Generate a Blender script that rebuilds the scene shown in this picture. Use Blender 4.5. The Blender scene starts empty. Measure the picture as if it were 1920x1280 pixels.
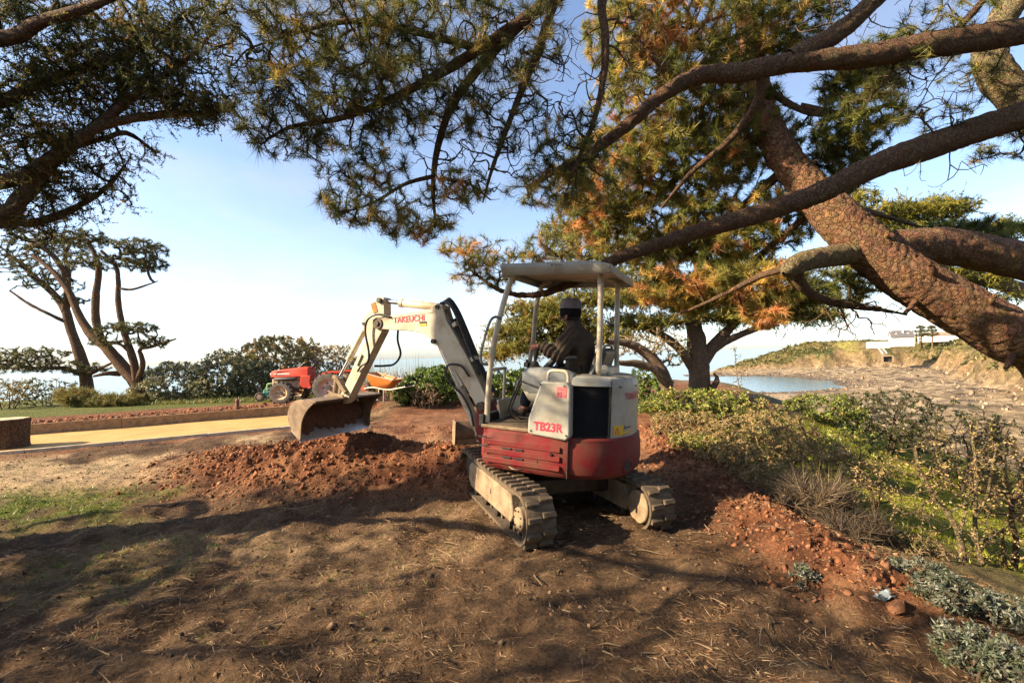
import bpy, bmesh, math, random, os
import numpy as np
from mathutils import Vector, Matrix

random.seed(7)
RNG = np.random.default_rng(11)
R = math.radians
scene = bpy.context.scene
COL = scene.collection

# ---------------------------------------------------------------- camera
CAM_H = 1.6
cam_data = bpy.data.cameras.new('camera')
cam_data.lens = 17.0
cam_data.sensor_width = 36.0
cam_data.clip_start = 0.05
cam_data.clip_end = 60000.0
cam = bpy.data.objects.new('camera', cam_data)
COL.objects.link(cam)
CAM_M = Matrix.Translation((0, 0, CAM_H)) @ Matrix.Rotation(R(90 + 1.70), 4, 'X') @ Matrix.Rotation(R(-1.65), 4, 'Z')
cam.matrix_world = CAM_M
scene.camera = cam
FPX = 1920 * 17.0 / 36.0


def at(px, py, Y):
    """world point seen at photo pixel (1920x1280) at forward distance Y"""
    d = CAM_M.to_3x3() @ Vector(((px - 960) / FPX, -(py - 640) / FPX, -1.0))
    return Vector((0, 0, CAM_H)) + d * (Y / d.y)


# ---------------------------------------------------------------- sky and sun
SUN_AZ = 104.0      # degrees to the left of straight ahead
SUN_EL = 29.0
S = Vector((-math.sin(R(SUN_AZ)) * math.cos(R(SUN_EL)), math.cos(R(SUN_AZ)) * math.cos(R(SUN_EL)), math.sin(R(SUN_EL))))
world = bpy.data.worlds.new('World')
scene.world = world
world.use_nodes = True
nt = world.node_tree
for n in list(nt.nodes):
    nt.nodes.remove(n)
wo = nt.nodes.new('ShaderNodeOutputWorld')
bg = nt.nodes.new('ShaderNodeBackground')
sky = nt.nodes.new('ShaderNodeTexSky')
sky.sky_type = 'NISHITA'
sky.sun_disc = False
sky.sun_elevation = R(SUN_EL)
sky.sun_rotation = R(-SUN_AZ)
sky.air_density = 1.0
sky.dust_density = 0.9
sky.ozone_density = 3.5
bg.inputs[1].default_value = 0.105
# thin high cloud veil
wtc = nt.nodes.new('ShaderNodeTexCoord'); wmp = nt.nodes.new('ShaderNodeMapping'); wmp.inputs['Scale'].default_value = (1.6, 1.0, 5.0); wmp.inputs['Rotation'].default_value = (0.2, 0.35, 0.4)
wno = nt.nodes.new('ShaderNodeTexNoise'); wno.inputs['Scale'].default_value = 1.7; wno.inputs['Detail'].default_value = 7.0; wno.inputs['Roughness'].default_value = 0.55; wno.inputs['Distortion'].default_value = 0.6
wmr = nt.nodes.new('ShaderNodeMapRange'); wmr.inputs[1].default_value = 0.40; wmr.inputs[2].default_value = 0.85; wmr.inputs[3].default_value = 0.14; wmr.inputs[4].default_value = 0.55
wgr = nt.nodes.new('ShaderNodeRGBToBW'); wmx = nt.nodes.new('ShaderNodeMix'); wmx.data_type = 'RGBA'
wcl = nt.nodes.new('ShaderNodeVectorMath'); wcl.operation = 'MULTIPLY'; wcl.inputs[1].default_value = (1.32, 1.24, 1.26)
nt.links.new(wtc.outputs['Generated'], wmp.inputs[0]); nt.links.new(wmp.outputs[0], wno.inputs['Vector']); nt.links.new(wno.outputs[0], wmr.inputs[0])
nt.links.new(sky.outputs[0], wgr.inputs[0]); nt.links.new(wgr.outputs[0], wcl.inputs[0])
nt.links.new(wmr.outputs[0], wmx.inputs[0]); nt.links.new(sky.outputs[0], wmx.inputs[6]); nt.links.new(wcl.outputs[0], wmx.inputs[7]); nt.links.new(wmx.outputs[2], bg.inputs[0])
nt.links.new(bg.outputs[0], wo.inputs[0])
sun_d = bpy.data.lights.new('sun', 'SUN')
sun_d.energy = 5.0
sun_d.angle = R(0.53)
sun_d.color = (1.0, 0.80, 0.55)
sun = bpy.data.objects.new('sun', sun_d)
sun.rotation_euler = S.to_track_quat('Z', 'Y').to_euler()
sun.location = S * 40
COL.objects.link(sun)
scene.view_settings.view_transform = 'Standard'
scene.view_settings.look = 'None'
scene.view_settings.gamma = 1.0
scene.view_settings.use_curve_mapping = False
scene.view_settings.exposure = 1.6
scene.cycles.max_bounces = 6
scene.cycles.transparent_max_bounces = 8
scene.cycles.use_denoising = True
scene.cycles.denoiser = 'OPENIMAGEDENOISE'
scene.cycles.denoising_input_passes = 'RGB_ALBEDO_NORMAL'
scene.cycles.denoising_prefilter = 'NONE'
# ---------------------------------------------------------------- helpers
def tag(o, label=None, cat=None, group=None, kind=None):
    if label: o['label'] = label
    if cat: o['category'] = cat
    if group: o['group'] = group
    if kind: o['kind'] = kind
    return o


def empty(name, loc=(0, 0, 0), rot=None):
    o = bpy.data.objects.new(name, None)
    o.empty_display_size = 0.2
    COL.objects.link(o)
    M = Matrix.Translation(loc)
    if rot is not None:
        M = M @ rot.to_4x4()
    o.matrix_world = M
    return o


def link(name, me, mat=None, parent=None):
    o = bpy.data.objects.new(name, me)
    COL.objects.link(o)
    if mat is not None and len(me.materials) == 0:
        me.materials.append(mat)
    if parent is not None:
        o.parent = parent
    return o


class MB:
    def __init__(self, M=None):
        self.v = []; self.f = []; self.M = M

    def add(self, vs, fs, M=None):
        o = len(self.v)
        for p in vs:
            p = Vector(p)
            if M is not None: p = M @ p
            if self.M is not None: p = self.M @ p
            self.v.append(p)
        for f in fs:
            self.f.append([i + o for i in f])
        return self

    def box(self, c, s, rot=None, M=None):
        x, y, z = s[0] / 2, s[1] / 2, s[2] / 2
        vs = [Vector(p) for p in ((-x, -y, -z), (x, -y, -z), (x, y, -z), (-x, y, -z), (-x, -y, z), (x, -y, z), (x, y, z), (-x, y, z))]
        if rot is not None: vs = [rot @ p for p in vs]
        vs = [p + Vector(c) for p in vs]
        return self.add(vs, [(3, 2, 1, 0), (4, 5, 6, 7), (0, 1, 5, 4), (1, 2, 6, 5), (2, 3, 7, 6), (3, 0, 4, 7)], M)

    def prism(self, poly, a, b, plane='XZ', M=None):
        """poly extruded along the missing axis from a to b"""
        n = len(poly)
        def mk(p, t):
            if plane == 'XZ': return (p[0], t, p[1])
            if plane == 'XY': return (p[0], p[1], t)
            return (t, p[0], p[1])
        vs = [mk(p, a) for p in poly] + [mk(p, b) for p in poly]
        fs = [tuple(range(n)), tuple(range(2 * n - 1, n - 1, -1))]
        for i in range(n):
            j = (i + 1) % n
            fs.append((j, i, i + n, j + n))
        return self.add(vs, fs, M)

    def tube(self, path, r, n=8, caps=True, M=None):
        path = [Vector(p) for p in path]
        if not hasattr(r, '__len__'): r = [r] * len(path)
        vs = []; fs = []
        up = None
        for i, p in enumerate(path):
            a = path[max(i - 1, 0)]; b = path[min(i + 1, len(path) - 1)]
            t = (b - a).normalized()
            if up is None:
                up = Vector((0, 0, 1)) if abs(t.z) < 0.9 else Vector((1, 0, 0))
            s = t.cross(up).normalized(); up = s.cross(t).normalized()
            for k in range(n):
                an = 2 * math.pi * k / n
                vs.append(p + (s * math.cos(an) + up * math.sin(an)) * r[i])
        for i in range(len(path) - 1):
            for k in range(n):
                k2 = (k + 1) % n
                fs.append((i * n + k, i * n + k2, (i + 1) * n + k2, (i + 1) * n + k))
        if caps:
            fs.append(tuple(range(n - 1, -1, -1)))
            fs.append(tuple((len(path) - 1) * n + k for k in range(n)))
        return self.add(vs, fs, M)

    def cyl(self, p0, p1, r, n=16, r1=None, M=None):
        return self.tube([p0, p1], [r, r if r1 is None else r1], n, True, M)

    def lathe(self, prof, c=(0, 0, 0), axis='Z', n=24, M=None, caps=True):
        """prof: (radius, height) list; closed at both ends if radius 0"""
        vs = []; fs = []
        for (r, h) in prof:
            for k in range(n):
                an = 2 * math.pi * k / n
                q = (r * math.cos(an), r * math.sin(an), h)
                if axis == 'Y': q = (q[0], q[2], q[1])
                if axis == 'X': q = (q[2], q[0], q[1])
                vs.append(Vector(q) + Vector(c))
        m = len(prof)
        for i in range(m - 1):
            for k in range(n):
                k2 = (k + 1) % n
                fs.append((i * n + k, i * n + k2, (i + 1) * n + k2, (i + 1) * n + k))
        if caps:
            fs.append(tuple(range(n - 1, -1, -1))); fs.append(tuple((m - 1) * n + k for k in range(n)))
        return self.add(vs, fs, M)

    def loft(self, rings, closed=True, caps=True, M=None):
        n = len(rings[0]); vs = [p for r in rings for p in r]; fs = []
        for i in range(len(rings) - 1):
            for k in range(n if closed else n - 1):
                k2 = (k + 1) % n
                fs.append((i * n + k, i * n + k2, (i + 1) * n + k2, (i + 1) * n + k))
        if caps:
            fs.append(tuple(range(n - 1, -1, -1))); fs.append(tuple((len(rings) - 1) * n + k for k in range(n)))
        return self.add(vs, fs, M)

    def build(self, name, mat, parent=None, smooth=True, bevel=0, seg=2, angle=38):
        me = bpy.data.meshes.new(name)
        me.from_pydata([tuple(p) for p in self.v], [], self.f)
        bm = bmesh.new(); bm.from_mesh(me)
        bmesh.ops.recalc_face_normals(bm, faces=bm.faces)
        bm.to_mesh(me); bm.free()
        if smooth:
            me.polygons.foreach_set('use_smooth', [True] * len(me.polygons))
            me.set_sharp_from_angle(angle=R(angle))
        o = link(name, me, mat, parent)
        if bevel:
            m = o.modifiers.new('bevel', 'BEVEL'); m.width = bevel; m.segments = seg
            m.limit_method = 'ANGLE'; m.angle_limit = R(40); m.harden_normals = False
        return o


def bez(pts, n=24):
    """Catmull-Rom through points"""
    P = [Vector(p) for p in pts]
    P = [P[0] * 2 - P[1]] + P + [P[-1] * 2 - P[-2]]
    out = []
    segs = len(P) - 3
    for i in range(segs):
        a, b, c, d = P[i:i + 4]
        m = max(2, n // segs)
        for k in range(m):
            t = k / m
            out.append(0.5 * ((2 * b) + (c - a) * t + (2 * a - 5 * b + 4 * c - d) * t * t + (3 * b - a - 3 * c + d) * t ** 3))
    out.append(P[-2])
    return out


def np_mesh(name, V, F, mat, parent=None, col=None, smooth=False):
    """V (n,3) F (m,3|4) numpy -> mesh object; col (n,3) point colours"""
    V = np.asarray(V, np.float32); F = np.asarray(F, np.int32)
    me = bpy.data.meshes.new(name)
    me.vertices.add(len(V)); me.vertices.foreach_set('co', V.ravel())
    k = F.shape[1]
    me.loops.add(F.size); me.loops.foreach_set('vertex_index', F.ravel())
    me.polygons.add(len(F))
    me.polygons.foreach_set('loop_start', np.arange(0, F.size, k, dtype=np.int32))
    me.polygons.foreach_set('loop_total', np.full(len(F), k, np.int32))
    if smooth: me.polygons.foreach_set('use_smooth', np.ones(len(F), bool))
    me.update(calc_edges=True)
    if col is not None:
        a = me.color_attributes.new('Col', 'FLOAT_COLOR', 'POINT')
        c4 = np.ones((len(V), 4), np.float32); c4[:, :3] = col
        a.data.foreach_set('color', c4.ravel())
    return link(name, me, mat, parent)


# ------------------------------ value noise in numpy
def _hash(ix, iy, iz, seed):
    h = (ix.astype(np.int64) * 374761393 + iy.astype(np.int64) * 668265263 + iz.astype(np.int64) * 2147483647 + seed * 974634777) & 0x7fffffff
    h = ((h ^ (h >> 13)) * 1274126177) & 0x7fffffff
    h = ((h ^ (h >> 16)) * 668265263) & 0x7fffffff
    return ((h ^ (h >> 15)) & 0xffff) / 65535.0


def vnoise(x, y, z=None, seed=0):
    if z is None: z = np.zeros_like(x)
    x0 = np.floor(x); y0 = np.floor(y); z0 = np.floor(z)
    fx = x - x0; fy = y - y0; fz = z - z0
    fx = fx * fx * (3 - 2 * fx); fy = fy * fy * (3 - 2 * fy); fz = fz * fz * (3 - 2 * fz)
    r = 0
    for dx in (0, 1):
        for dy in (0, 1):
            for dz in (0, 1):
                w = (fx if dx else 1 - fx) * (fy if dy else 1 - fy) * (fz if dz else 1 - fz)
                r = r + w * _hash(x0 + dx, y0 + dy, z0 + dz, seed)
    return r


def vnoise2(x, y, seed=0):
    x0 = np.floor(x); y0 = np.floor(y); fx = x - x0; fy = y - y0
    fx = fx * fx * (3 - 2 * fx); fy = fy * fy * (3 - 2 * fy)
    z = np.zeros_like(x0)
    a = _hash(x0, y0, z, seed); b = _hash(x0 + 1, y0, z, seed); c = _hash(x0, y0 + 1, z, seed); d = _hash(x0 + 1, y0 + 1, z, seed)
    return (a * (1 - fx) + b * fx) * (1 - fy) + (c * (1 - fx) + d * fx) * fy


def fbm(x, y, oct=4, seed=0, gain=0.5):
    r = 0; a = 1; t = 0
    for i in range(oct):
        r = r + a * (vnoise2(x * 2 ** i + 13.7 * i, y * 2 ** i + 7.1 * i, seed + i) * 2 - 1); t += a; a *= gain
    return r / t


def sstep(a, b, x):
    t = np.clip((x - a) / (b - a), 0, 1)
    return t * t * (3 - 2 * t)


# ------------------------------ materials
def new_mat(name):
    m = bpy.data.materials.new(name); m.use_nodes = True
    n = m.node_tree.nodes; b = n.get('Principled BSDF')
    return m, m.node_tree, b


def N(nt, t, **kw):
    n = nt.nodes.new(t)
    for k, v in kw.items():
        if k in n.inputs: n.inputs[k].default_value = v
        else: setattr(n, k, v)
    return n


def mat(name, col, rough=0.6, metal=0.0, dirt=None, dirt_amt=0.35, scale=6.0, bump=0.0, bscale=40.0, spec=0.5, wear=None, wear_amt=0.3):
    m, nt, b = new_mat(name)
    L = nt.links.new
    b.inputs['Roughness'].default_value = rough
    b.inputs['Metallic'].default_value = metal
    b.inputs['Specular IOR Level'].default_value = spec
    tc = N(nt, 'ShaderNodeTexCoord')
    no = N(nt, 'ShaderNodeTexNoise', Scale=scale, Detail=8.0, Roughness=0.65)
    L(tc.outputs['Object'], no.inputs['Vector'])
    mix = N(nt, 'ShaderNodeMix', data_type='RGBA')
    d = dirt if dirt is not None else tuple(c * 0.6 for c in col)
    mix.inputs[6].default_value = (*col, 1); mix.inputs[7].default_value = (*d, 1)
    rm = N(nt, 'ShaderNodeMapRange'); rm.inputs[1].default_value = 0.62 - dirt_amt * 0.5; rm.inputs[2].default_value = 0.85 - dirt_amt * 0.4
    L(no.outputs[0], rm.inputs[0]); L(rm.outputs[0], mix.inputs[0])
    out = mix.outputs[2]
    if wear is not None:
        n2 = N(nt, 'ShaderNodeTexNoise', Scale=scale * 4.3, Detail=6.0, Roughness=0.7)
        L(tc.outputs['Object'], n2.inputs['Vector'])
        r2 = N(nt, 'ShaderNodeMapRange'); r2.inputs[1].default_value = 0.72 - wear_amt * 0.3; r2.inputs[2].default_value = 0.76 - wear_amt * 0.3
        L(n2.outputs[0], r2.inputs[0])
        m2 = N(nt, 'ShaderNodeMix', data_type='RGBA'); m2.inputs[7].default_value = (*wear, 1)
        L(out, m2.inputs[6]); L(r2.outputs[0], m2.inputs[0]); out = m2.outputs[2]
    L(out, b.inputs['Base Color'])
    rr = N(nt, 'ShaderNodeMapRange'); rr.inputs[3].default_value = max(rough - 0.12, 0.05); rr.inputs[4].default_value = min(rough + 0.15, 1)
    L(no.outputs[0], rr.inputs[0]); L(rr.outputs[0], b.inputs['Roughness'])
    if bump:
        nb = N(nt, 'ShaderNodeTexNoise', Scale=bscale, Detail=5.0); L(tc.outputs['Object'], nb.inputs['Vector'])
        bp = N(nt, 'ShaderNodeBump', Strength=bump, Distance=0.01)
        L(nb.outputs[0], bp.inputs['Height']); L(bp.outputs[0], b.inputs['Normal'])
    return m


def leaf_mat(name, trans=0.35, rough=0.55, spec=0.3, tint=(1, 1, 1)):
    m, nt, b = new_mat(name)
    L = nt.links.new
    at_ = N(nt, 'ShaderNodeAttribute'); at_.attribute_name = 'Col'
    b.inputs['Roughness'].default_value = rough
    b.inputs['Specular IOR Level'].default_value = spec
    L(at_.outputs['Color'], b.inputs['Base Color'])
    tr = N(nt, 'ShaderNodeBsdfTranslucent')
    L(at_.outputs['Color'], tr.inputs['Color'])
    mx = N(nt, 'ShaderNodeMixShader'); mx.inputs[0].default_value = trans
    out = nt.nodes.get('Material Output')
    L(b.outputs[0], mx.inputs[1]); L(tr.outputs[0], mx.inputs[2]); L(mx.outputs[0], out.inputs[0])
    return m


def text_mesh(s, size, bold=0.0, align='CENTER', shear=0.0):
    cu = bpy.data.curves.new('lettering', 'FONT')
    cu.body = s; cu.size = size; cu.align_x = align; cu.align_y = 'CENTER'; cu.offset = bold; cu.shear = shear
    cu.resolution_u = 3
    o = bpy.data.objects.new('lettering', cu); COL.objects.link(o)
    bpy.context.view_layer.update()
    dg = bpy.context.evaluated_depsgraph_get()
    me = bpy.data.meshes.new_from_object(o.evaluated_get(dg))
    bpy.data.objects.remove(o)
    return me


def skin_mesh(nodes, edges, sub=2, root=0):
    me = bpy.data.meshes.new('skin'); me.from_pydata([n[0] for n in nodes], edges, [])
    o = bpy.data.objects.new('skin', me); COL.objects.link(o)
    m = o.modifiers.new('skin', 'SKIN'); m.use_smooth_shade = True
    if not me.skin_vertices:
        bm = bmesh.new(); bm.from_mesh(me); bm.verts.layers.skin.verify(); bm.to_mesh(me); bm.free()
    for i, sv in enumerate(me.skin_vertices[0].data):
        r = nodes[i][1]
        sv.radius = r if hasattr(r, '__len__') else (r, r)
        sv.use_root = (i == root)
    s = o.modifiers.new('sub', 'SUBSURF'); s.levels = sub; s.render_levels = sub
    bpy.context.view_layer.update()
    dg = bpy.context.evaluated_depsgraph_get()
    out = bpy.data.meshes.new_from_object(o.evaluated_get(dg))
    bpy.data.objects.remove(o)
    out.polygons.foreach_set('use_smooth', [True] * len(out.polygons))
    return out
# ---------------------------------------------------------------- terrain
SEA_Z = -12.4
PO = np.array((-8.7, 8.23)); PE = np.array((0.865, 0.502)); PN = np.array((-0.502, 0.865)); PW = 2.7


def strip(x, y):
    return (x - PO[0]) * PN[0] + (y - PO[1]) * PN[1], (x - PO[0]) * PE[0] + (y - PO[1]) * PE[1]


def sdf_poly(x, y, poly):
    d = np.full(x.shape, 1e18); sgn = np.ones(x.shape)
    n = len(poly)
    for i in range(n):
        ax, ay = poly[i]; bx, by = poly[i - 1]
        ex, ey = bx - ax, by - ay; wx, wy = x - ax, y - ay
        t = np.clip((wx * ex + wy * ey) / (ex * ex + ey * ey), 0, 1)
        d = np.minimum(d, (wx - ex * t) ** 2 + (wy - ey * t) ** 2)
        c1 = y >= ay; c2 = y < by; c3 = ex * wy > ey * wx
        flip = (c1 & c2 & c3) | (~c1 & ~c2 & ~c3)
        sgn = np.where(flip, -sgn, sgn)
    return -sgn * np.sqrt(d)      # positive inside


LAND = [(20, 25), (35, 80), (45, 140), (66, 158), (92, 156), (116, 166), (134, 198), (130, 240), (112, 258), (96, 266), (115, 296), (150, 330), (420, 345), (420, -8), (20, -8)]
CLIFF = [(128, 306), (152, 288), (215, 266), (196, 220), (168, 182), (120, 124), (84, 78), (64, 40), (64, -8), (420, -8), (420, 345), (140, 330)]


def xedge(y):
    return 2.75 + 0.35 * np.sin(y * 0.9) * 0.3 + 4.6 * sstep(8.5, 14, y) + 1.5 * sstep(14, 24, y) + 0.9 * sstep(3.2, 0.5, y)


def mound_mask(x, y):
    g = 0
    for (mx, my, sx, sy, h) in ((-2.25, 6.55, 1.15, 0.55, 0.50), (-1.1, 6.2, 0.9, 0.45, 0.30), (-3.6, 6.9, 0.9, 0.7, 0.26), (-4.6, 7.6, 0.7, 0.8, 0.12), (-0.5, 6.1, 0.5, 0.4, 0.16), (-2.2, 7.6, 2.2, 0.8, 0.18), (-0.45, 5.75, 0.45, 0.3, 0.14), (-1.9, 5.85, 1.3, 0.35, 0.13)):
        g = g + h * np.exp(-((x - mx) / sx) ** 2 - ((y - my) / sy) ** 2)
    return g


def windrow(x, y):
    d = x - xedge(y)
    return 0.20 * np.exp(-((d + 0.42) / 0.42) ** 2) * sstep(2.6, 3.4, y) * sstep(13, 9, y)


def Hnear(x, y, detail=True):
    s, t = strip(x, y)
    z = 0.20 * sstep(-3.6, -0.05, s) + 0.18 * np.where(t < 7.2, sstep(PW + 0.05, PW + 0.5, s), sstep(0, 4, s))
    z = z - 0.09 * ((s > 0.02) & (s < PW + 0.12) & (t < 6.9) & (t > -9))
    z = z - 0.05 * sstep(1.2, 2.6, x) * sstep(8, 5, y)
    m = mound_mask(x, y); w = windrow(x, y)
    z = z + m + w
    d = x - xedge(y)
    z = z - 1.5 * sstep(0, 5.2, d) - 0.29 * np.maximum(d - 4.6, 0)
    yc = 20.5 + 1.2 * np.sin(x * 0.35)
    z = z - 14.0 * sstep(0, 7, y - yc) - 6 * sstep(24, 40, y)
    if detail:
        red = np.clip(m * 4 + w * 6, 0, 1)
        far = sstep(9, 14, y)
        kerb = 1 - (np.exp(-((s - PW) / 0.35) ** 2) + np.exp(-(s / 0.22) ** 2)) * (t < 7.2) * (t > -9.5)
        red = red * np.clip(kerb, 0, 1); x0_ = z
        z = z + 0.045 * fbm(x * 0.9, y * 0.9, 3, 5) * (1 - far) + 0.055 * fbm(x * 2.7, y * 3.4, 3, 15) * (1 - 0.75 * far)
        cl = 1 - np.abs(fbm(x * 4.2, y * 4.2, 2, 31)) * 2.2
        cl2 = 1 - np.abs(fbm(x * 9.5, y * 9.5, 2, 41)) * 2.2
        z = z + red * (0.055 * cl + 0.030 * cl2 - 0.03)
        nearw = sstep(9, 5, y)
        z = z + (1 - red) * nearw * (0.034 * fbm(x * 7, y * 7, 2, 61) + 0.05 * fbm(x * 1.7 + 4, y * 2.3, 4, 77, 0.6))
        z = x0_ + (z - x0_) * np.clip(kerb, 0, 1) - 0.03 * (1 - np.clip(kerb, 0, 1))
        # machine ruts
        z = z - 0.03 * nearw * np.exp(-((x - 1.55 + 0.38 * (y - 4.0)) / 0.15) ** 2) * sstep(5, 3.5, y) * (0.6 + 0.4 * np.sin(y * 48))
    return z


def Hfar(x, y):
    sd = sdf_poly(x, y, LAND)
    n = fbm(x * 0.05, y * 0.05, 4, 91)
    n2 = fbm(x * 0.22, y * 0.22, 4, 92)
    z = SEA_Z + np.clip((sd + 9 * n) * 0.05, -4, 1.7) + np.clip(sd * 0.2, 0, 1) * (0.55 * np.abs(n2) * 2 + 0.25 * n)
    sc = sdf_poly(x, y, CLIFF) + 8 * fbm(x * 0.035, y * 0.035, 3, 95) + 4 * fbm(x * 0.12, y * 0.12, 3, 96)
    hm = np.where(y > 235, 3 + 11.3 * sstep(138, 190, x), 14.3)
    hm = hm + 1.4 * sstep(10, 60, sc)
    z = z + hm * (0.62 * sstep(0, 8, sc) + 0.38 * sstep(5, 22, sc)) + sstep(0, 4, sc) * (0.9 * fbm(x * 0.3, y * 0.3, 3, 98))
    return z, sd, sc


def lines(a, dense0, dense1, b, step, grow, cap):
    c = list(np.arange(dense0, dense1, step))
    s = step; p = c[-1]
    while p < b:
        s = min(s * grow, cap); p += s; c.append(p)
    s = step; p = c[0]; l = []
    while p > a:
        s = min(s * grow, cap * 2); p -= s; l.append(p)
    return np.array(l[::-1] + c)


GX = lines(-90, -6.5, 4.6, 400, 0.04, 1.05, 1.7)
GY = lines(-8, 1.2, 8.6, 345, 0.035, 1.045, 1.7)
gx, gy = np.meshgrid(GX, GY)
zn = Hnear(gx, gy)
zf, sd_, sc_ = Hfar(gx, gy)
gz = np.maximum(zn, zf)
isfar = zf > zn


def ground_z(x, y):
    a = np.array([[float(x)]]); b = np.array([[float(y)]])
    return float(max(Hnear(a, b)[0, 0], Hfar(a, b)[0][0, 0]))


def ground_zs(x, y):
    x = np.atleast_2d(np.asarray(x, float)); y = np.atleast_2d(np.asarray(y, float))
    return np.maximum(Hnear(x, y), Hfar(x, y)[0])[0]


def lerp3(a, b, t):
    return a * (1 - t[..., None]) + np.array(b) * t[..., None]


c = np.zeros(gx.shape + (3,)) + np.array((0.165, 0.10, 0.055))
n1 = fbm(gx * 0.7, gy * 0.7, 4, 201); n2 = fbm(gx * 2.6, gy * 2.6, 4, 203); n3 = fbm(gx * 9, gy * 9, 3, 205)
c = lerp3(c, (0.32, 0.21, 0.115), sstep(-0.05, 0.55, n1 + 0.5 * n2))
c = lerp3(c, (0.06, 0.04, 0.025), sstep(0.12, 0.6, -n2 + 0.3 * n3) * 0.75)
s_, t_ = strip(gx, gy)
dry = sstep(-4.2, -2.6, s_) * sstep(0.2, -0.3, s_) * sstep(1.5, -3, gx)
c = lerp3(c, (0.50, 0.355, 0.20), dry * sstep(-0.35, 0.15, n1 + 0.6 * n2))
grs = sstep(-3.4, -4.6, gx) * sstep(4.6, 5.3, gy) * sstep(6.6, 5.9, gy) + 0.2 * sstep(-2.2, -3.4, gx) * sstep(5.2, 4.0, gy) * sstep(1.9, 2.7, gy)
grsm = np.clip(grs, 0, 1) * sstep(-0.15, 0.3, n1 + 0.5 * n2)
c = lerp3(c, (0.13, 0.16, 0.025), grsm)
red = np.clip(mound_mask(gx, gy) * 5 + windrow(gx, gy) * 7, 0, 1)
red = np.maximum(red, sstep(8.2, 9.6, gy) * sstep(-3.6, -2.6, gx) * (1 - sstep(19, 20, gy)) * 0.85)
red = np.maximum(red, sstep(PW, PW + .1, s_) * sstep(PW + 3.0, PW + 2.2, s_) * 0.9)
red = np.maximum(red, sstep(-1.0, -0.4, s_ + 0.4 * n1) * sstep(0.05, 0, s_) * 0.75)
rc = np.zeros(gx.shape + (3,)) + np.array((0.23, 0.092, 0.044))
rc = lerp3(rc, (0.33, 0.155, 0.075), sstep(-0.1, 0.5, n2 + 0.4 * n3)); rc = lerp3(rc, (0.12, 0.05, 0.027), sstep(0.1, 0.6, -n2 + 0.5 * n3) * 0.8)
c = c * (1 - red[..., None]) + rc * red[..., None]
far_g = sstep(PW + 2.4, PW + 3.0, s_ + 0.5 * n1) * sstep(4, 2.5, gx)
c = lerp3(c, (0.12, 0.15, 0.03), far_g * sstep(-9, -6, -gy * 0 + gx * -1 + -0) * 0 + far_g * 0.8)
slope = sstep(0.05, 0.5, gx - xedge(gy))
c = lerp3(c, (0.16, 0.13, 0.06), slope)
lawn = sstep(0.9, 2.0, gx - xedge(gy) + 0.5 * n1) * sstep(18, 12, gx) * sstep(19, 15, gy)
c = lerp3(c, (0.27, 0.27, 0.028), lawn * sstep(-0.5, 0.0, n2 + 0.6 * n1))
# far colours
rock = np.zeros(gx.shape + (3,)) + np.array((0.37, 0.275, 0.165))
f1 = fbm(gx * 0.09, gy * 0.09, 4, 301); f2 = fbm(gx * 0.4, gy * 0.4, 4, 303)
rock = lerp3(rock, (0.10, 0.078, 0.06), sstep(-0.05, 0.4, f2 + 0.3 * f1) * 0.9)
rock = lerp3(rock, (0.52, 0.40, 0.26), sstep(0.1, 0.5, -f2 + f1) * 0.8)
wet = sstep(1.0, 0.1, gz - SEA_Z)
rock = lerp3(rock, (0.13, 0.10, 0.08), wet * 0.75)
cl = np.zeros(gx.shape + (3,)) + np.array((0.27, 0.19, 0.10))
cl = lerp3(cl, (0.30, 0.19, 0.10), sstep(0.0, 0.4, f2))
dzdx = np.gradient(gz, axis=1) / np.maximum(np.gradient(gx, axis=1), 1e-3); dzdy = np.gradient(gz, axis=0) / np.maximum(np.gradient(gy, axis=0), 1e-3)
steep = np.sqrt(dzdx ** 2 + dzdy ** 2)
scr = sstep(2, 8, sc_ + 6 * f1) * np.clip(sstep(1.0, 0.45, steep) + sstep(-0.15, 0.15, f2 + 0.5 * f1), 0, 1)
veg = np.zeros(gx.shape + (3,)) + np.array((0.17, 0.135, 0.052))
veg = lerp3(veg, (0.075, 0.09, 0.026), sstep(0.0, 0.4, f1 + 0.3 * f2)); veg = lerp3(veg, (0.30, 0.27, 0.07), sstep(0.15, 0.5, -f1 + 0.3 * f2))
cl = cl * (1 - scr[..., None]) + veg * scr[..., None]
cf = sstep(0, 3, sc_)
fc = rock * (1 - cf[..., None]) + cl * cf[..., None]
c = np.where(isfar[..., None], fc, c)
far_slope = sstep(20, 26, gy) * (~isfar)
c = lerp3(c, (0.17, 0.13, 0.06), far_slope)
c = np.clip(c * (1 + 0.10 * n3[..., None]), 0.01, 0.9)

gm, gnt, gb = new_mat('soil_and_litter')
gL = gnt.links.new
ga = N(gnt, 'ShaderNodeAttribute'); ga.attribute_name = 'Col'
gtc = N(gnt, 'ShaderNodeTexCoord')
gn1 = N(gnt, 'ShaderNodeTexNoise', Scale=38.0, Detail=9.0, Roughness=0.75); gL(gtc.outputs['Object'], gn1.inputs['Vector'])
gn2 = N(gnt, 'ShaderNodeTexNoise', Scale=7.0, Detail=9.0, Roughness=0.7); gL(gtc.outputs['Object'], gn2.inputs['Vector'])
gmr = N(gnt, 'ShaderNodeMapRange'); gmr.inputs[1].default_value = 0.3; gmr.inputs[2].default_value = 0.7; gmr.inputs[3].default_value = 0.4; gmr.inputs[4].default_value = 1.6
gL(gn1.outputs[0], gmr.inputs[0])
gmr2 = N(gnt, 'ShaderNodeMapRange'); gmr2.inputs[1].default_value = 0.3; gmr2.inputs[2].default_value = 0.7; gmr2.inputs[3].default_value = 0.7; gmr2.inputs[4].default_value = 1.3
gL(gn2.outputs[0], gmr2.inputs[0])
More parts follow.
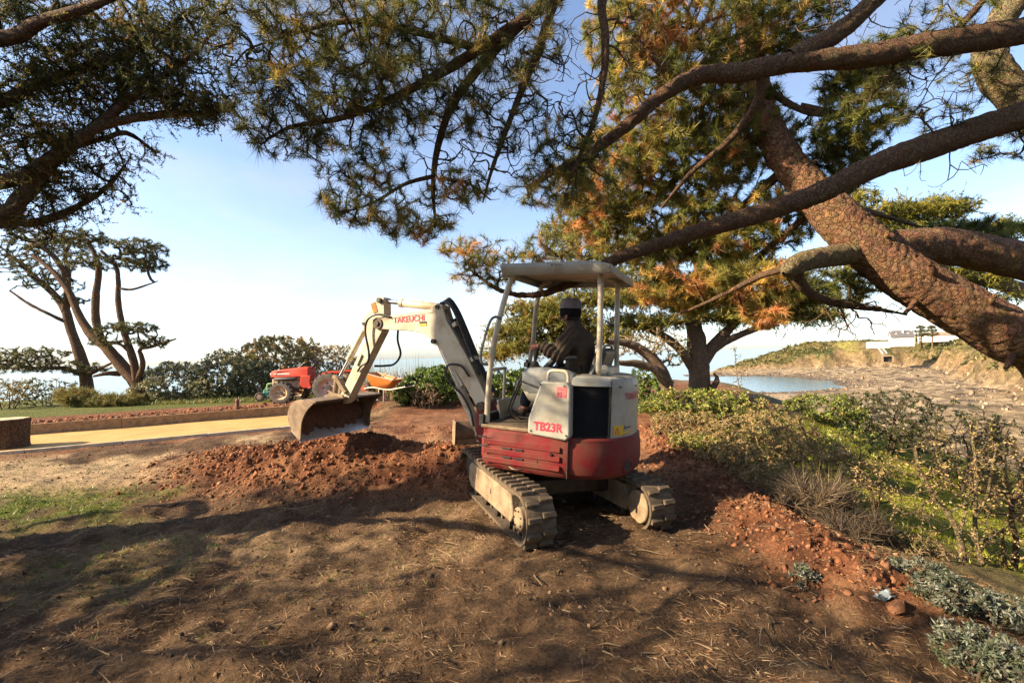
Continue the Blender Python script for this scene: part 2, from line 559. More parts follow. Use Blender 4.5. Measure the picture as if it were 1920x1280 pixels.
gmul = N(gnt, 'ShaderNodeMath', operation='MULTIPLY'); gL(gmr.outputs[0], gmul.inputs[0]); gL(gmr2.outputs[0], gmul.inputs[1])
gvm = N(gnt, 'ShaderNodeVectorMath', operation='SCALE'); gL(ga.outputs['Color'], gvm.inputs[0]); gL(gmul.outputs[0], gvm.inputs['Scale'])
gL(gvm.outputs[0], gb.inputs['Base Color'])
gb.inputs['Roughness'].default_value = 0.95; gb.inputs['Specular IOR Level'].default_value = 0.15
gfa = N(gnt, 'ShaderNodeAttribute'); gfa.attribute_name = 'far'
gn3 = N(gnt, 'ShaderNodeTexNoise', Scale=0.5, Detail=10.0, Roughness=0.75); gL(gtc.outputs['Object'], gn3.inputs['Vector'])
gmr3 = N(gnt, 'ShaderNodeMapRange'); gmr3.inputs[1].default_value = 0.3; gmr3.inputs[2].default_value = 0.7; gmr3.inputs[3].default_value = 0.2; gmr3.inputs[4].default_value = 1.7
gL(gn3.outputs[0], gmr3.inputs[0])
gfm = N(gnt, 'ShaderNodeMix', data_type='FLOAT'); gL(gfa.outputs['Fac'], gfm.inputs[0]); gL(gmul.outputs[0], gfm.inputs[2]); gL(gmr3.outputs[0], gfm.inputs[3]); gL(gfm.outputs[0], gvm.inputs['Scale'])
gbp3 = N(gnt, 'ShaderNodeBump', Distance=2.5); gL(gn3.outputs[0], gbp3.inputs['Height']); gL(gfa.outputs['Fac'], gbp3.inputs['Strength'])
gbp = N(gnt, 'ShaderNodeBump', Strength=1.0, Distance=0.05); gL(gn1.outputs[0], gbp.inputs['Height'])
gbp2 = N(gnt, 'ShaderNodeBump', Strength=0.9, Distance=0.13); gL(gn2.outputs[0], gbp2.inputs['Height']); gL(gbp3.outputs[0], gbp2.inputs['Normal']); gL(gbp2.outputs[0], gbp.inputs['Normal'])
gL(gbp.outputs[0], gb.inputs['Normal'])

V = np.stack([gx, gy, gz], -1).reshape(-1, 3)
nx, ny = len(GX), len(GY)
idx = np.arange(nx * ny).reshape(ny, nx)
keep = (gz > SEA_Z - 2.2)
kf = keep[:-1, :-1] | keep[1:, 1:] | keep[:-1, 1:] | keep[1:, :-1]
F = np.stack([idx[:-1, :-1][kf], idx[:-1, 1:][kf], idx[1:, 1:][kf], idx[1:, :-1][kf]], -1)
used = np.unique(F); remap = np.full(nx * ny, -1); remap[used] = np.arange(len(used))
ground = np_mesh('ground', V[used], remap[F], gm, None, c.reshape(-1, 3)[used], smooth=True)
fa = ground.data.attributes.new('far', 'FLOAT', 'POINT'); fa.data.foreach_set('value', (isfar | (gy > 22)).reshape(-1)[used].astype(np.float32))
tag(ground, 'bare brown and red earth terrace falling away to the rocky shore and headland', 'ground', kind='structure')

# sea
sm, snt, sb = new_mat('sea_water')
sb.inputs['Base Color'].default_value = (0.07, 0.13, 0.14, 1); sb.inputs['Roughness'].default_value = 0.16; sb.inputs['IOR'].default_value = 1.33
stc = N(snt, 'ShaderNodeTexCoord'); smp = N(snt, 'ShaderNodeMapping'); smp.inputs['Scale'].default_value = (0.25, 0.6, 1)
sn = N(snt, 'ShaderNodeTexNoise', Scale=1.0, Detail=6.0, Roughness=0.6)
snt.links.new(stc.outputs['Object'], smp.inputs[0]); snt.links.new(smp.outputs[0], sn.inputs['Vector'])
sbp = N(snt, 'ShaderNodeBump', Strength=0.12, Distance=0.5); snt.links.new(sn.outputs[0], sbp.inputs['Height']); snt.links.new(sbp.outputs[0], sb.inputs['Normal'])
sv = [(-40000, 22, 0), (40000, 22, 0), (40000, 45000, 0), (-40000, 45000, 0)]
sea = MB().add([(x, y, SEA_Z) for x, y, z in sv], [(0, 1, 2, 3)]).build('sea', sm, smooth=False)
tag(sea, 'calm pale sea with a shallow bay below the cliffs', 'sea', kind='structure')

# sand court with its edging
sandm = mat('packed_yellow_sand', (0.54, 0.325, 0.125), 0.95, dirt=(0.40, 0.24, 0.09), dirt_amt=0.6, scale=2.2, bump=0.5, bscale=60, spec=0.1)


def pw(s, t, z):
    p = PO + PN * s + PE * t
    return (p[0], p[1], z)


sand = MB()
ts = np.linspace(-9, 6.2, 60)
rings = []
for t in ts:
    rings.append([pw(s, t, 0.205 + 0.008 * math.sin(t * 2.3 + s * 3)) for s in np.linspace(-0.02, PW + 0.03, 8)])
sand.loft(rings, closed=False, caps=False)
so = sand.build('sand_path', sandm)
tag(so, 'long strip of raked yellow sand between timber and concrete edging', 'path', kind='structure')
woodk = mat('weathered_kerb_timber', (0.30, 0.20, 0.11), 0.9, dirt=(0.16, 0.10, 0.06), scale=9, bump=0.5, bscale=50, spec=0.1)
conc = mat('pale_concrete_edging', (0.56, 0.47, 0.34), 0.9, dirt=(0.38, 0.28, 0.17), scale=8, bump=0.4, spec=0.1)
rotk = Matrix.Rotation(math.atan2(PE[1], PE[0]), 3, 'Z')
kb = empty('timber_edging', pw(PW, -1, 0.2)); tag(kb, 'row of weathered timber boards along the far edge of the sand', 'edging')
for i in range(6):
    t0 = -9 + i * 2.55
    b = MB(); b.box(Vector(pw(PW + 0.035, t0 + 1.27, 0.31)) - Vector(pw(PW, -1, 0.2)), (2.535, 0.07, 0.235 + 0.012 * (i % 2)), rotk)
    b.build('board', woodk, kb, bevel=0.006)
kc = empty('concrete_edging', pw(0, -1, 0.2)); tag(kc, 'thin pale concrete edging flush along the near edge of the sand', 'edging')
for i in range(11):
    t0 = -9 + i * 1.33
    b = MB(); b.box(Vector(pw(-0.03, t0 + 0.66, 0.19)) - Vector(pw(0, -1, 0.2)), (1.32, 0.06, 0.09), rotk)
    b.build('edging_block', conc, kc, bevel=0.008)
# ---------------------------------------------------------------- mini excavator
XC = Vector((0.475, 5.14, 0.0))
U = Matrix.Rotation(R(156), 4, 'Z')          # upper structure: X forward, Y left
T = Matrix.Translation((-0.11, 0.0, 0)) @ Matrix.Rotation(R(111.5), 4, 'Z')        # tracks
left_axis = U.to_3x3() @ Vector((0, 1, 0))
tilt = Matrix.Rotation(R(-4.0), 4, left_axis)
EXM = Matrix.Translation(XC) @ tilt
UB = tilt.inverted() @ U                    # boom group keeps its own level
ex = empty('mini_excavator', XC, tilt.to_3x3())
tag(ex, 'cream and dark red mini excavator with canopy digging beside the soil heap', 'excavator')

cream = mat('cream_paint', (0.50, 0.45, 0.33), 0.45, dirt=(0.30, 0.22, 0.13), dirt_amt=0.35, scale=5, wear=(0.16, 0.10, 0.06), wear_amt=0.25, bump=0.06)
cream2 = mat('grey_white_panel_paint', (0.33, 0.325, 0.275), 0.42, dirt=(0.24, 0.20, 0.14), dirt_amt=0.35, scale=5, wear=(0.25, 0.18, 0.11), wear_amt=0.12, bump=0.04)
redp = mat('dark_red_paint', (0.16, 0.009, 0.014), 0.6, spec=0.2, dirt=(0.12, 0.04, 0.026), dirt_amt=0.55, scale=7, wear=(0.36, 0.19, 0.15), wear_amt=0.2, bump=0.06)
dusty = mat('dusty_frame_paint', (0.27, 0.20, 0.12), 0.85, dirt=(0.15, 0.10, 0.055), dirt_amt=0.5, scale=8, wear=(0.10, 0.07, 0.05), wear_amt=0.3, bump=0.2)
rubber = mat('dusty_rubber', (0.05, 0.042, 0.034), 0.9, dirt=(0.125, 0.09, 0.056), dirt_amt=0.6, scale=14, bump=0.3, spec=0.2)
blackp = mat('black_plastic', (0.012, 0.012, 0.013), 0.6, dirt=(0.03, 0.025, 0.02), scale=9)
darkst = mat('dark_greasy_steel', (0.045, 0.038, 0.03), 0.5, metal=0.5, dirt=(0.10, 0.065, 0.04), scale=12)
chrome = mat('cylinder_rod', (0.55, 0.53, 0.5), 0.2, metal=1.0, dirt=(0.4, 0.36, 0.3), scale=20)
hosem = mat('rubber_hose', (0.015, 0.015, 0.016), 0.45, dirt=(0.05, 0.04, 0.03), scale=20)
greyp = mat('grey_console_plastic', (0.16, 0.175, 0.175), 0.6, dirt=(0.12, 0.10, 0.08), scale=6)
beige = mat('beige_console_plastic', (0.36, 0.33, 0.25), 0.6, scale=6)
redlet = mat('red_lettering', (0.50, 0.02, 0.06), 0.5, dirt=(0.42, 0.06, 0.07), scale=30)
steelb = mat('worn_bucket_steel', (0.27, 0.19, 0.115), 0.7, metal=0.2, dirt=(0.13, 0.085, 0.055), dirt_amt=0.5, scale=7, wear=(0.34, 0.27, 0.18), wear_amt=0.25, bump=0.2)
polish = mat('polished_cutting_edge', (0.72, 0.70, 0.70), 0.42, metal=0.9, dirt=(0.45, 0.38, 0.32), dirt_amt=0.3, scale=12)
bladem = mat('dozer_blade_steel', (0.22, 0.14, 0.085), 0.7, metal=0.15, dirt=(0.12, 0.07, 0.045), scale=8, wear=(0.35, 0.27, 0.18), wear_amt=0.2, bump=0.2)
yel = mat('yellow_sticker', (0.62, 0.40, 0.02), 0.5)
pink = mat('red_sticker', (0.52, 0.10, 0.12), 0.55, dirt=(0.5, 0.16, 0.15))
blk = mat('black_print', (0.03, 0.02, 0.02), 0.6)

# ---- tracks
HL, RC, ZC = 0.82, 0.205, 0.225
prof = []
for k in range(17):
    a = -math.pi / 2 + math.pi * k / 16; prof.append((HL + RC * math.cos(a), ZC + RC * math.sin(a)))
for k in range(1, 12):
    t = k / 12; prof.append((HL - 2 * HL * t, ZC + RC - 0.018 * math.sin(math.pi * t)))
for k in range(17):
    a = math.pi / 2 + math.pi * k / 16; prof.append((-HL + RC * math.cos(a), ZC + RC * math.sin(a)))
for k in range(1, 12):
    t = k / 12; prof.append((-HL + 2 * HL * t, ZC - RC))
PV = [Vector((p[0], p[1])) for p in prof]
cum = [0]
for i in range(len(PV)): cum.append(cum[-1] + (PV[(i + 1) % len(PV)] - PV[i]).length)
per = cum[-1]


def track_pt(s):
    s %= per
    for i in range(len(PV)):
        if cum[i + 1] >= s:
            a, b = PV[i], PV[(i + 1) % len(PV)]
            t = (s - cum[i]) / max(cum[i + 1] - cum[i], 1e-9)
            d = (b - a).normalized()
            return a.lerp(b, t), d, Vector((d.y, -d.x))
    return PV[0], Vector((1, 0)), Vector((0, -1))


lug_mesh = None
for side in (1, -1):
    yc = 0.60 * side
    b = MB(T)
    M_ = 88
    rings = []
    for k in range(M_ + 1):
        p, d, nn = track_pt(per * k / M_)
        hw, th = 0.13, 0.016
        rings.append([(p.x + nn.x * o, yc + w, p.y + nn.y * o) for (w, o) in ((-hw, -th), (hw, -th), (hw, th * 0.6), (hw * 0.8, th), (-hw * 0.8, th), (-hw, th * 0.6))])
    b.loft(rings, closed=True, caps=False)
    for k in range(44):                       # guide teeth on the inside
        p, d, nn = track_pt(per * (k + .5) / 44)
        ang = math.atan2(d.y, d.x)
        rot = Matrix.Rotation(-ang, 3, 'Y')
        for w in (-0.045, 0.045):
            b.box((p.x - nn.x * 0.035, yc + w, p.y - nn.y * 0.035), (0.035, 0.03, 0.045), rot)
    tr = b.build('rubber_track', rubber, ex)
    nl = 38
    for k in range(nl):
        for h in (1, -1):
            p, d, nn = track_pt(per * (k + (0.25 if h > 0 else 0.0)) / nl)
            ang = math.atan2(d.y, d.x)
            if lug_mesh is None:
                lb = MB()
                lb.prism([(-0.030, 0), (0.030, 0), (0.018, 0.030), (-0.018, 0.030)], -0.058, 0.058)
                lo = lb.build('lug', rubber, tr, bevel=0.004)
                lug_mesh = lo.data; mods = True
            else:
                lo = link('lug', lug_mesh, None, tr)
                m = lo.modifiers.new('bevel', 'BEVEL'); m.width = 0.004; m.segments = 1
            X = Vector((d.x, 0, d.y)); Z = Vector((nn.x, 0, nn.y)); Y = Z.cross(X)
            rm = Matrix((X, Y, Z)).transposed().to_4x4()
            lo.matrix_local = T @ Matrix.Translation((p.x + nn.x * 0.012, yc + h * 0.066, p.y + nn.y * 0.012)) @ rm
    # frame, idler, sprocket, rollers
    b = MB(T)
    b.prism([(-0.60, 0.12), (-0.66, 0.20), (-0.58, 0.365), (0.62, 0.355), (0.70, 0.30), (0.70, 0.15), (0.60, 0.09), (0.1, 0.10)], yc - 0.085, yc + 0.105 * 1)
    fr = b.build('track_frame', dusty, ex, bevel=0.012)
    b = MB(T); b.box((0.02, yc + side * 0.108, 0.235), (0.16, 0.012, 0.05)); b.build('grease_cover', dusty, fr, bevel=0.004)
    for k in range(4):
        b = MB(T); xk = -0.5 + k * 0.33
        b.lathe([(0.045, -0.10), (0.062, -0.09), (0.062, -0.04), (0.04, -0.03), (0.04, 0.03), (0.062, 0.04), (0.062, 0.09), (0.045, 0.10)], (xk, yc, 0.085), 'Y', 18)
        b.build('track_roller', darkst, fr)
    b = MB(T)
    b.lathe([(0.06, -0.09), (0.165, -0.07), (0.185, -0.045), (0.185, 0.045), (0.165, 0.07), (0.06, 0.09)], (HL, yc, ZC), 'Y', 28)
    b.build('idler_wheel', darkst, ex)
    b = MB(T)
    b.lathe([(0.10, -0.06), (0.175, -0.05), (0.175, 0.05), (0.13, 0.06), (0.12, 0.075)], (-HL, yc, ZC), 'Y', 28)
    for k in range(14):
        a = 2 * math.pi * k / 14
        b.box((-HL + 0.18 * math.cos(a), yc, ZC + 0.18 * math.sin(a)), (0.03, 0.05, 0.03), Matrix.Rotation(-a, 3, 'Y'))
    sp = b.build('drive_sprocket', darkst, ex)
    for sg, rr in ((1, 0.10), (-1, 0.15)):
        b = MB(T); y0 = yc + side * sg * 0.07; y1 = yc + side * sg * 0.125
        b.cyl((-HL, y0, ZC), (-HL, y1, ZC), rr, 28)
        hub = b.build('hub_cover', dusty, sp, bevel=0.01)
    b = MB(T)
    for k in range(7):
        a = 2 * math.pi * k / 7
        q = (-HL + 0.075 * math.cos(a), yc + side * 0.12, ZC + 0.075 * math.sin(a))
        b.cyl(q, (q[0], q[1] + side * 0.014, q[2]), 0.008, 6)
    b.build('hub_bolts', darkst, sp, smooth=False)['kind'] = 'stuff'

b = MB(T)
b.box((0.0, 0, 0.30), (0.62, 0.98, 0.16)); b.cyl((0, 0, 0.34), (0, 0, 0.50), 0.30, 32)
b.build('undercarriage', darkst, ex, bevel=0.02)
# dozer blade
b = MB(T)
bx0, bz0 = 1.30, 0.40
bp = []
for k in range(9):
    t = k / 8; bp.append((bx0 + 0.05 - 0.09 * math.sin(math.pi * t), bz0 + 0.30 * t))
bp2 = [(x - 0.022, z) for x, z in bp[::-1]]
b.prism(bp + bp2, -0.72, 0.72)
bl = b.build('dozer_blade', bladem, ex, bevel=0.004)
for sd in (-1, 1):
    b = MB(T); b.prism([(bx0 + 0.07, bz0 - 0.01), (bx0 + 0.07, bz0 + 0.31), (bx0 - 0.06, bz0 + 0.30), (bx0 - 0.06, bz0 + 0.02)], sd * 0.723, sd * 0.738)
    b.build('end_plate', dusty, bl, bevel=0.003)
b = MB(T); b.box((bx0 - 0.045, 0, bz0 + 0.045), (0.02, 1.42, 0.07)); b.build('wear_strip', steelb, bl, bevel=0.003)
for yy in (-0.28, 0.28):
    b = MB(T); b.prism([(0.3, 0.22), (0.3, 0.36), (bx0 - 0.06, bz0 + 0.22), (bx0 - 0.06, bz0 + 0.10)], yy - 0.05, yy + 0.05); b.build('blade_arm', dusty, bl, bevel=0.01)
b = MB(T); b.cyl((0.45, 0, 0.42), (1.0, 0, 0.56), 0.04); b.build('blade_cylinder', dusty, bl)
b = MB(T); b.cyl((0.98, 0, 0.555), (bx0 - 0.05, 0, bz0 + 0.24), 0.022); b.build('cylinder_rod', chrome, bl)


# ---- upper body
def outline(ins=0.0, n=96):
    pts = []
    for k in range(n):
        th = 2 * math.pi * (k + 0.5) / n
        cc, ss = math.cos(th), math.sin(th)
        if cc > 0: e, a = 2 / 7.0, 0.70 - ins
        else: e, a = 2 / 2.35, 0.77 - ins
        bb = 0.71 - ins
        pts.append((math.copysign(abs(cc) ** e, cc) * a, math.copysign(abs(ss) ** e, ss) * bb))
    return pts


def arc_resample(pts, n):
    P = [Vector(p) for p in pts]; P.append(P[0]); L = [0]
    for i in range(len(P) - 1): L.append(L[-1] + (P[i + 1] - P[i]).length)
    out = []; j = 0
    for k in range(n):
        s = L[-1] * k / n
        while L[j + 1] < s: j += 1
        out.append(tuple(P[j].lerp(P[j + 1], (s - L[j]) / max(L[j + 1] - L[j], 1e-9))))
    return out


def out_r(ins, n=120):
    return arc_resample(outline(ins), n)


b = MB(U)
b.loft([[(x, y, z) for x, y in out_r(i)] for z, i in ((0.475, 0.10), (0.49, 0.045), (0.53, 0.012), (0.60, 0.0), (0.76, 0.0), (0.80, 0.012), (0.845, 0.014), (0.862, 0.03))])
sk = b.build('lower_body', redp, ex, angle=30)
# ribs along the left side, seams, vents, lock
for z in (0.58, 0.665, 0.75):
    b = MB(U); b.box((0.20, 0.708, z), (0.78, 0.014, 0.055)); b.build('side_rib', redp, sk, bevel=0.008)
b = MB(U); b.box((-0.255, 0.690, 0.67), (0.008, 0.03, 0.34)); b.build('panel_seam', blackp, sk, smooth=False)
b = MB(U); b.box((0.03, 0.707, 0.62), (0.006, 0.012, 0.14)); b.build('panel_seam', blackp, sk, smooth=False)
for (xa, z) in ((0.60, 0.79), (0.60, 0.705), (0.34, 0.705), (0.22, 0.705), (0.34, 0.622), (0.22, 0.622)):
    b = MB(U); b.box((xa, 0.715, z), (0.09, 0.016, 0.014)); b.build('vent_slot', blackp, sk, smooth=False)
b = MB(U); b.cyl((-0.10, 0.70, 0.705), (-0.10, 0.727, 0.705), 0.014, 14); b.build('lock', chrome, sk)
b = MB(U); b.cyl((-0.68, 0.30, 0.60), (-0.728, 0.326, 0.60), 0.048, 20); b.build('exhaust_port', blackp, sk)
b = MB(U); b.tube([(-0.722 + 0.47 * 0.058 * math.cos(a) * -1, 0.322 - 0.88 * 0.058 * math.cos(a), 0.60 + 0.058 * math.sin(a)) for a in np.linspace(0, 2 * math.pi, 24)], 0.010, 6); b.build('port_rim', redp, sk)
# floor
b = MB(U); b.prism([(0.66, 0.64), (0.66, -0.64), (-0.1, -0.64), (-0.1, 0.64)], 0.862, 0.895, 'XY')
fl = b.build('floor_plate', dusty, ex, bevel=0.01)
b = MB(U); b.box((0.40, 0.30, 0.901), (0.46, 0.60, 0.014)); b.build('rubber_mat', rubber, fl, bevel=0.004)
b = MB(U); b.box((0.665, 0.40, 0.93), (0.05, 0.46, 0.11)); b.build('front_step', blackp, fl, bevel=0.006)
b = MB(U); b.prism([(0.60, 0.90), (0.62, 0.90), (0.66, 1.10), (0.64, 1.10)], -0.62, 0.30); b.build('front_guard', cream, fl, bevel=0.004)
for k, yy in enumerate((0.14, 0.24)):
    b = MB(U); b.box((0.47, yy, 0.94), (0.17, 0.075, 0.016), Matrix.Rotation(R(-22), 3, 'Y'))
    for q in range(3): b.box((0.42 + q * 0.05, yy, 0.935 + q * 0.02), (0.012, 0.07, 0.03), Matrix.Rotation(R(-22), 3, 'Y'))
    b.build('pedal', darkst, fl, bevel=0.003)
for yy in (0.02, -0.08):
    b = MB(U); b.tube(bez([(0.50, yy, 0.90), (0.48, yy, 1.05), (0.34, yy + .02, 1.32), (0.33, yy + .02, 1.40)], 12), 0.010, 8); b.build('travel_lever', darkst, fl)
# hood (rear right) and grille (rear left)
oi = out_r(0.035, 240)
rear = [p for p in oi if p[0] < -0.26]
# order rear points from left side round the back to the right side
rear.sort(key=lambda p: math.atan2(p[1], -p[0]), reverse=True)
ig = max(i for i, p in enumerate(rear) if p[1] > 0.46)
gr_pts = rear[:ig + 1]; hd_pts = rear[ig:]


def shell(pts, ins):
    return [(p[0] * (1 - ins), p[1] * (1 - ins)) for p in pts]


b = MB(U)
poly0 = hd_pts + [(-0.24, hd_pts[-1][1]), (-0.24, 0.30)]
rings = []
for z, i in ((0.835, 0.0), (1.30, 0.005), (1.37, 0.015), (1.405, 0.04), (1.42, 0.09)):
    rings.append([(x, y, z) for x, y in shell(hd_pts, i) + [(-0.24, hd_pts[-1][1] * (1 - i)), (-0.24, 0.30)]])
b.loft(rings)
hood = b.build('engine_hood', cream2, ex, angle=40)
b = MB(U)
rings = []
for z, i in ((0.85, 0.05), (1.345, 0.05)):
    rings.append([(x, y, z) for x, y in shell(gr_pts, i) + [(-0.24, 0.29), (-0.24, 0.60)]])
b.loft(rings)
gri = b.build('radiator_grille', blackp, ex)
b = MB(U)
for k in range(26):
    z = 0.875 + k * 0.0178
    a = shell(gr_pts, 0.046); c_ = shell(gr_pts, 0.018)
    b.loft([[(p[0], p[1], z + 0.012) for p in a], [(p[0], p[1], z) for p in c_], [(p[0], p[1], z + 0.004) for p in a]], closed=False, caps=False)
b.build('louvres', blackp, gri, smooth=False)['kind'] = 'stuff'
b = MB(U)
rings = []
for z, i in ((1.335, 0.0), (1.375, 0.012), (1.405, 0.04), (1.42, 0.09)):
    rings.append([(x, y, z) for x, y in shell(gr_pts, i) + [(-0.255, 0.30), (-0.255, gr_pts[0][1] * (1 - i))]])
b.loft(rings)
b.build('grille_cap', cream2, ex, angle=40)
# seam lines in hood front edge
b = MB(U); p = hd_pts[0]; b.box((p[0] * 0.99, p[1] * 0.99, 1.12), (0.014, 0.014, 0.54)); b.build('hood_seam', blackp, hood, smooth=False)

# left tank panel with model lettering
b = MB(U)
b.prism([(0.135, 0.872), (0.130, 1.02), (0.015, 1.365), (-0.235, 1.365), (-0.265, 1.33), (-0.275, 0.88), (-0.24, 0.838), (0.10, 0.862)], 0.46, 0.715)
tp = b.build('tank_panel', cream2, ex, bevel=0.018, seg=3)
b = MB(U); b.tube(bez([(-0.02, 0.63, 1.36), (-0.022, 0.63, 1.42), (-0.045, 0.63, 1.455), (-0.12, 0.63, 1.462), (-0.19, 0.63, 1.455), (-0.215, 0.63, 1.42), (-0.217, 0.63, 1.36)], 30), 0.016, 10)
b.build('grab_handle', cream, ex)


def flat_text(s, size, bold, M, mat_, name, parent, sx=1.0):
    me = text_mesh(s, size, bold)
    for v in me.vertices: v.co.x *= sx
    me.transform(M)
    me.materials.clear(); me.materials.append(mat_)
    return link(name, me, None, parent)


def left_face(x, y, z, roll=0.0):
    """text frame on a face whose normal is +Y local: text runs along -X (front at left of picture)"""
    return U @ Matrix.Translation((x, y, z)) @ Matrix(((-1, 0, 0, 0), (0, 0, 1, 0), (0, 1, 0, 0), (0, 0, 0, 1))) @ Matrix.Rotation(roll, 4, 'Z')


flat_text('TB23R', 0.108, 0.0035, left_face(-0.065, 0.7175, 0.945), redlet, 'model_lettering', tp, 0.92)
b = MB(U); b.box((-0.185, 0.717, 1.275), (0.095, 0.003, 0.10)); stk = b.build('sticker', pink, tp, smooth=False)
flat_text('92', 0.052, 0.001, left_face(-0.170, 0.7192, 1.252), blk, 'sticker_number', tp)
flat_text('dB', 0.018, 0.0, left_face(-0.218, 0.7192, 1.245), blk, 'sticker_unit', tp)
b = MB(U)
b.tube([(-0.155, 0.7187, 1.305), (-0.175, 0.7187, 1.298), (-0.195, 0.7187, 1.300), (-0.212, 0.7187, 1.305)], 0.0025, 4); b.build('sticker_mark', blk, tp)
b = MB(U); b.cyl((-0.262, 0.60, 1.24), (-0.275, 0.60, 1.24), 0.01, 10); b.build('panel_screw', blackp, tp)

# curved lettering and warning plate on the hood
hl = [Vector((p[0], p[1], 0)) for p in hd_pts]
hlen = [0]
for i in range(len(hl) - 1): hlen.append(hlen[-1] + (hl[i + 1] - hl[i]).length)


def hood_pt(s, off=0.004):
    s = min(max(s, 0), hlen[-1] - 1e-4)
    i = max(k for k in range(len(hl) - 1) if hlen[k] <= s)
    p = hl[i].lerp(hl[i + 1], (s - hlen[i]) / max(hlen[i + 1] - hlen[i], 1e-9))
    d = (hl[i + 1] - hl[i]).normalized(); nrm = Vector((-d.y, d.x, 0))
    if nrm.dot(p) < 0: nrm = -nrm
    return p + nrm * off


me = text_mesh('TAKEUCHI', 0.088, 0.002, 'LEFT')
for v in me.vertices:
    q = hood_pt(0.17 + v.co.x * 1.25, 0.005); v.co = U @ Vector((q.x, q.y, 1.235 + v.co.y))
me.materials.clear(); me.materials.append(redlet); link('maker_lettering', me, None, hood)
b = MB(U); rings = []
for s in np.linspace(0.03, 0.16, 8):
    rings.append([(*hood_pt(s, 0.004)[:2], z) for z in (0.885, 0.975)])
b.loft(rings, closed=False, caps=False); b.build('warning_sticker', yel, hood)
b = MB(U)
tri = [(0.05, 0.90), (0.10, 0.90), (0.075, 0.955)]
for i in range(3):
    a, c_ = tri[i], tri[(i + 1) % 3]
    pa = hood_pt(a[0], 0.006); pb = hood_pt(c_[0], 0.006)
    b.tube([(pa.x, pa.y, a[1]), (pb.x, pb.y, c_[1])], 0.003, 4)
b.build('warning_triangle', redlet, hood)
b = MB(U); rings = []
for s in np.linspace(0.16, 0.30, 8): rings.append([(*hood_pt(s, 0.004)[:2], z) for z in (0.895, 0.915)])
b.loft(rings, closed=False, caps=False); b.build('yellow_stripe', yel, hood)
for (sa, sb2, zz) in ((0.17, 0.20, 0.945), (0.205, 0.26, 0.947), (0.265, 0.30, 0.949), (0.17, 0.185, 0.962)):
    b = MB(U); b.loft([[(*hood_pt(q_, 0.006)[:2], z) for z in (zz - 0.005, zz + 0.006)] for q_ in np.linspace(sa, sb2, 5)], closed=False, caps=False); b.build('warning_print', blk, hood)
# latches, bolts and decals
for (x, z) in ((0.10, 0.90), (-0.24, 0.89), (-0.21, 1.33), (0.02, 1.33)):
    b = MB(U); b.cyl((x, 0.708, z), (x, 0.722, z), 0.008, 8); b.build('panel_bolt', darkst, tp)
for s_k in (0.10, 0.42, 0.80):
    q = hood_pt(s_k, 0.0); q2 = hood_pt(s_k, 0.010); b = MB(U); b.cyl((q.x, q.y, 1.33), (q2.x, q2.y, 1.33), 0.009, 8); b.build('hood_bolt', darkst, hood)
b = MB(U); rings = []
for s_k in np.linspace(0.02, 0.95, 30): rings.append([(*hood_pt(s_k, 0.003)[:2], z) for z in (1.168, 1.176)])
b.loft(rings, closed=False, caps=False); b.build('hood_crease', cream2, hood)
b = MB(U); b.cyl((-0.42, 0.22, 1.41), (-0.42, 0.22, 1.44), 0.035, 16); b.build('filler_cap', blackp, hood, bevel=0.005)
b = MB(U); b.tube(bez([(0.30, 0.722, 0.54), (0.26, 0.745, 0.53), (0.20, 0.745, 0.53), (0.16, 0.722, 0.54)], 12), 0.009, 6); b.build('tie_down_loop', darkst, sk)
# ---- seat, console, levers
seatm = mat('black_vinyl', (0.02, 0.02, 0.022), 0.45, dirt=(0.05, 0.04, 0.035), scale=9)
b = MB(U); b.prism([(0.14, 1.18), (0.16, 1.25), (0.10, 1.29), (-0.26, 1.27), (-0.30, 1.18)], -0.30, 0.18)
st = b.build('seat', seatm, ex, bevel=0.04, seg=3)
b = MB(U); b.prism([(-0.22, 1.24), (-0.34, 1.24), (-0.45, 1.62), (-0.44, 1.68), (-0.38, 1.69), (-0.33, 1.62), (-0.27, 1.40)], -0.30, 0.18)
b.build('backrest', seatm, ex, bevel=0.045, seg=3)
b = MB(U); b.tube(bez([(-0.24, 0.19, 1.28), (-0.33, 0.19, 1.45), (-0.40, 0.18, 1.62), (-0.42, 0.10, 1.70), (-0.42, -0.2, 1.70), (-0.40, -0.31, 1.60)], 24), 0.013, 8); b.build('backrest_piping', greyp, ex)
b = MB(U); b.box((-0.05, -0.06, 1.03), (0.46, 0.6, 0.30)); b.build('seat_base', blackp, ex, bevel=0.03)
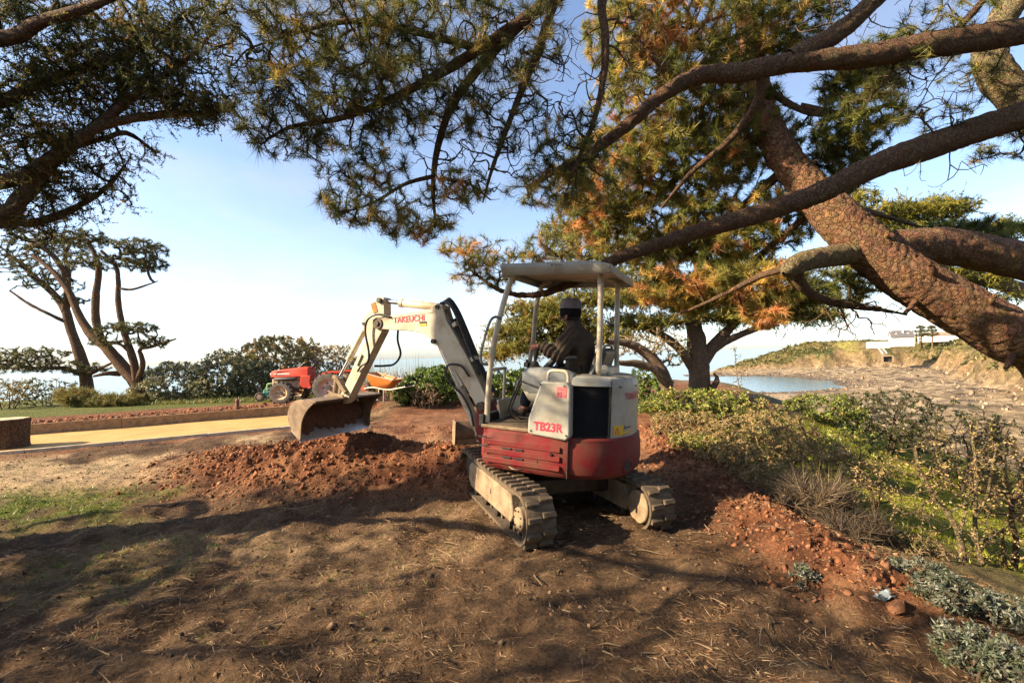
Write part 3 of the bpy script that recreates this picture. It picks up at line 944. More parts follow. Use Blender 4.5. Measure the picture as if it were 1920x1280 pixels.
for sy in (1, -1):
    yy = 0.36 if sy > 0 else -0.44
    b = MB(U)
    rings = []
    for x, zc, hh, ww in ((0.335, 1.33, 0.03, 0.04), (0.32, 1.33, 0.10, 0.085), (0.24, 1.32, 0.155, 0.105), (0.08, 1.315, 0.16, 0.11), (-0.12, 1.31, 0.15, 0.10), (-0.2, 1.31, 0.12, 0.09)):
        rings.append([(x, yy + ww * math.copysign(abs(math.cos(a)) ** 0.6, math.cos(a)), zc + hh * math.copysign(abs(math.sin(a)) ** 0.7, math.sin(a))) for a in np.linspace(0, 2 * math.pi, 24, endpoint=False)])
    b.loft(rings); co = b.build('control_console', greyp, ex)
    b = MB(U)
    rings = []
    for x, zc, hh, ww in ((0.32, 1.245, 0.03, 0.05), (0.26, 1.22, 0.09, 0.09), (0.12, 1.20, 0.11, 0.10), (-0.05, 1.20, 0.10, 0.09)):
        rings.append([(x, yy + ww * math.cos(a), zc + hh * math.sin(a)) for a in np.linspace(0, 2 * math.pi, 20, endpoint=False)])
    b.loft(rings); b.build('console_underside', beige, co)
    b = MB(U)
    b.lathe([(0.060, 0.0), (0.062, 0.015), (0.050, 0.02), (0.054, 0.035), (0.042, 0.04), (0.045, 0.055), (0.032, 0.06), (0.034, 0.075), (0.02, 0.08)], (0.22, yy, 1.45), 'Z', 20)
    b.build('lever_boot', blackp, co)
    b = MB(U); b.tube([(0.22, yy, 1.52), (0.215, yy, 1.58), (0.205, yy, 1.66)], [0.014, 0.022, 0.024], 12); b.build('joystick', blackp, co)
b = MB(U); b.box((0.305, 0.36, 1.49), (0.05, 0.07, 0.05)); b.cyl((0.32, 0.33, 1.50), (0.32, 0.33, 1.54), 0.014); b.build('control_switch', blackp, ex, bevel=0.008)
b = MB(U); b.prism([(0.12, 1.42), (0.20, 1.43), (0.05, 1.585), (-0.20, 1.60), (-0.20, 1.56), (0.02, 1.54)], 0.24, 0.32); b.build('armrest', blackp, ex, bevel=0.02)
b = MB(U); b.tube(bez([(0.33, 0.44, 1.33), (0.10, 0.475, 1.27), (-0.1, 0.47, 1.25)], 12), 0.012, 6); b.build('console_trim', blackp, ex)
b = MB(U); b.tube(bez([(0.34, 0.42, 1.36), (0.46, 0.40, 1.10), (0.47, 0.40, 1.02), (0.36, 0.38, 0.96), (0.18, 0.36, 0.95)], 20), 0.012, 8); b.build('lockout_lever', darkst, ex)
b = MB(U); b.tube(bez([(0.33, 0.38, 1.36), (0.44, 0.37, 1.10), (0.45, 0.37, 1.03), (0.36, 0.35, 0.98)], 16), 0.010, 8); b.build('lockout_rod', darkst, ex)

# ---- canopy
UC = U @ Matrix(((1, 0, 0.085, -0.055), (0, 1, 0, 0), (0, 0, 1, 0), (0, 0, 0, 1)))
pr = 0.028
b = MB(UC); b.tube(bez([(0.61, 0.565, 0.90), (0.59, 0.56, 1.15), (0.53, 0.54, 1.60), (0.42, 0.50, 2.05), (0.28, 0.455, 2.46)], 24), pr, 12); fp = b.build('canopy_post', cream, ex)
b = MB(UC); b.tube(bez([(0.555, 0.60, 1.48), (0.60, 0.645, 1.50), (0.60, 0.65, 1.60), (0.535, 0.625, 1.83), (0.49, 0.61, 1.93), (0.45, 0.58, 1.955), (0.43, 0.53, 1.94)], 30), 0.014, 8); b.build('post_handrail', greyp, fp)
b = MB(UC); b.tube(bez([(0.61, -0.53, 0.90), (0.60, -0.53, 1.3), (0.50, -0.52, 1.75), (0.44, -0.50, 2.12), (0.34, -0.46, 2.38), (0.20, -0.45, 2.44)], 24), pr, 12); b.build('canopy_post', cream, ex)
b = MB(UC); b.tube(bez([(-0.50, 0.15, 1.44), (-0.50, 0.30, 1.45), (-0.51, 0.395, 1.47), (-0.52, 0.42, 1.54), (-0.55, 0.42, 1.9), (-0.58, 0.42, 2.42)], 30), pr, 12); b.build('canopy_post', cream, ex)
b = MB(UC); b.tube(bez([(-0.52, -0.36, 1.42), (-0.53, -0.36, 1.7), (-0.57, -0.36, 2.30), (-0.56, -0.34, 2.39), (-0.48, -0.32, 2.43)], 30), pr, 12); b.build('canopy_post', cream, ex)
b = MB(UC); b.box((-0.50, -0.10, 1.455), (0.11, 0.44, 0.085)); b.cyl((-0.50, 0.17, 1.47), (-0.50, 0.09, 1.47), 0.05); b.build('post_mount', cream, ex, bevel=0.015)
b = MB(UC); b.tube(bez([(0.56, 0.52, 1.425), (0.56, 0.2, 1.43), (0.57, 0.17, 1.42), (0.58, 0.16, 1.38), (0.62, 0.16, 0.95)], 30), 0.017, 10); b.build('front_rail', cream, ex)
for yy in (0.44, -0.44):
    b = MB(UC); b.tube([(0.27, yy, 2.455), (-0.57, yy * 0.95, 2.43)], 0.022, 10); b.build('roof_rail', cream, ex)
b = MB(UC)
def rr_ring(x0, x1, y, rad, z, zf=0.0):
    pts = []
    for cx, cy, a0 in ((x1 - rad, y - rad, 0), (x0 + rad, y - rad, 90), (x0 + rad, -y + rad, 180), (x1 - rad, -y + rad, 270)):
        for k in range(6):
            a = R(a0 + 90 * k / 5); px_, py_ = cx + rad * math.cos(a), cy + rad * math.sin(a)
            zz = z
            if zf:
                # scalloped lower edge along the sides
                u = (px_ - x0) / (x1 - x0)
                zz = z - zf * (0.5 + 0.5 * math.cos(u * 2 * math.pi))
            pts.append((px_, py_, zz))
    return pts
rings = [rr_ring(-0.72, 0.39, 0.55, 0.03, 2.415, 0.05), rr_ring(-0.705, 0.405, 0.562, 0.03, 2.45), rr_ring(-0.58, 0.41, 0.545, 0.04, 2.485), rr_ring(-0.53, 0.38, 0.50, 0.05, 2.494), rr_ring(-0.3, 0.25, 0.3, 0.12, 2.496)]
b.loft(rings, caps=False)
n0 = len(b.v)
b.add([U @ Vector((0, 0, 0))], []) if False else None
tops = [p for p in rr_ring(-0.3, 0.25, 0.3, 0.12, 2.53)]
b.add(tops, [tuple(range(len(tops)))])
rf = b.build('canopy_roof', cream2, ex, angle=25)
sol = rf.modifiers.new('solid', 'SOLIDIFY'); sol.thickness = 0.012; sol.offset = -1
b = MB(UC); b.box((-0.15, 0, 2.44), (1.0, 1.0, 0.012)); b.build('roof_liner', cream2, rf)
b = MB(UC)
for xx in (-0.15, -0.19): b.cyl((xx, 0.555, 2.455), (xx, 0.572, 2.455), 0.007, 8)
b.box((-0.23, 0.567, 2.455), (0.04, 0.004, 0.004)); b.build('roof_bolts', blackp, rf, smooth=False)

def left_face_b(x, y, z, roll=0.0):
    return UB @ Matrix.Translation((x, y, z)) @ Matrix(((-1, 0, 0, 0), (0, 0, 1, 0), (0, 1, 0, 0), (0, 0, 0, 1))) @ Matrix.Rotation(roll, 4, 'Z')


# ---- boom, arm, bucket (plane Y=0 of the upper structure)
b = MB(UB); b.prism([(0.55, 0.55), (0.72, 0.55), (0.92, 0.66), (0.95, 0.80), (0.93, 1.02), (0.86, 1.10), (0.80, 1.08), (0.76, 0.95), (0.55, 0.90)], -0.13, 0.13)
br = b.build('boom_bracket', redp, ex, bevel=0.03, seg=3)
boom_top = bez([(0.80, 1.12), (1.00, 1.52), (1.22, 1.90), (1.36, 2.10), (1.47, 2.165), (1.60, 2.175), (2.00, 2.15), (2.33, 2.115)], 42)
boom_bot = bez([(0.92, 1.00), (1.12, 1.33), (1.37, 1.66), (1.50, 1.80), (1.62, 1.88), (1.80, 1.93), (2.05, 1.955), (2.33, 1.985)], 42)
boom_top = [Vector((p.x, p.y, 0)) if False else p for p in [Vector((*q, 0)) if False else q for q in boom_top]]
b = MB(UB)
n = len(boom_top)
for k in range(1): pass
rings = []
for i in range(n):
    tt, bb = boom_top[i], boom_bot[i]
    w = 0.085
    rings.append([(bb[0], -w, bb[1]), (bb[0], w, bb[1]), (tt[0], w, tt[1]), (tt[0], -w, tt[1])])
b.loft(rings)
boom = b.build('boom', cream, ex, bevel=0.008, angle=50)
b = MB(UB); b.box((1.93, 0.0872, 2.118), (0.9, 0.006, 0.012), Matrix.Rotation(R(3), 3, 'Y')); b.build('weld_seam', cream, boom)
b = MB(UB); b.cyl((2.30, -0.10, 2.05), (2.30, 0.10, 2.05), 0.07, 24); b.cyl((2.30, -0.115, 2.05), (2.30, 0.115, 2.05), 0.03, 14); b.build('boom_tip_pin', darkst, boom)
b = MB(UB); b.cyl((0.87, -0.14, 1.05), (0.87, 0.14, 1.05), 0.05, 20); b.build('boom_foot_pin', darkst, boom)
flat_text('TAKEUCHI', 0.10, 0.0018, left_face_b(1.83, 0.0895, 2.075, R(1)), redlet, 'maker_lettering', boom, 0.95)
b = MB(UB); b.box((1.63, 0.0885, 2.025), (0.10, 0.003, 0.028)); b.build('boom_sticker', blk, boom, smooth=False)
b = MB(UB); b.box((1.63, 0.0885, 1.998), (0.10, 0.003, 0.024)); b.build('boom_sticker', yel, boom, smooth=False)
for yy in (-0.075, 0.075):
    b = MB(UB); b.prism([(1.30, 2.02), (1.36, 2.22), (1.42, 2.24), (1.50, 2.20), (1.52, 2.15)], yy - 0.012, yy + 0.012); b.build('cylinder_lug', cream, boom, bevel=0.006)
# arm cylinder
def cylinder(name, p0, p1, frac, r, parent=ex, y=0.0, over=0.04):
    a = Vector((p0[0], y, p0[1])); c_ = Vector((p1[0], y, p1[1])); m = a.lerp(c_, frac)
    b = MB(UB); b.tube([a, a.lerp(m, 0.03), m.lerp(a, 0.02), m], [r * 0.8, r, r, r * 0.85], 16); b.cyl(m.lerp(a, 0.08), m, r * 1.12, 16)
    b.cyl((a.x, y - r * 1.3, a.z), (a.x, y + r * 1.3, a.z), r * 0.95, 16)
    o = b.build(name, cream, parent)
    b = MB(UB); b.cyl(m, c_, r * 0.55, 14); b.cyl((c_.x, y - r * 1.2, c_.z), (c_.x, y + r * 1.2, c_.z), r * 0.85, 16); b.build('piston_rod', chrome, o)
    b = MB(UB)
    for q in (a, c_): b.cyl((q.x, y - r * 2.2, q.z), (q.x, y + r * 2.2, q.z), r * 0.5, 12)
    b.build('pivot_pin', darkst, o)
    return o


cylinder('arm_cylinder', (1.42, 2.195), (2.27, 2.335), 0.70, 0.048)
cylinder('boom_cylinder', (0.93, 0.70), (1.48, 1.795), 0.52, 0.055)
b = MB(UB); b.prism([(1.46, 1.84), (1.50, 1.86), (1.16, 1.26), (1.12, 1.28)], -0.055, 0.055); b.build('rod_guard', cream, ex, bevel=0.005)
# arm
b = MB(UB)
armL = [(2.23, 2.36), (2.31, 2.36), (2.36, 2.20), (2.43, 2.02), (2.95, 1.17), (2.935, 1.08), (2.88, 1.05), (2.82, 1.08), (2.24, 1.96), (2.20, 2.10), (2.19, 2.25)]
armL = [(2.21, 2.37), (2.30, 2.385), (2.42, 2.25), (2.545, 2.11), (2.56, 2.02), (2.50, 1.88), (2.95, 1.15), (2.94, 1.07), (2.885, 1.045), (2.83, 1.075), (2.25, 1.95), (2.21, 2.10)]
b.prism(armL, -0.07, 0.07)
arm = b.build('dipper_arm', cream, ex, bevel=0.008)
b = MB(UB)
for q in ((2.27, 2.335), (2.30, 2.05), (2.885, 1.10)): b.cyl((q[0], -0.10, q[1]), (q[0], 0.10, q[1]), 0.035, 16)
b.build('arm_pins', darkst, arm)
b = MB(UB); b.box((2.36, 0.074, 2.25), (0.07, 0.004, 0.13), Matrix.Rotation(R(20), 3, 'Y')); b.build('rust_patch', mat('rust', (0.33, 0.13, 0.03), 0.9, dirt=(0.45, 0.25, 0.08), scale=20), arm)
b = MB(UB); b.box((2.62, 0.075, 1.61), (0.05, 0.03, 0.16), Matrix.Rotation(R(-31), 3, 'Y')); b.build('hose_clamp', cream, arm, bevel=0.006)
cylinder('bucket_cylinder', (2.535, 2.06), (3.02, 1.375), 0.66, 0.04)
for yy in (-0.085, 0.085):
    b = MB(UB); b.tube(bez([(3.03, yy, 1.40), (2.97, yy, 1.36), (2.88, yy, 1.25), (2.83, yy, 1.19)], 12), 0.034, 8); b.build('rocker_link', dusty, ex)
    b = MB(UB); b.tube([(3.02, yy * 0.6, 1.37), (3.06, yy * 0.6, 1.12)], 0.028, 8); b.build('bucket_link', dusty, ex)
# hoses
for i, yy in enumerate((-0.03, 0.0, 0.035, 0.06)):
    b = MB(UB); b.tube(bez([(1.40, yy, 2.24), (1.33, yy, 2.30 - 0.02 * i), (1.22, yy * 1.4, 2.16), (1.10, yy * 1.5, 1.90), (0.98, yy * 1.5, 1.62), (0.86, yy, 1.38), (0.76, yy, 1.2)], 30), 0.014, 8); b.build('hydraulic_hose', hosem, boom)
for yy in (0.03, -0.03):
    b = MB(UB); b.tube([(1.27, yy, 2.05), (0.98, yy, 1.57), (0.90, yy, 1.40)], 0.022, 8); b.build('hydraulic_pipe', darkst, boom)
for (x, z) in ((1.21, 1.98), (0.98, 1.58)):
    b = MB(UB); b.box((x, 0, z), (0.05, 0.16, 0.06), Matrix.Rotation(R(-58), 3, 'Y')); b.build('pipe_clamp', cream, boom, bevel=0.005)
b = MB(UB); b.tube(bez([(2.10, 0.10, 2.12), (2.28, 0.12, 2.16), (2.42, 0.13, 2.10), (2.46, 0.13, 1.95), (2.42, 0.12, 1.70), (2.45, 0.11, 1.58), (2.56, 0.10, 1.53), (2.63, 0.09, 1.46)], 36), 0.014, 8); b.build('hydraulic_hose', hosem, arm)
b = MB(UB); b.tube(bez([(2.12, -0.10, 2.05), (2.16, -0.12, 1.85), (2.12, -0.12, 1.66), (2.22, -0.12, 1.54), (2.36, -0.1, 1.52), (2.50, -0.08, 1.52)], 36), 0.014, 8); b.build('hydraulic_hose', hosem, arm)
b = MB(UB); b.tube(bez([(1.02, 0.10, 1.38), (1.10, 0.12, 1.50), (1.26, 0.13, 1.52), (1.31, 0.12, 1.42), (1.25, 0.11, 1.30), (1.12, 0.10, 1.18), (1.02, 0.09, 1.0), (0.98, 0.09, 0.82)], 36), 0.013, 8); b.build('hydraulic_hose', hosem, boom)
# bucket
prof_b = bez([(2.83, 1.105), (2.94, 1.135), (3.08, 1.145), (3.19, 1.10), (3.255, 1.00), (3.25, 0.88), (3.19, 0.77)], 30)
inner = []
b = MB(UB)
W = 0.60
rings = []
pb = [(p[0], p[1]) for p in prof_b]
th = 0.012
inn = []
for i, p in enumerate(pb):
    a = Vector(pb[max(i - 1, 0)]); c_ = Vector(pb[min(i + 1, len(pb) - 1)]); d = (c_ - a).normalized(); inn.append((p[0] - d.y * -th * -1, p[1] + d.x * -th * 1))
cx_, cz_ = 3.05, 0.92
inn = [(p[0] + (cx_ - p[0]) * 0.06, p[1] + (cz_ - p[1]) * 0.06) for p in pb]
b.loft([[(p[0], y, p[1]) for p in pb] for y in (-W, W)], closed=False, caps=False)
b.loft([[(p[0], y, p[1]) for p in inn] for y in (W - 0.01, -W + 0.01)], closed=False, caps=False)
for y in (-W, W): pass
bucket = b.build('bucket', steelb, ex, angle=60)
for sd in (-1, 1):
    b = MB(UB)
    front = bez([(3.05, 0.655), (3.045, 0.78), (3.02, 0.90), (2.94, 1.02), (2.83, 1.105)], 16)
    poly = pb + [(3.075, 0.65)] + [(p[0], p[1]) for p in front[1:-1]]
    b.prism(poly, sd * W, sd * (W + 0.018)); b.build('bucket_side', steelb, bucket, bevel=0.003)
b = MB(UB); b.prism([(3.205, 0.795), (3.185, 0.78), (3.055, 0.642), (3.062, 0.636), (3.21, 0.77)], -W - 0.012, W + 0.012); b.build('cutting_edge', polish, bucket, bevel=0.002)
b = MB(UB); b.box((2.90, 0, 1.128), (0.16, 1.19, 0.022), Matrix.Rotation(R(-8), 3, 'Y')); b.build('top_lip', steelb, bucket, bevel=0.005)
for yy in (-0.11, 0.11):
    b = MB(UB); b.prism([(2.80, 1.06), (2.86, 1.165), (2.92, 1.17), (3.06, 1.20), (3.13, 1.16), (3.16, 1.10), (3.0, 1.12)], yy - 0.014, yy + 0.014); b.build('bucket_ear', dusty, bucket, bevel=0.006)
dirtm = mat('clinging_soil', (0.10, 0.05, 0.03), 0.95, dirt=(0.05, 0.027, 0.017), scale=12, bump=0.6, bscale=30, spec=0.1)
b = MB(UB)
ys = np.linspace(-W + 0.02, W - 0.02, 46)
rings = []
for y in ys:
    k = 0.735 + 0.035 * math.sin(y * 9) + 0.03 * math.sin(y * 23 + 1) + 0.02 * math.sin(y * 51)
    if -0.02 < y < 0.1: k -= 0.05
    rings.append([(3.22, y, 1.04), (3.16, y, 0.97), (3.135, y, 0.85), (3.13 + (k - 0.72) * 0.5, y, k), (3.19, y, k)])
b.loft(rings, closed=False, caps=False); b.build('soil_in_bucket', dirtm, bucket)
# ---------------------------------------------------------------- operator
def up(x, y, z):
    return EXM @ (U @ Vector((x, y, z)))


PX = 0.06      # seat shift
jac = mat('dark_brown_jacket', (0.055, 0.040, 0.028), 0.85, dirt=(0.085, 0.062, 0.042), scale=9, bump=0.5, bscale=22, spec=0.15)
trou = mat('dark_work_trousers', (0.02, 0.022, 0.03), 0.9, dirt=(0.04, 0.035, 0.03), scale=8, bump=0.3, bscale=25, spec=0.1)
skinm = mat('weathered_skin', (0.36, 0.16, 0.11), 0.6, dirt=(0.28, 0.11, 0.08), scale=12, spec=0.3)
capg = mat('grey_knit', (0.20, 0.185, 0.20), 0.95, dirt=(0.15, 0.14, 0.15), scale=20, bump=0.8, bscale=120, spec=0.1)
capb = mat('black_knit', (0.012, 0.011, 0.012), 0.95, bump=0.8, bscale=120, spec=0.1)
bootm = mat('dusty_boot_leather', (0.05, 0.035, 0.025), 0.8, dirt=(0.14, 0.09, 0.05), scale=14)

hip = (-0.12, -0.05, 1.35); sp1 = (-0.13, -0.05, 1.52); chest = (-0.09, -0.05, 1.72); nk = (-0.05, -0.04, 1.90); hd = (-0.01, -0.03, 2.02); ht = (-0.01, -0.03, 2.10)
shl = (-0.08, 0.155, 1.825); ell = (-0.01, 0.275, 1.60); wrl = (0.19, 0.345, 1.675)
shr = (-0.08, -0.25, 1.825); elr = (-0.03, -0.36, 1.58); wrr = (0.18, -0.43, 1.67)
hpl = (-0.08, 0.06, 1.35); knl = (0.33, 0.10, 1.37); anl = (0.42, 0.12, 1.00); tol = (0.55, 0.13, 0.96)
hpr = (-0.08, -0.16, 1.35); knr = (0.33, -0.22, 1.37); anr = (0.42, -0.23, 1.00); tor = (0.55, -0.24, 0.96)
body_nodes = [(hip, 0.09), (sp1, 0.085), (chest, 0.09), (nk, 0.058), (hd, (0.078, 0.095)), (ht, (0.07, 0.085)),
              (shl, 0.06), (ell, 0.045), (wrl, 0.028), (shr, 0.06), (elr, 0.045), (wrr, 0.028),
              (hpl, 0.085), (knl, 0.06), (anl, 0.04), (tol, 0.038), (hpr, 0.085), (knr, 0.06), (anr, 0.04), (tor, 0.038)]
edges = [(0, 1), (1, 2), (2, 3), (3, 4), (4, 5), (2, 6), (6, 7), (7, 8), (2, 9), (9, 10), (10, 11), (0, 12), (12, 13), (13, 14), (14, 15), (0, 16), (16, 17), (17, 18), (18, 19)]
# fingers and thumb wrapped round each joystick
for (wi, w, jy) in ((8, wrl, 0.36), (11, wrr, -0.44)):
    palm = (w[0] + 0.045, w[1] + 0.006, w[2] - 0.008)
    pi_ = len(body_nodes); body_nodes.append((palm, (0.022, 0.036))); edges.append((wi, pi_))
    for k in range(4):
        z = w[2] + 0.022 - 0.019 * k; ln = (0.9, 1.0, 0.95, 0.78)[k]
        a = (w[0] + 0.075, w[1] + 0.022, z); b_ = (w[0] + 0.075 + 0.022 * ln, w[1] + 0.004, z - 0.004); c_ = (w[0] + 0.07 + 0.014 * ln, w[1] - 0.022 * ln, z - 0.006)
        i0 = len(body_nodes)
        body_nodes += [(a, 0.0095), (b_, 0.0090), (c_, 0.0080)]; edges += [(pi_, i0), (i0, i0 + 1), (i0 + 1, i0 + 2)]
    i0 = len(body_nodes)
    body_nodes += [((w[0] + 0.05, w[1] - 0.024, w[2] + 0.016), 0.0105), ((w[0] + 0.08, w[1] - 0.022, w[2] + 0.030), 0.0095)]; edges += [(pi_, i0), (i0, i0 + 1)]
UM = EXM @ U
me = skin_mesh(body_nodes, edges, 2, 0)
# face: nose, eyes, ears
pb_ = up(*hip)
person = link('person', me, skinm)
mo = bpy.data.meshes
def to_person(me):
    me.transform(Matrix.Translation(-pb_) @ UM)
to_person(me)
person.location = pb_
tag(person, 'operator in dark jacket and knitted cap seated at the excavator levers, seen from behind', 'person')
def pchild(name, me, m):
    me.materials.clear(); me.materials.append(m); return link(name, me, None, person)
def mbchild(b, name, m):
    o = b.build(name, m, person); o.data.transform(Matrix.Translation(-pb_)); return o
# jacket: torso, collar and sleeves
def remesh(b, vox, smooth_it=6):
    o = b.build('jacket_base', jac, None, smooth=False)
    m = o.modifiers.new('r', 'REMESH'); m.mode = 'VOXEL'; m.voxel_size = vox
    k = o.modifiers.new('s', 'SMOOTH'); k.factor = 0.5; k.iterations = smooth_it
    bpy.context.view_layer.update(); dg = bpy.context.evaluated_depsgraph_get()
    me = bpy.data.meshes.new_from_object(o.evaluated_get(dg)); bpy.data.objects.remove(o)
    me.polygons.foreach_set('use_smooth', [True] * len(me.polygons))
    return me


def ering(cx, cy, z, rx, ry, p=0.85):
    return [(cx + rx * math.copysign(abs(math.cos(a)) ** p, math.cos(a)), cy + ry * math.copysign(abs(math.sin(a)) ** p, math.sin(a)), z) for a in np.linspace(0, 2 * math.pi, 28, endpoint=False)]


b = MB()
b.loft([ering(-0.12, -0.05, 1.33, 0.15, 0.20), ering(-0.13, -0.05, 1.42, 0.165, 0.215), ering(-0.135, -0.05, 1.54, 0.155, 0.21), ering(-0.12, -0.05, 1.68, 0.16, 0.235), ering(-0.10, -0.05, 1.79, 0.145, 0.24), ering(-0.085, -0.05, 1.85, 0.115, 0.19), ering(-0.07, -0.045, 1.895, 0.09, 0.11), ering(-0.055, -0.04, 1.945, 0.082, 0.088), ering(-0.05, -0.04, 1.965, 0.078, 0.082)])
b.tube(bez([(-0.09, 0.08, 1.80), (-0.08, 0.165, 1.79), (-0.05, 0.235, 1.70), (-0.01, 0.275, 1.605), (0.08, 0.31, 1.63), (0.16, 0.335, 1.665), (0.205, 0.348, 1.678)], 30), list(np.interp(np.linspace(0, 1, 31), [0, .3, .55, .8, 1], [0.09, 0.092, 0.078, 0.060, 0.046])), 16)
b.tube(bez([(-0.09, -0.18, 1.80), (-0.08, -0.265, 1.79), (-0.06, -0.325, 1.70), (-0.03, -0.36, 1.585), (0.07, -0.395, 1.63), (0.16, -0.425, 1.665), (0.205, -0.433, 1.676)], 30), list(np.interp(np.linspace(0, 1, 31), [0, .3, .55, .8, 1], [0.09, 0.092, 0.078, 0.060, 0.046])), 16)
jm = remesh(b, 0.011)
co_ = np.empty(len(jm.vertices) * 3); jm.vertices.foreach_get('co', co_); co_ = co_.reshape(-1, 3)
nr = np.array([v.normal[:] for v in jm.vertices])
# sleeve and back folds
u_ = np.where(co_[:, 1] > 0.13, co_[:, 0] * 1.0 + co_[:, 2] * 0.6, co_[:, 2] * 0.9 + co_[:, 0] * 0.5)
fold = 0.007 * np.sin(u_ * 115 + 3 * vnoise(co_[:, 0] * 14, co_[:, 1] * 14, co_[:, 2] * 14, 5)) * np.clip((co_[:, 1] - 0.16) / 0.1, 0, 1) + 0.024 * (vnoise(co_[:, 0] * 11, co_[:, 1] * 11, co_[:, 2] * 8, 9) - 0.5) * 2
co_ = co_ + nr * fold[:, None]
jm.vertices.foreach_set('co', co_.ravel())
to_person(jm); pchild('jacket', jm, jac)
tn = [((hip[0], hip[1], 1.36), 0.155), (hpl, 0.10), ((0.14, 0.08, 1.39), 0.095), (knl, 0.078), ((0.39, 0.11, 1.18), 0.065), ((0.42, 0.12, 1.02), 0.06), (hpr, 0.10), ((0.14, -0.19, 1.39), 0.095), (knr, 0.078), ((0.39, -0.225, 1.18), 0.065), ((0.42, -0.23, 1.02), 0.06)]
tm = skin_mesh(tn, [(0, 1), (1, 2), (2, 3), (3, 4), (4, 5), (0, 6), (6, 7), (7, 8), (8, 9), (9, 10)], 2, 0)
to_person(tm); pchild('trousers', tm, trou)
for a, t_2 in ((anl, tol), (anr, tor)):
    bm_ = skin_mesh([((a[0], a[1], a[2] + 0.03), 0.06), ((a[0] + 0.01, a[1], a[2] - 0.045), 0.055), ((t_2[0] - 0.03, t_2[1], t_2[2] - 0.005), 0.05), (t_2, 0.042)], [(0, 1), (1, 2), (2, 3)], 2, 0)
    to_person(bm_); pchild('boot', bm_, bootm)
# cap: black folded band under a grey crown, and the hair below it
def headring(z, r, sx=1.1, dx=0.0):
    return [tuple(UM @ Vector((-0.012 + dx + r * sx * math.cos(a), -0.03 + r * math.sin(a) * 0.93, z))) for a in np.linspace(0, 2 * math.pi, 28, endpoint=False)]
b = MB(); b.loft([headring(1.995, 0.093), headring(2.02, 0.102), headring(2.06, 0.105), headring(2.085, 0.104), headring(2.088, 0.098)]); mbchild(b, 'cap_band', capb)
b = MB(); b.loft([headring(2.07, 0.097), headring(2.10, 0.106), headring(2.135, 0.105), headring(2.165, 0.097), headring(2.187, 0.078), headring(2.197, 0.05), headring(2.20, 0.02)]); mbchild(b, 'cap_crown', capg)
b = MB(); b.loft([headring(1.955, 0.074, 1.0, -0.012), headring(1.98, 0.086, 1.08, -0.006), headring(2.01, 0.09)]); mbchild(b, 'hair', mat('dark_hair', (0.015, 0.01, 0.008), 0.8))
b = MB(UM)
b.tube([(0.085, -0.03, 2.01), (0.115, -0.03, 1.985), (0.10, -0.03, 1.975)], [0.008, 0.014, 0.012], 8)
b.tube([(0.0, 0.062, 2.01), (0.005, 0.072, 1.985), (0.012, 0.066, 1.96)], [0.012, 0.016, 0.009], 8)
b.tube([(0.0, -0.122, 2.01), (0.005, -0.132, 1.985), (0.012, -0.126, 1.96)], [0.012, 0.016, 0.009], 8)
b.tube([(0.088, -0.055, 1.945), (0.098, -0.03, 1.945), (0.088, -0.005, 1.945)], [0.006, 0.008, 0.006], 6)
mbchild(b, 'face_features', skinm)
b = MB(UM)
for yy in (-0.06, 0.0): b.lathe([(0.003, -0.008), (0.010, 0.0), (0.003, 0.008)], (0.082, yy, 2.005), 'X', 10)
mbchild(b, 'eyes', blackp)
# waist cord
b = MB(UM); b.tube(bez([(-0.13, 0.15, 1.44), (-0.05, 0.17, 1.45), (0.02, 0.14, 1.46), (0.06, 0.16, 1.43), (0.03, 0.175, 1.39)], 20), 0.016, 6); mbchild(b, 'jacket_hem', mat('brown_knit', (0.06, 0.042, 0.03), 0.95, bump=0.6))
# ---------------------------------------------------------------- tractor
tr_red = mat('tractor_red', (0.42, 0.03, 0.012), 0.62, spec=0.25, dirt=(0.30, 0.05, 0.025), dirt_amt=0.4, scale=6, wear=(0.42, 0.2, 0.14), wear_amt=0.15)
tr_blk = mat('tractor_black', (0.02, 0.018, 0.018), 0.6, dirt=(0.08, 0.06, 0.045), scale=8)
tyrem = mat('tractor_tyre', (0.035, 0.034, 0.033), 0.85, dirt=(0.12, 0.09, 0.065), dirt_amt=0.5, scale=8, bump=0.2)
rimm = mat('cream_wheel_rim', (0.52, 0.36, 0.22), 0.6, dirt=(0.34, 0.19, 0.11), scale=9)
rimr = mat('pinkish_rear_rim', (0.48, 0.32, 0.26), 0.65, dirt=(0.36, 0.22, 0.17), scale=9)
beigeT = mat('beige_engine_block', (0.40, 0.30, 0.19), 0.7, dirt=(0.2, 0.13, 0.08), scale=9)
whitep = mat('white_print', (0.62, 0.56, 0.50), 0.6)
TP = at(540, 755, 14.7)
tz = ground_z(TP.x, 14.7)
tz = TP.z
tractor = empty('compact_tractor', (TP.x + 0.62, 14.95, TP.z), Matrix.Rotation(R(176), 3, 'Z'))   # local X forward
tractor.scale = (1.12, 1.06, 0.97)
tag(tractor, 'small red compact tractor without cab parked in front of the bushes', 'tractor')
def tb(): return MB()
def tbuild(b, name, m, par=tractor, **k): return b.build(name, m, par, **k)
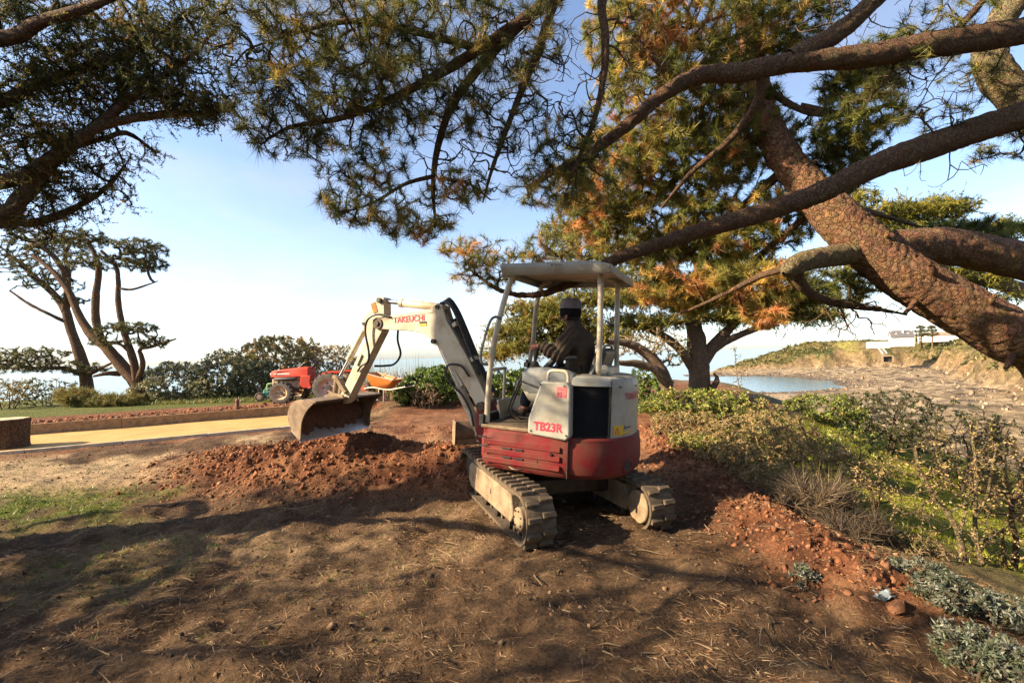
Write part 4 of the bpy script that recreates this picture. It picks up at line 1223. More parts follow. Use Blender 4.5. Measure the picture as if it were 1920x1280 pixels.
def wheel(x, y, r, w, rr, rim_m, nl, sgn):
    b = MB(); prof = [(rr, -w * .46), (r * 0.8, -w * .5), (r * 0.95, -w * .44), (r, -w * .25), (r, w * .25), (r * 0.95, w * .44), (r * 0.8, w * .5), (rr, w * .46)]
    b.lathe(prof, (x, y, r), 'Y', 40, caps=False)
    wh = tbuild(b, 'tyre', tyrem)
    for k in range(nl):
        a = 2 * math.pi * k / nl
        b = MB()
        for hs in (1, -1):
            aa = a + (0 if hs > 0 else math.pi / nl)
            rot = Matrix.Rotation(-aa, 3, 'Y') @ Matrix.Rotation(hs * R(35), 3, 'X')
            b.box((x + (r + 0.008) * math.cos(aa), y + hs * w * 0.25, r + (r + 0.008) * math.sin(aa)), (0.035, w * 0.55, 0.035), rot)
        if nl <= 18: tbuild(b, 'tread_bar', tyrem, wh, smooth=False)
    b = MB(); b.lathe([(0.03, -w * .2), (rr * 0.55, -w * .2), (rr * 0.72, -w * .12), (rr * 0.94, -w * .30), (rr * 1.03, -w * .46), (rr * 1.03, w * .46), (rr * 0.94, w * .30), (rr * 0.72, w * .12), (rr * 0.5, w * .16), (0.03, w * .16)], (x, y, r), 'Y', 32)
    rim = tbuild(b, 'rim', rim_m, wh)
    b = MB(); b.cyl((x, y - w * .36, r), (x, y + w * .36, r), rr * 0.28, 16); tbuild(b, 'hub', tr_blk, rim)
    for k in range(5):
        a = 2 * math.pi * k / 5; b = MB(); q = (x + rr * .55 * math.cos(a), r + rr * .55 * math.sin(a)); b.cyl((q[0], y + sgn * w * .1, q[1]), (q[0], y + sgn * w * .23, q[1]), rr * 0.10, 8); tbuild(b, 'wheel_nut', tr_blk, rim)
# local: forward X; picture shows the tractor's left side?  viewer sits on +Y side
wheel(0.62, 0.46, 0.325, 0.20, 0.20, rimm, 18, 1); wheel(0.62, -0.46, 0.325, 0.20, 0.20, rimm, 18, 1)
wheel(-0.72, 0.48, 0.455, 0.26, 0.27, rimr, 18, 1); wheel(-0.72, -0.48, 0.455, 0.26, 0.27, rimr, 18, 1)
b = MB()
rings = []
for x, hw, z0, z1 in ((-0.02, 0.25, 0.80, 1.10), (0.10, 0.25, 0.80, 1.105), (0.55, 0.23, 0.80, 1.07), (1.02, 0.20, 0.80, 1.01), (1.07, 0.18, 0.81, 0.985)):
    rings.append([(x, -hw, z0), (x, hw, z0), (x, hw, z1 - 0.06), (x, hw * 0.8, z1), (x, -hw * 0.8, z1), (x, -hw, z1 - 0.06)])
b.loft(rings); hoodt = tbuild(b, 'bonnet', tr_red, bevel=0.012)
b = MB(); b.box((0.62, 0.222, 0.905), (0.46, 0.02, 0.045)); tbuild(b, 'name_strip', whitep, hoodt)
b = MB(); b.box((0.92, 0.215, 0.905), (0.08, 0.02, 0.035)); tbuild(b, 'name_strip', whitep, hoodt)
b = MB(); b.box((0.55, 0.226, 1.00), (0.75, 0.016, 0.016), Matrix.Rotation(R(4), 3, 'Y')); tbuild(b, 'bonnet_crease', tr_red, hoodt)
b = MB(); b.box((1.075, 0, 0.88), (0.02, 0.30, 0.15)); gt = tbuild(b, 'front_grille', tr_blk)
for yy in (-0.12, 0.12):
    b = MB(); b.lathe([(0.01, -0.01), (0.05, 0.0), (0.045, 0.025), (0.01, 0.03)], (1.07, yy, 0.90), 'X', 14); tbuild(b, 'headlight', whitep)
b = MB(); b.tube([(0.30, 0.25, 0.745), (0.36, 0.26, 0.745), (0.88, 0.26, 0.745), (0.93, 0.25, 0.745)], [0.03, 0.058, 0.058, 0.03], 14); tbuild(b, 'exhaust_silencer', tr_blk)
b = MB(); b.box((0.55, 0, 0.62), (0.62, 0.34, 0.34)); tbuild(b, 'engine_block', beigeT, bevel=0.02)
b = MB(); b.box((0.93, 0, 0.60), (0.18, 0.40, 0.30)); tbuild(b, 'front_support', beigeT, bevel=0.02)
b = MB(); b.box((0.1, 0, 0.52), (1.6, 0.26, 0.24)); tbuild(b, 'gearbox', tr_blk, bevel=0.03)
b = MB(); b.box((0.62, 0, 0.36), (0.10, 0.80, 0.10)); tbuild(b, 'front_axle', tr_blk, bevel=0.015)
b = MB(); b.box((-0.72, 0, 0.47), (0.18, 0.80, 0.18)); tbuild(b, 'rear_axle', tr_blk, bevel=0.03)
b = MB(); b.prism([(0.16, 0.84), (-0.12, 0.84), (-0.10, 0.62), (-0.14, 0.46), (0.10, 0.44), (0.20, 0.55)], -0.30, 0.30); tbuild(b, 'dash_panel', tr_red, bevel=0.02)
b = MB(); b.box((-0.30, 0, 0.455), (0.50, 0.72, 0.05)); tbuild(b, 'footplate', tr_red, bevel=0.012)
for sgn in (1, -1):
    b = MB(); yb = sgn * 0.47
    arcp = [(-0.30, 0.48), (-0.36, 0.62), (-0.44, 0.78), (-0.55, 0.90), (-0.70, 0.955), (-1.05, 0.955), (-1.10, 0.93)]
    arcq = [(p[0] - 0.06, p[1] - 0.06) if i < 4 else (p[0], p[1] - 0.07) for i, p in enumerate(arcp)]
    b.prism(arcp + arcq[::-1], yb - 0.17, yb + 0.12); tbuild(b, 'mudguard', tr_red, bevel=0.015)
b = MB(); b.prism([(-0.42, 0.86), (-0.78, 0.86), (-0.80, 0.92), (-0.44, 0.93)], -0.2, 0.2); b.prism([(-0.78, 0.90), (-0.84, 1.10), (-0.88, 1.10), (-0.86, 0.88)], -0.2, 0.2); tbuild(b, 'seat', tr_blk, bevel=0.03)
b = MB(); b.tube(bez([(-0.92, 0.25, 0.95), (-0.95, 0.25, 1.02), (-0.93, 0.25, 1.25)], 10), 0.03, 8); tbuild(b, 'roll_bar_stub', tr_blk)
b = MB(); b.tube([(0.02, 0, 1.02), (-0.12, 0, 1.22)], 0.03, 8); st_c = tbuild(b, 'steering_column', tr_blk)
b = MB(); ax = Vector((-0.5, 0, 0.87)).normalized(); e1 = Vector((0, 1, 0)); e2 = ax.cross(e1)
b.tube([Vector((-0.13, 0, 1.235)) + (e1 * math.cos(a) + e2 * math.sin(a)) * 0.17 for a in np.linspace(0, 2 * math.pi, 25)], 0.016, 8)
for a in (0.5, 2.6, 4.7): b.tube([(-0.13, 0, 1.235), Vector((-0.13, 0, 1.235)) + (e1 * math.cos(a) + e2 * math.sin(a)) * 0.17], 0.011, 6)
tbuild(b, 'steering_wheel', tr_blk)
b = MB(); b.tube([(0.22, 0.1, 1.09), (0.06, 0.12, 1.22)][::-1] if False else [(0.33, 0.1, 1.08), (0.13, 0.1, 1.26)], 0.008, 6); tbuild(b, 'throttle_lever', whitep)
for yy, xx in ((0.30, -0.36), (0.22, -0.32)):
    b = MB(); b.tube([(xx, yy, 0.5), (xx + 0.02, yy, 0.9)], 0.012, 6); tbuild(b, 'gear_lever', tr_blk)

# green pump trolley by the tractor's nose
gp = at(499, 751, 15.2)
pump = empty('green_mower', gp, Matrix.Rotation(R(10), 3, 'Z')); tag(pump, 'small green wheeled mower standing at the nose of the red tractor', 'mower')
grn = mat('green_enamel', (0.01, 0.20, 0.14), 0.5, dirt=(0.05, 0.15, 0.10), scale=9); grn2 = mat('pale_green_cover', (0.30, 0.48, 0.20), 0.6)
b = MB(); b.box((0.12, 0, 0.20), (0.34, 0.34, 0.22)); b.build('deck', grn, pump, bevel=0.03)
b = MB(); b.prism([(-0.06, 0.30), (0.26, 0.31), (0.22, 0.38), (0.02, 0.40)], -0.15, 0.15); b.build('engine_cover', grn2, pump, bevel=0.03)
for xx, yy in ((-0.13, -0.19), (-0.13, 0.19), (0.30, 0.19), (0.30, -0.19)):
    b = MB(); b.lathe([(0.04, -0.03), (0.12, -0.035), (0.14, -0.02), (0.14, 0.02), (0.12, 0.035), (0.04, 0.03)], (xx, yy, 0.14), 'Y', 20, caps=False); wv = b.build('wheel', tyrem, pump)
    b = MB(); b.lathe([(0.01, -0.038), (0.075, -0.034), (0.075, 0.034), (0.01, 0.038)], (xx, yy, 0.14), 'Y', 16); b.build('rim', rimm, wv)
b = MB(); b.tube([(-0.15, 0.16, 0.28), (-0.30, 0.16, 0.62), (-0.30, -0.16, 0.62), (-0.15, -0.16, 0.28)], 0.013, 8); b.build('push_handle', tr_blk, pump)
b = MB(); b.tube([(0.02, 0.0, 0.38), (0.05, 0, 0.52), (0.20, 0.0, 0.53)], 0.03, 8); b.build('air_filter', grn2, pump, bevel=0.01)

# iron bollard
bo = at(445, 765, 13.4)
bm = mat('rusty_bollard_paint', (0.20, 0.065, 0.045), 0.75, dirt=(0.12, 0.06, 0.045), scale=12)
bol = empty('bollard', (bo.x, bo.y, bo.z - 0.02)); tag(bol, 'short reddish iron post with a domed cap beyond the sand', 'bollard')
b = MB(); b.lathe([(0.055, 0), (0.05, 0.04), (0.05, 0.19), (0.062, 0.20), (0.062, 0.215), (0.045, 0.22)], (0, 0, 0), 'Z', 20); b.build('post', bm, bol)
b = MB(); b.lathe([(0.045, 0.215), (0.05, 0.23), (0.045, 0.255), (0.03, 0.275), (0.006, 0.285)], (0, 0, 0), 'Z', 20); b.build('cap', bm, bol)

# stump by the sand
sp_ = at(8, 843, 8.75)
barkm = None
stump_w = mat('cut_stump_wood', (0.50, 0.38, 0.22), 0.9, dirt=(0.36, 0.25, 0.14), scale=14, bump=0.3)
# ---------------------------------------------------------------- wheelbarrow and fence
orng = mat('orange_barrow_paint', (0.62, 0.19, 0.02), 0.55, dirt=(0.40, 0.15, 0.05), dirt_amt=0.4, scale=7)
galv = mat('galvanised_tube', (0.42, 0.38, 0.30), 0.5, metal=0.4, dirt=(0.3, 0.2, 0.12), scale=10)
wp = at(712, 750, 13.2)
wb = empty('wheelbarrow', wp, Matrix.Rotation(R(165), 3, 'Z') @ Matrix.Rotation(R(-14), 3, 'Y')); tag(wb, 'orange wheelbarrow leaning by the stake fence', 'wheelbarrow')
b = MB()
def rect(x0, x1, hw, z): return [(x0, -hw, z), (x1, -hw, z), (x1, hw, z), (x0, hw, z)]
b.loft([rect(-0.16, 0.20, 0.17, 0.34), rect(-0.40, 0.42, 0.30, 0.66), rect(-0.41, 0.43, 0.31, 0.665)], caps=False); b.add(rect(-0.16, 0.20, 0.17, 0.34), [(3, 2, 1, 0)])
tray = b.build('tray', orng, wb); so_ = tray.modifiers.new('s', 'SOLIDIFY'); so_.thickness = 0.012
b = MB(); b.tube([(-0.41, -0.31, 0.667), (0.43, -0.31, 0.667), (0.43, 0.31, 0.667), (-0.41, 0.31, 0.667), (-0.41, -0.31, 0.667)], 0.014, 8); b.build('tray_rim', galv, tray)
for s in (-1, 1):
    b = MB(); b.tube(bez([(0.50, s * 0.06, 0.20), (0.2, s * 0.16, 0.32), (-0.3, s * 0.22, 0.38), (-0.80, s * 0.27, 0.58)], 18), 0.017, 8); b.build('handle', galv, wb)
    b = MB(); b.tube([(-0.16, s * 0.2, 0.36), (-0.24, s * 0.22, 0.03), (-0.05, s * 0.22, 0.03), (-0.02, s * 0.18, 0.34)], 0.015, 8); b.build('stand', galv, wb)
b = MB(); b.lathe([(0.06, -0.04), (0.16, -0.045), (0.195, -0.02), (0.195, 0.02), (0.16, 0.045), (0.06, 0.04)], (0.52, 0, 0.20), 'Y', 26, caps=False); w_ = b.build('wheel', tyrem, wb)
b = MB(); b.lathe([(0.02, -0.05), (0.11, -0.035), (0.11, 0.035), (0.02, 0.05)], (0.52, 0, 0.20), 'Y', 18); b.build('rim', tr_red, w_)
shv = at(752 - 25, 700, 13.3)
tl = MB(); tl.tube([at(702, 718, 13.25), at(728, 697, 13.35)], 0.018, 8)
to_ = tl.build('tool_handle', mat('pale_ash_wood', (0.55, 0.38, 0.2), 0.7)); tag(to_, 'pale wooden tool handle lying across the orange wheelbarrow', 'tool')

palm = mat('split_chestnut_pale', (0.34, 0.22, 0.12), 0.9, dirt=(0.2, 0.13, 0.08), scale=9, bump=0.5)
def fence(px0, px1, pyb0, pyb1, Y0, Y1, n, h, label, lean=0.03):
    p0 = at(px0, pyb0, Y0); p1 = at(px1, pyb1, Y1)
    root = empty('stake_fence', p0); tag(root, label, 'fence')
    for k in range(n):
        p = p0.lerp(p1, k / (n - 1)) - p0
        hh = h * (0.9 + 0.2 * random.random()); dx = random.uniform(-lean, lean); dy = random.uniform(-lean, lean)
        b = MB(); r = random.uniform(0.016, 0.026)
        b.tube([p + Vector((0, 0, -0.05)), p + Vector((dx * 0.5, dy * 0.5, hh * 0.55)), p + Vector((dx, dy, hh * 0.96)), p + Vector((dx, dy, hh))], [r, r * 0.95, r * 0.8, r * 0.25], 5)
        b.build('pale', palm, root, smooth=False)
    for z in (h * 0.3, h * 0.75):
        b = MB(); b.tube([Vector((0, 0, z)), (p1 - p0) + Vector((0, 0, z))], 0.005, 4); b.build('wire', galv, root)
fence(722, 762, 746, 744, 13.5, 14.0, 9, 0.68, 'short chestnut stake fence standing beside the wheelbarrow', 0.05)
fence(560, 645, 752, 749, 16.0, 16.4, 20, 0.33, 'low pale stake fence visible under the red tractor')

# ---------------------------------------------------------------- stump
stp = at(6, 846, 8.7)
stump = empty('tree_stump', (stp.x - 0.05, 8.75, stp.z)); tag(stump, 'thick sawn tree stump standing at the end of the sand strip', 'stump')
b = MB(); rings = []
for z, r in ((-0.05, 0.40), (0.03, 0.36), (0.12, 0.335), (0.30, 0.325), (0.48, 0.33), (0.56, 0.335)):
    rings.append([((r + 0.018 * math.sin(7 * a + z * 4) + 0.012 * math.sin(17 * a)) * math.cos(a), (r + 0.018 * math.sin(7 * a + z * 4) + 0.012 * math.sin(17 * a)) * math.sin(a), z) for a in np.linspace(0, 2 * math.pi, 56, endpoint=False)])
b.loft(rings); STUMP_BARK = b.build('bark', dusty, stump)
b = MB(); b.loft([[(p[0] * 0.97, p[1] * 0.97, 0.562 + k * 0.012) for p in rings[-1]] for k in range(2)]); b.build('cut_face', stump_w, stump)

# ---------------------------------------------------------------- far house on the headland
def gz_far(x, y): return ground_z(x, y)
whitew = mat('white_render', (0.80, 0.77, 0.70), 0.9, dirt=(0.68, 0.64, 0.57), scale=0.3)
slate = mat('dark_slate_roof', (0.09, 0.085, 0.09), 0.7, dirt=(0.13, 0.12, 0.11), scale=0.8, bump=0.2, bscale=4)
HP = at(1690, 645, 236)
house = empty('white_cottage', HP, Matrix.Rotation(R(-28), 3, 'Z')); tag(house, 'white cottage with dark slate roof on the distant headland', 'house')
b = MB(); b.box((0, 0, 1.2), (8.6, 6.4, 4.6)); b.build('wall', whitew, house, smooth=False)
b = MB(); b.prism([(-3.3, 3.5), (3.3, 3.5), (0, 6.5)], -4.3, 4.3, 'YZ'); b.build('gable', whitew, house, smooth=False)
b = MB()
for s in (-1, 1):
    b.add([(-4.6, s * 3.7, 3.36), (4.6, s * 3.7, 3.36), (4.6, 0, 6.72), (-4.6, 0, 6.72)], [(0, 1, 2, 3)])
    b.add([(-4.6, s * 3.7, 3.22), (4.6, s * 3.7, 3.22), (4.6, 0, 6.58), (-4.6, 0, 6.58)], [(3, 2, 1, 0)])
rfh = b.build('roof', slate, house, smooth=False)
for xx in (-4.0, 4.0):
    b = MB(); b.box((xx, 0, 6.9), (0.6, 0.9, 1.2)); b.build('chimney', whitew, rfh, smooth=False)
b = MB(); b.box((0.6, -1.2, 6.05), (0.6, 0.5, 1.4)); b.build('chimney', whitew, rfh, smooth=False)
glassd = mat('dark_window_glass', (0.03, 0.035, 0.04), 0.15)
for xx in (-2.2, 2.4):
    b = MB(); b.box((xx, -2.0, 5.0), (0.8, 0.12, 0.9), Matrix.Rotation(R(42), 3, 'X')); b.build('skylight', whitew, rfh, smooth=False)
for (yy, zz) in ((-1.4, 1.8), (1.4, 1.8), (0.0, 4.2)):
    b = MB(); b.box((4.31, yy, zz), (0.06, 0.8, 1.1)); b.build('window', glassd, house, smooth=False)
# garden wall
gw = MB(); p0, p1 = at(1624, 641, 246), at(1669, 641, 238)
d_ = (p1 - p0); d_.z = 0
for k in range(1):
    mid = p0.lerp(p1, .5); gw.box((mid.x, mid.y, mid.z - 1.5), (d_.length, 0.4, 3.0), Matrix.Rotation(math.atan2(d_.y, d_.x), 3, 'Z'))
gwo = gw.build('garden_wall', whitew, smooth=False, bevel=0.05); tag(gwo, 'long low white garden wall beside the distant cottage', 'wall')
# neighbouring building
H2 = at(1762, 636, 262)
h2 = empty('distant_building', H2, Matrix.Rotation(R(-20), 3, 'Z')); tag(h2, 'low pale building with brownish roof behind the headland trees', 'building')
b = MB(); b.box((0, 0, 0.4), (14, 6, 3.4)); b.build('wall', whitew, h2, smooth=False)
b = MB(); b.prism([(-3.4, 2.1), (3.4, 2.1), (0, 4.0)], -7.2, 7.2, 'YZ'); b.build('roof', mat('brown_tile_roof', (0.30, 0.20, 0.14), 0.85), h2, smooth=False)
# mast and lattice mast
mp = at(1682, 622, 240)
ms = MB(); ms.tube([mp + Vector((0, 0, -2)), mp + Vector((0, 0, 3.8))], 0.10, 6); ms.tube([mp + Vector((-0.9, 0, 3.0)), mp + Vector((0.9, 0, 3.0))], 0.07, 4)
mso = ms.build('flag_mast', whitew); tag(mso, 'thin white mast rising behind the cottage roof', 'mast')
lp = at(1722, 640, 250)
lt = empty('lattice_tower', lp); tag(lt, 'pale lattice tower beside the dark headland pines', 'tower')
for sx, sy in ((-1, -1), (1, -1), (1, 1), (-1, 1)):
    b = MB(); b.tube([(sx * 1.0, sy * 1.0, -1), (sx * 0.7, sy * 0.7, 11.5)], 0.10, 4); b.build('tower_leg', whitew, lt)
for k in range(9):
    b = MB(); z = k * 1.35; r0 = 1.0 - 0.03 * k
    b.tube([(-r0, -r0, z), (r0, -r0, z + 1.3)], 0.06, 4); b.build('brace', whitew, lt)
    b = MB(); b.tube([(r0, -r0, z), (-r0, -r0, z + 1.3)], 0.06, 4); b.build('brace', whitew, lt)
# stair with two pale rails down the cliff, and a dark bunker
s0, s1 = at(1640, 646, 236), at(1655, 664, 224)
sr = empty('cliff_stairs', s1); tag(sr, 'pale stairs with two rails running down the headland cliff', 'stairs')
for off in (0, 2.0):
    b = MB(); b.tube([s0 - s1 + Vector((off, 0, 0.6)), Vector((off, 0, 0.6))], 0.16, 5); b.build('rail', whitew, sr)
for k in range(12):
    b = MB(); q = (s0 - s1) * (k / 12) + Vector((1.0, 0, 0.05)); b.box(q, (1.8, 0.8, 0.2)); b.build('step', conc, sr, smooth=False)
bk = at(1664, 671, 221)
bun = empty('bunker', bk, Matrix.Rotation(R(-30), 3, 'Z')); tag(bun, 'small concrete bunker with dark opening below the stairs', 'bunker')
b = MB()
arch = [(-3.4, -3), (-3.4, 1.2), (-2.6, 2.2), (2.6, 2.2), (3.6, 1.2), (3.6, -3), (2.6, -3), (2.6, 0.9), (1.9, 1.4), (-1.9, 1.4), (-2.6, 0.9), (-2.6, -3)]
b.prism([(p[0] * 0.62, p[1] * 0.62) for p in arch], -1.2, 2.0); b.build('concrete_shell', dusty, bun, smooth=False)
b = MB(); b.box((0, 0.6, -0.6), (3.3, 0.2, 2.4)); b.build('dark_opening', blackp, bun, smooth=False)

# scraps on the ground
scr_p = at(1655, 1118, 3.05)
b = MB(); rings = []
for i in range(9):
    t = i / 8
    rings.append([Vector((scr_p.x - 0.06 + 0.12 * t, scr_p.y + (j - 3) * 0.011, 0.06 + 0.02 * math.sin(t * 9 + j) + 0.012 * math.sin(j * 2 + t * 4))) for j in range(7)])
b.loft(rings, closed=False, caps=False)
scrp = b.build('plastic_scrap', mat('pale_blue_plastic', (0.26, 0.31, 0.33), 0.4)); sm_ = scrp.modifiers.new('s', 'SOLIDIFY'); sm_.thickness = 0.003
tag(scrp, 'crumpled pale blue plastic scrap on the bank near the silver plants', 'scrap')
scrp.location.z = ground_z(scr_p.x, scr_p.y) - 0.04
# ---------------------------------------------------------------- vegetation tools
def norm(a): return a / np.maximum(np.linalg.norm(a, axis=-1, keepdims=True), 1e-9)


def tube_np(path, rad, nseg=12, step=0.06, bark=0.0, bscale=9.0, seed=0, lump=0.0):
    """path list of Vectors, rad list; bark displaced tube -> V, F (quads)"""
    P = bez(path, max(8, 6 * len(path)))
    m = len(path) - 1; per_ = max(2, max(8, 6 * len(path)) // m)
    rr = []
    for i in range(m):
        for k in range(per_): rr.append(rad[i] + (rad[i + 1] - rad[i]) * k / per_)
    rr.append(rad[-1])
    P = np.array([p[:] for p in P]); rr = np.array(rr)
    L = np.concatenate([[0], np.cumsum(np.linalg.norm(np.diff(P, axis=0), axis=1))])
    n = max(3, int(L[-1] / step)); s = np.linspace(0, L[-1], n)
    C = np.stack([np.interp(s, L, P[:, i]) for i in range(3)], -1); r = np.interp(s, L, rr)
    if lump:
        r = r * (1 + lump * (vnoise2(s * 2.3 + seed, s * 0 + seed, seed) - 0.5) * 2)
    t = norm(np.gradient(C, axis=0))
    up_ = np.array((0, 0, 1.0)) if abs(t[0][2]) < 0.9 else np.array((0, 1.0, 0))
    A = np.zeros_like(C); B = np.zeros_like(C)
    for i in range(n):
        a = np.cross(t[i], up_); a /= np.linalg.norm(a); b_ = np.cross(a, t[i]); up_ = b_; A[i] = a; B[i] = b_
    th = np.linspace(0, 2 * np.pi, nseg, endpoint=False)
    D = A[:, None, :] * np.cos(th)[None, :, None] + B[:, None, :] * np.sin(th)[None, :, None]
    R_ = np.repeat(r[:, None], nseg, 1)
    if bark:
        base = C[:, None, :] + D * R_[..., None]
        q = (base - t[:, None, :] * (s[:, None, None] * 0.5)) * bscale
        n1_ = np.abs(vnoise(q[..., 0], q[..., 1], q[..., 2], seed) * 2 - 1); n2_ = np.abs(vnoise(q[..., 0] * 2.3, q[..., 1] * 2.3, q[..., 2] * 2.3, seed + 3) * 2 - 1)
        R_ = R_ + bark * (np.clip(n1_ * 2.5, 0, 1) - 0.6 + 0.5 * np.clip(n2_ * 2.2, 0, 1))
    V = (C[:, None, :] + D * R_[..., None]).reshape(-1, 3)
    i = np.arange(n - 1)[:, None] * nseg; k = np.arange(nseg)[None, :]; k2 = (k + 1) % nseg
    F = np.stack([i + k, i + k2, i + nseg + k2, i + nseg + k], -1).reshape(-1, 4)
    return V, F, C, r


def grow(LP, pts, bf=0.25, maxd=None):
    """join scattered points to limb points: parent index per point (>=len(LP) means another point)"""
    n = len(pts); nl = len(LP)
    best = np.full(n, 1e9); par = np.zeros(n, int)
    for i in range(0, n, 500):
        d = np.linalg.norm(pts[i:i + 500, None, :] - LP[None], axis=-1); par[i:i + 500] = d.argmin(1); best[i:i + 500] = d.min(1)
    done = np.zeros(n, bool); order = []
    plen = np.zeros(n)
    for _ in range(n):
        c_ = np.where(done, 1e9, best); j = int(c_.argmin())
        done[j] = True; order.append(j)
        pp = LP[par[j]] if par[j] < nl else pts[par[j] - nl]
        plen[j] = (0 if par[j] < nl else plen[par[j] - nl]) + np.linalg.norm(pts[j] - pp)
        d = np.linalg.norm(pts - pts[j], axis=1) + bf * plen[j]
        m = (~done) & (d < best)
        best[m] = d[m]; par[m] = nl + j
    return par, order


def twigs(LP, pts, par, order, r_tip=0.004, k=0.42, rmax=0.05, curl=0.25, S=4, sides=3, rng=RNG):
    nl = len(LP); n = len(pts)
    cnt = np.ones(n)
    for j in order[::-1]:
        if par[j] >= nl: cnt[par[j] - nl] += cnt[j]
    r1 = np.minimum(r_tip * cnt ** k, rmax)
    p0 = np.where((par < nl)[:, None], LP[np.minimum(par, nl - 1)], pts[np.maximum(par - nl, 0)])
    d = pts - p0; ln = np.linalg.norm(d, axis=1, keepdims=True)
    # parent's direction gives the curve its start
    pd = np.zeros_like(d)
    for j in range(n):
        if par[j] >= nl: pd[j] = d[par[j] - nl]
    pd = norm(pd + 1e-6)
    ctrl = p0 + pd * ln * 0.35 * (par >= nl)[:, None] + d * 0.28 + rng.normal(size=d.shape) * ln * curl * 0.5 + np.array((0, 0, -1.0)) * ln * curl * 0.25
    t = np.linspace(0, 1, S)[None, :, None]
    C = (1 - t) ** 2 * p0[:, None] + 2 * t * (1 - t) * ctrl[:, None] + t ** 2 * pts[:, None]
    T_ = norm(2 * (1 - t) * (ctrl - p0)[:, None] + 2 * t * (pts - ctrl)[:, None])
    ref = np.array((0.3, 0.5, 0.81)); A = norm(np.cross(T_, ref)); B = np.cross(A, T_)
    r0 = np.minimum(r1 * 1.25 + 0.0008, rmax)
    rr = r0[:, None] * (1 - t[..., 0]) + r1[:, None] * t[..., 0]
    th = np.linspace(0, 2 * np.pi, sides, endpoint=False)
    V = C[:, :, None, :] + (A[:, :, None, :] * np.cos(th)[:, None] + B[:, :, None, :] * np.sin(th)[:, None]) * rr[:, :, None, None]
    i = (np.arange(n) * S * sides)[:, None, None] + (np.arange(S - 1) * sides)[None, :, None]; kk = np.arange(sides)[None, None, :]; k2 = (kk + 1) % sides
    F = np.stack([i + kk, i + k2, i + sides + k2, i + sides + kk], -1).reshape(-1, 4)
    term = cnt == 1
    return V.reshape(-1, 3), F, C, T_, term, cnt


def blades(P, D, axis_len, n, bl, bw, spread, cols, jitter=0.15, back=0.0, rng=RNG, quad=False, droop=0.0):
    """n pointed blades round each point P (m,3) along D: bl length, bw width, spread 0..1"""
    m = len(P)
    u = rng.random((m, n, 1))
    base = P[:, None] - D[:, None] * (axis_len * u)
    rd = norm(rng.normal(size=(m, n, 3)))
    dirv = norm(D[:, None] * (1 - spread) + rd * spread)
    dirv[..., 2] -= droop; dirv = norm(dirv)
    ln = bl * (1 + 0.2 * rng.normal(size=(m, 1, 1))) * (1 + jitter * rng.normal(size=(m, n, 1))) * (0.55 + 0.45 * (1 - u) if not quad else 1)
    side = norm(np.cross(dirv, norm(rng.normal(size=(m, n, 3)))))
    w = bw * 0.5
    col = cols[:, None, :] * (1 + 0.18 * rng.normal(size=(m, n, 1)))
    if not quad:
        V = np.stack([base - side * w, base + side * w, base + dirv * ln], 2)
        F = np.arange(m * n * 3).reshape(-1, 3)
        Cc = np.repeat(col[:, :, None, :], 3, 2)
    else:
        base = base + rd * axis_len * 0.0
        V = np.stack([base, base + dirv * ln * 0.45 + side * w, base + dirv * ln, base + dirv * ln * 0.45 - side * w], 2)
        F = np.arange(m * n * 4).reshape(-1, 4)
        Cc = np.repeat(col[:, :, None, :], 4, 2)
    return V.reshape(-1, 3), F, np.clip(Cc.reshape(-1, 3), 0.004, 0.9)


def ell(c, r, n, shell=0.0, rng=RNG):
    d = norm(rng.normal(size=(n, 3))); u = rng.random((n, 1)) ** (1 / 3.0)
    u = shell + (1 - shell) * u
    return np.array(c) + d * u * np.array(r)


def pick(cols, wts, n, rng=RNG, var=0.2):
    c_ = np.array(cols)[rng.choice(len(cols), n, p=np.array(wts) / sum(wts))]
    return np.clip(c_ * (1 + var * rng.normal(size=(n, 1))), 0.004, 0.8)


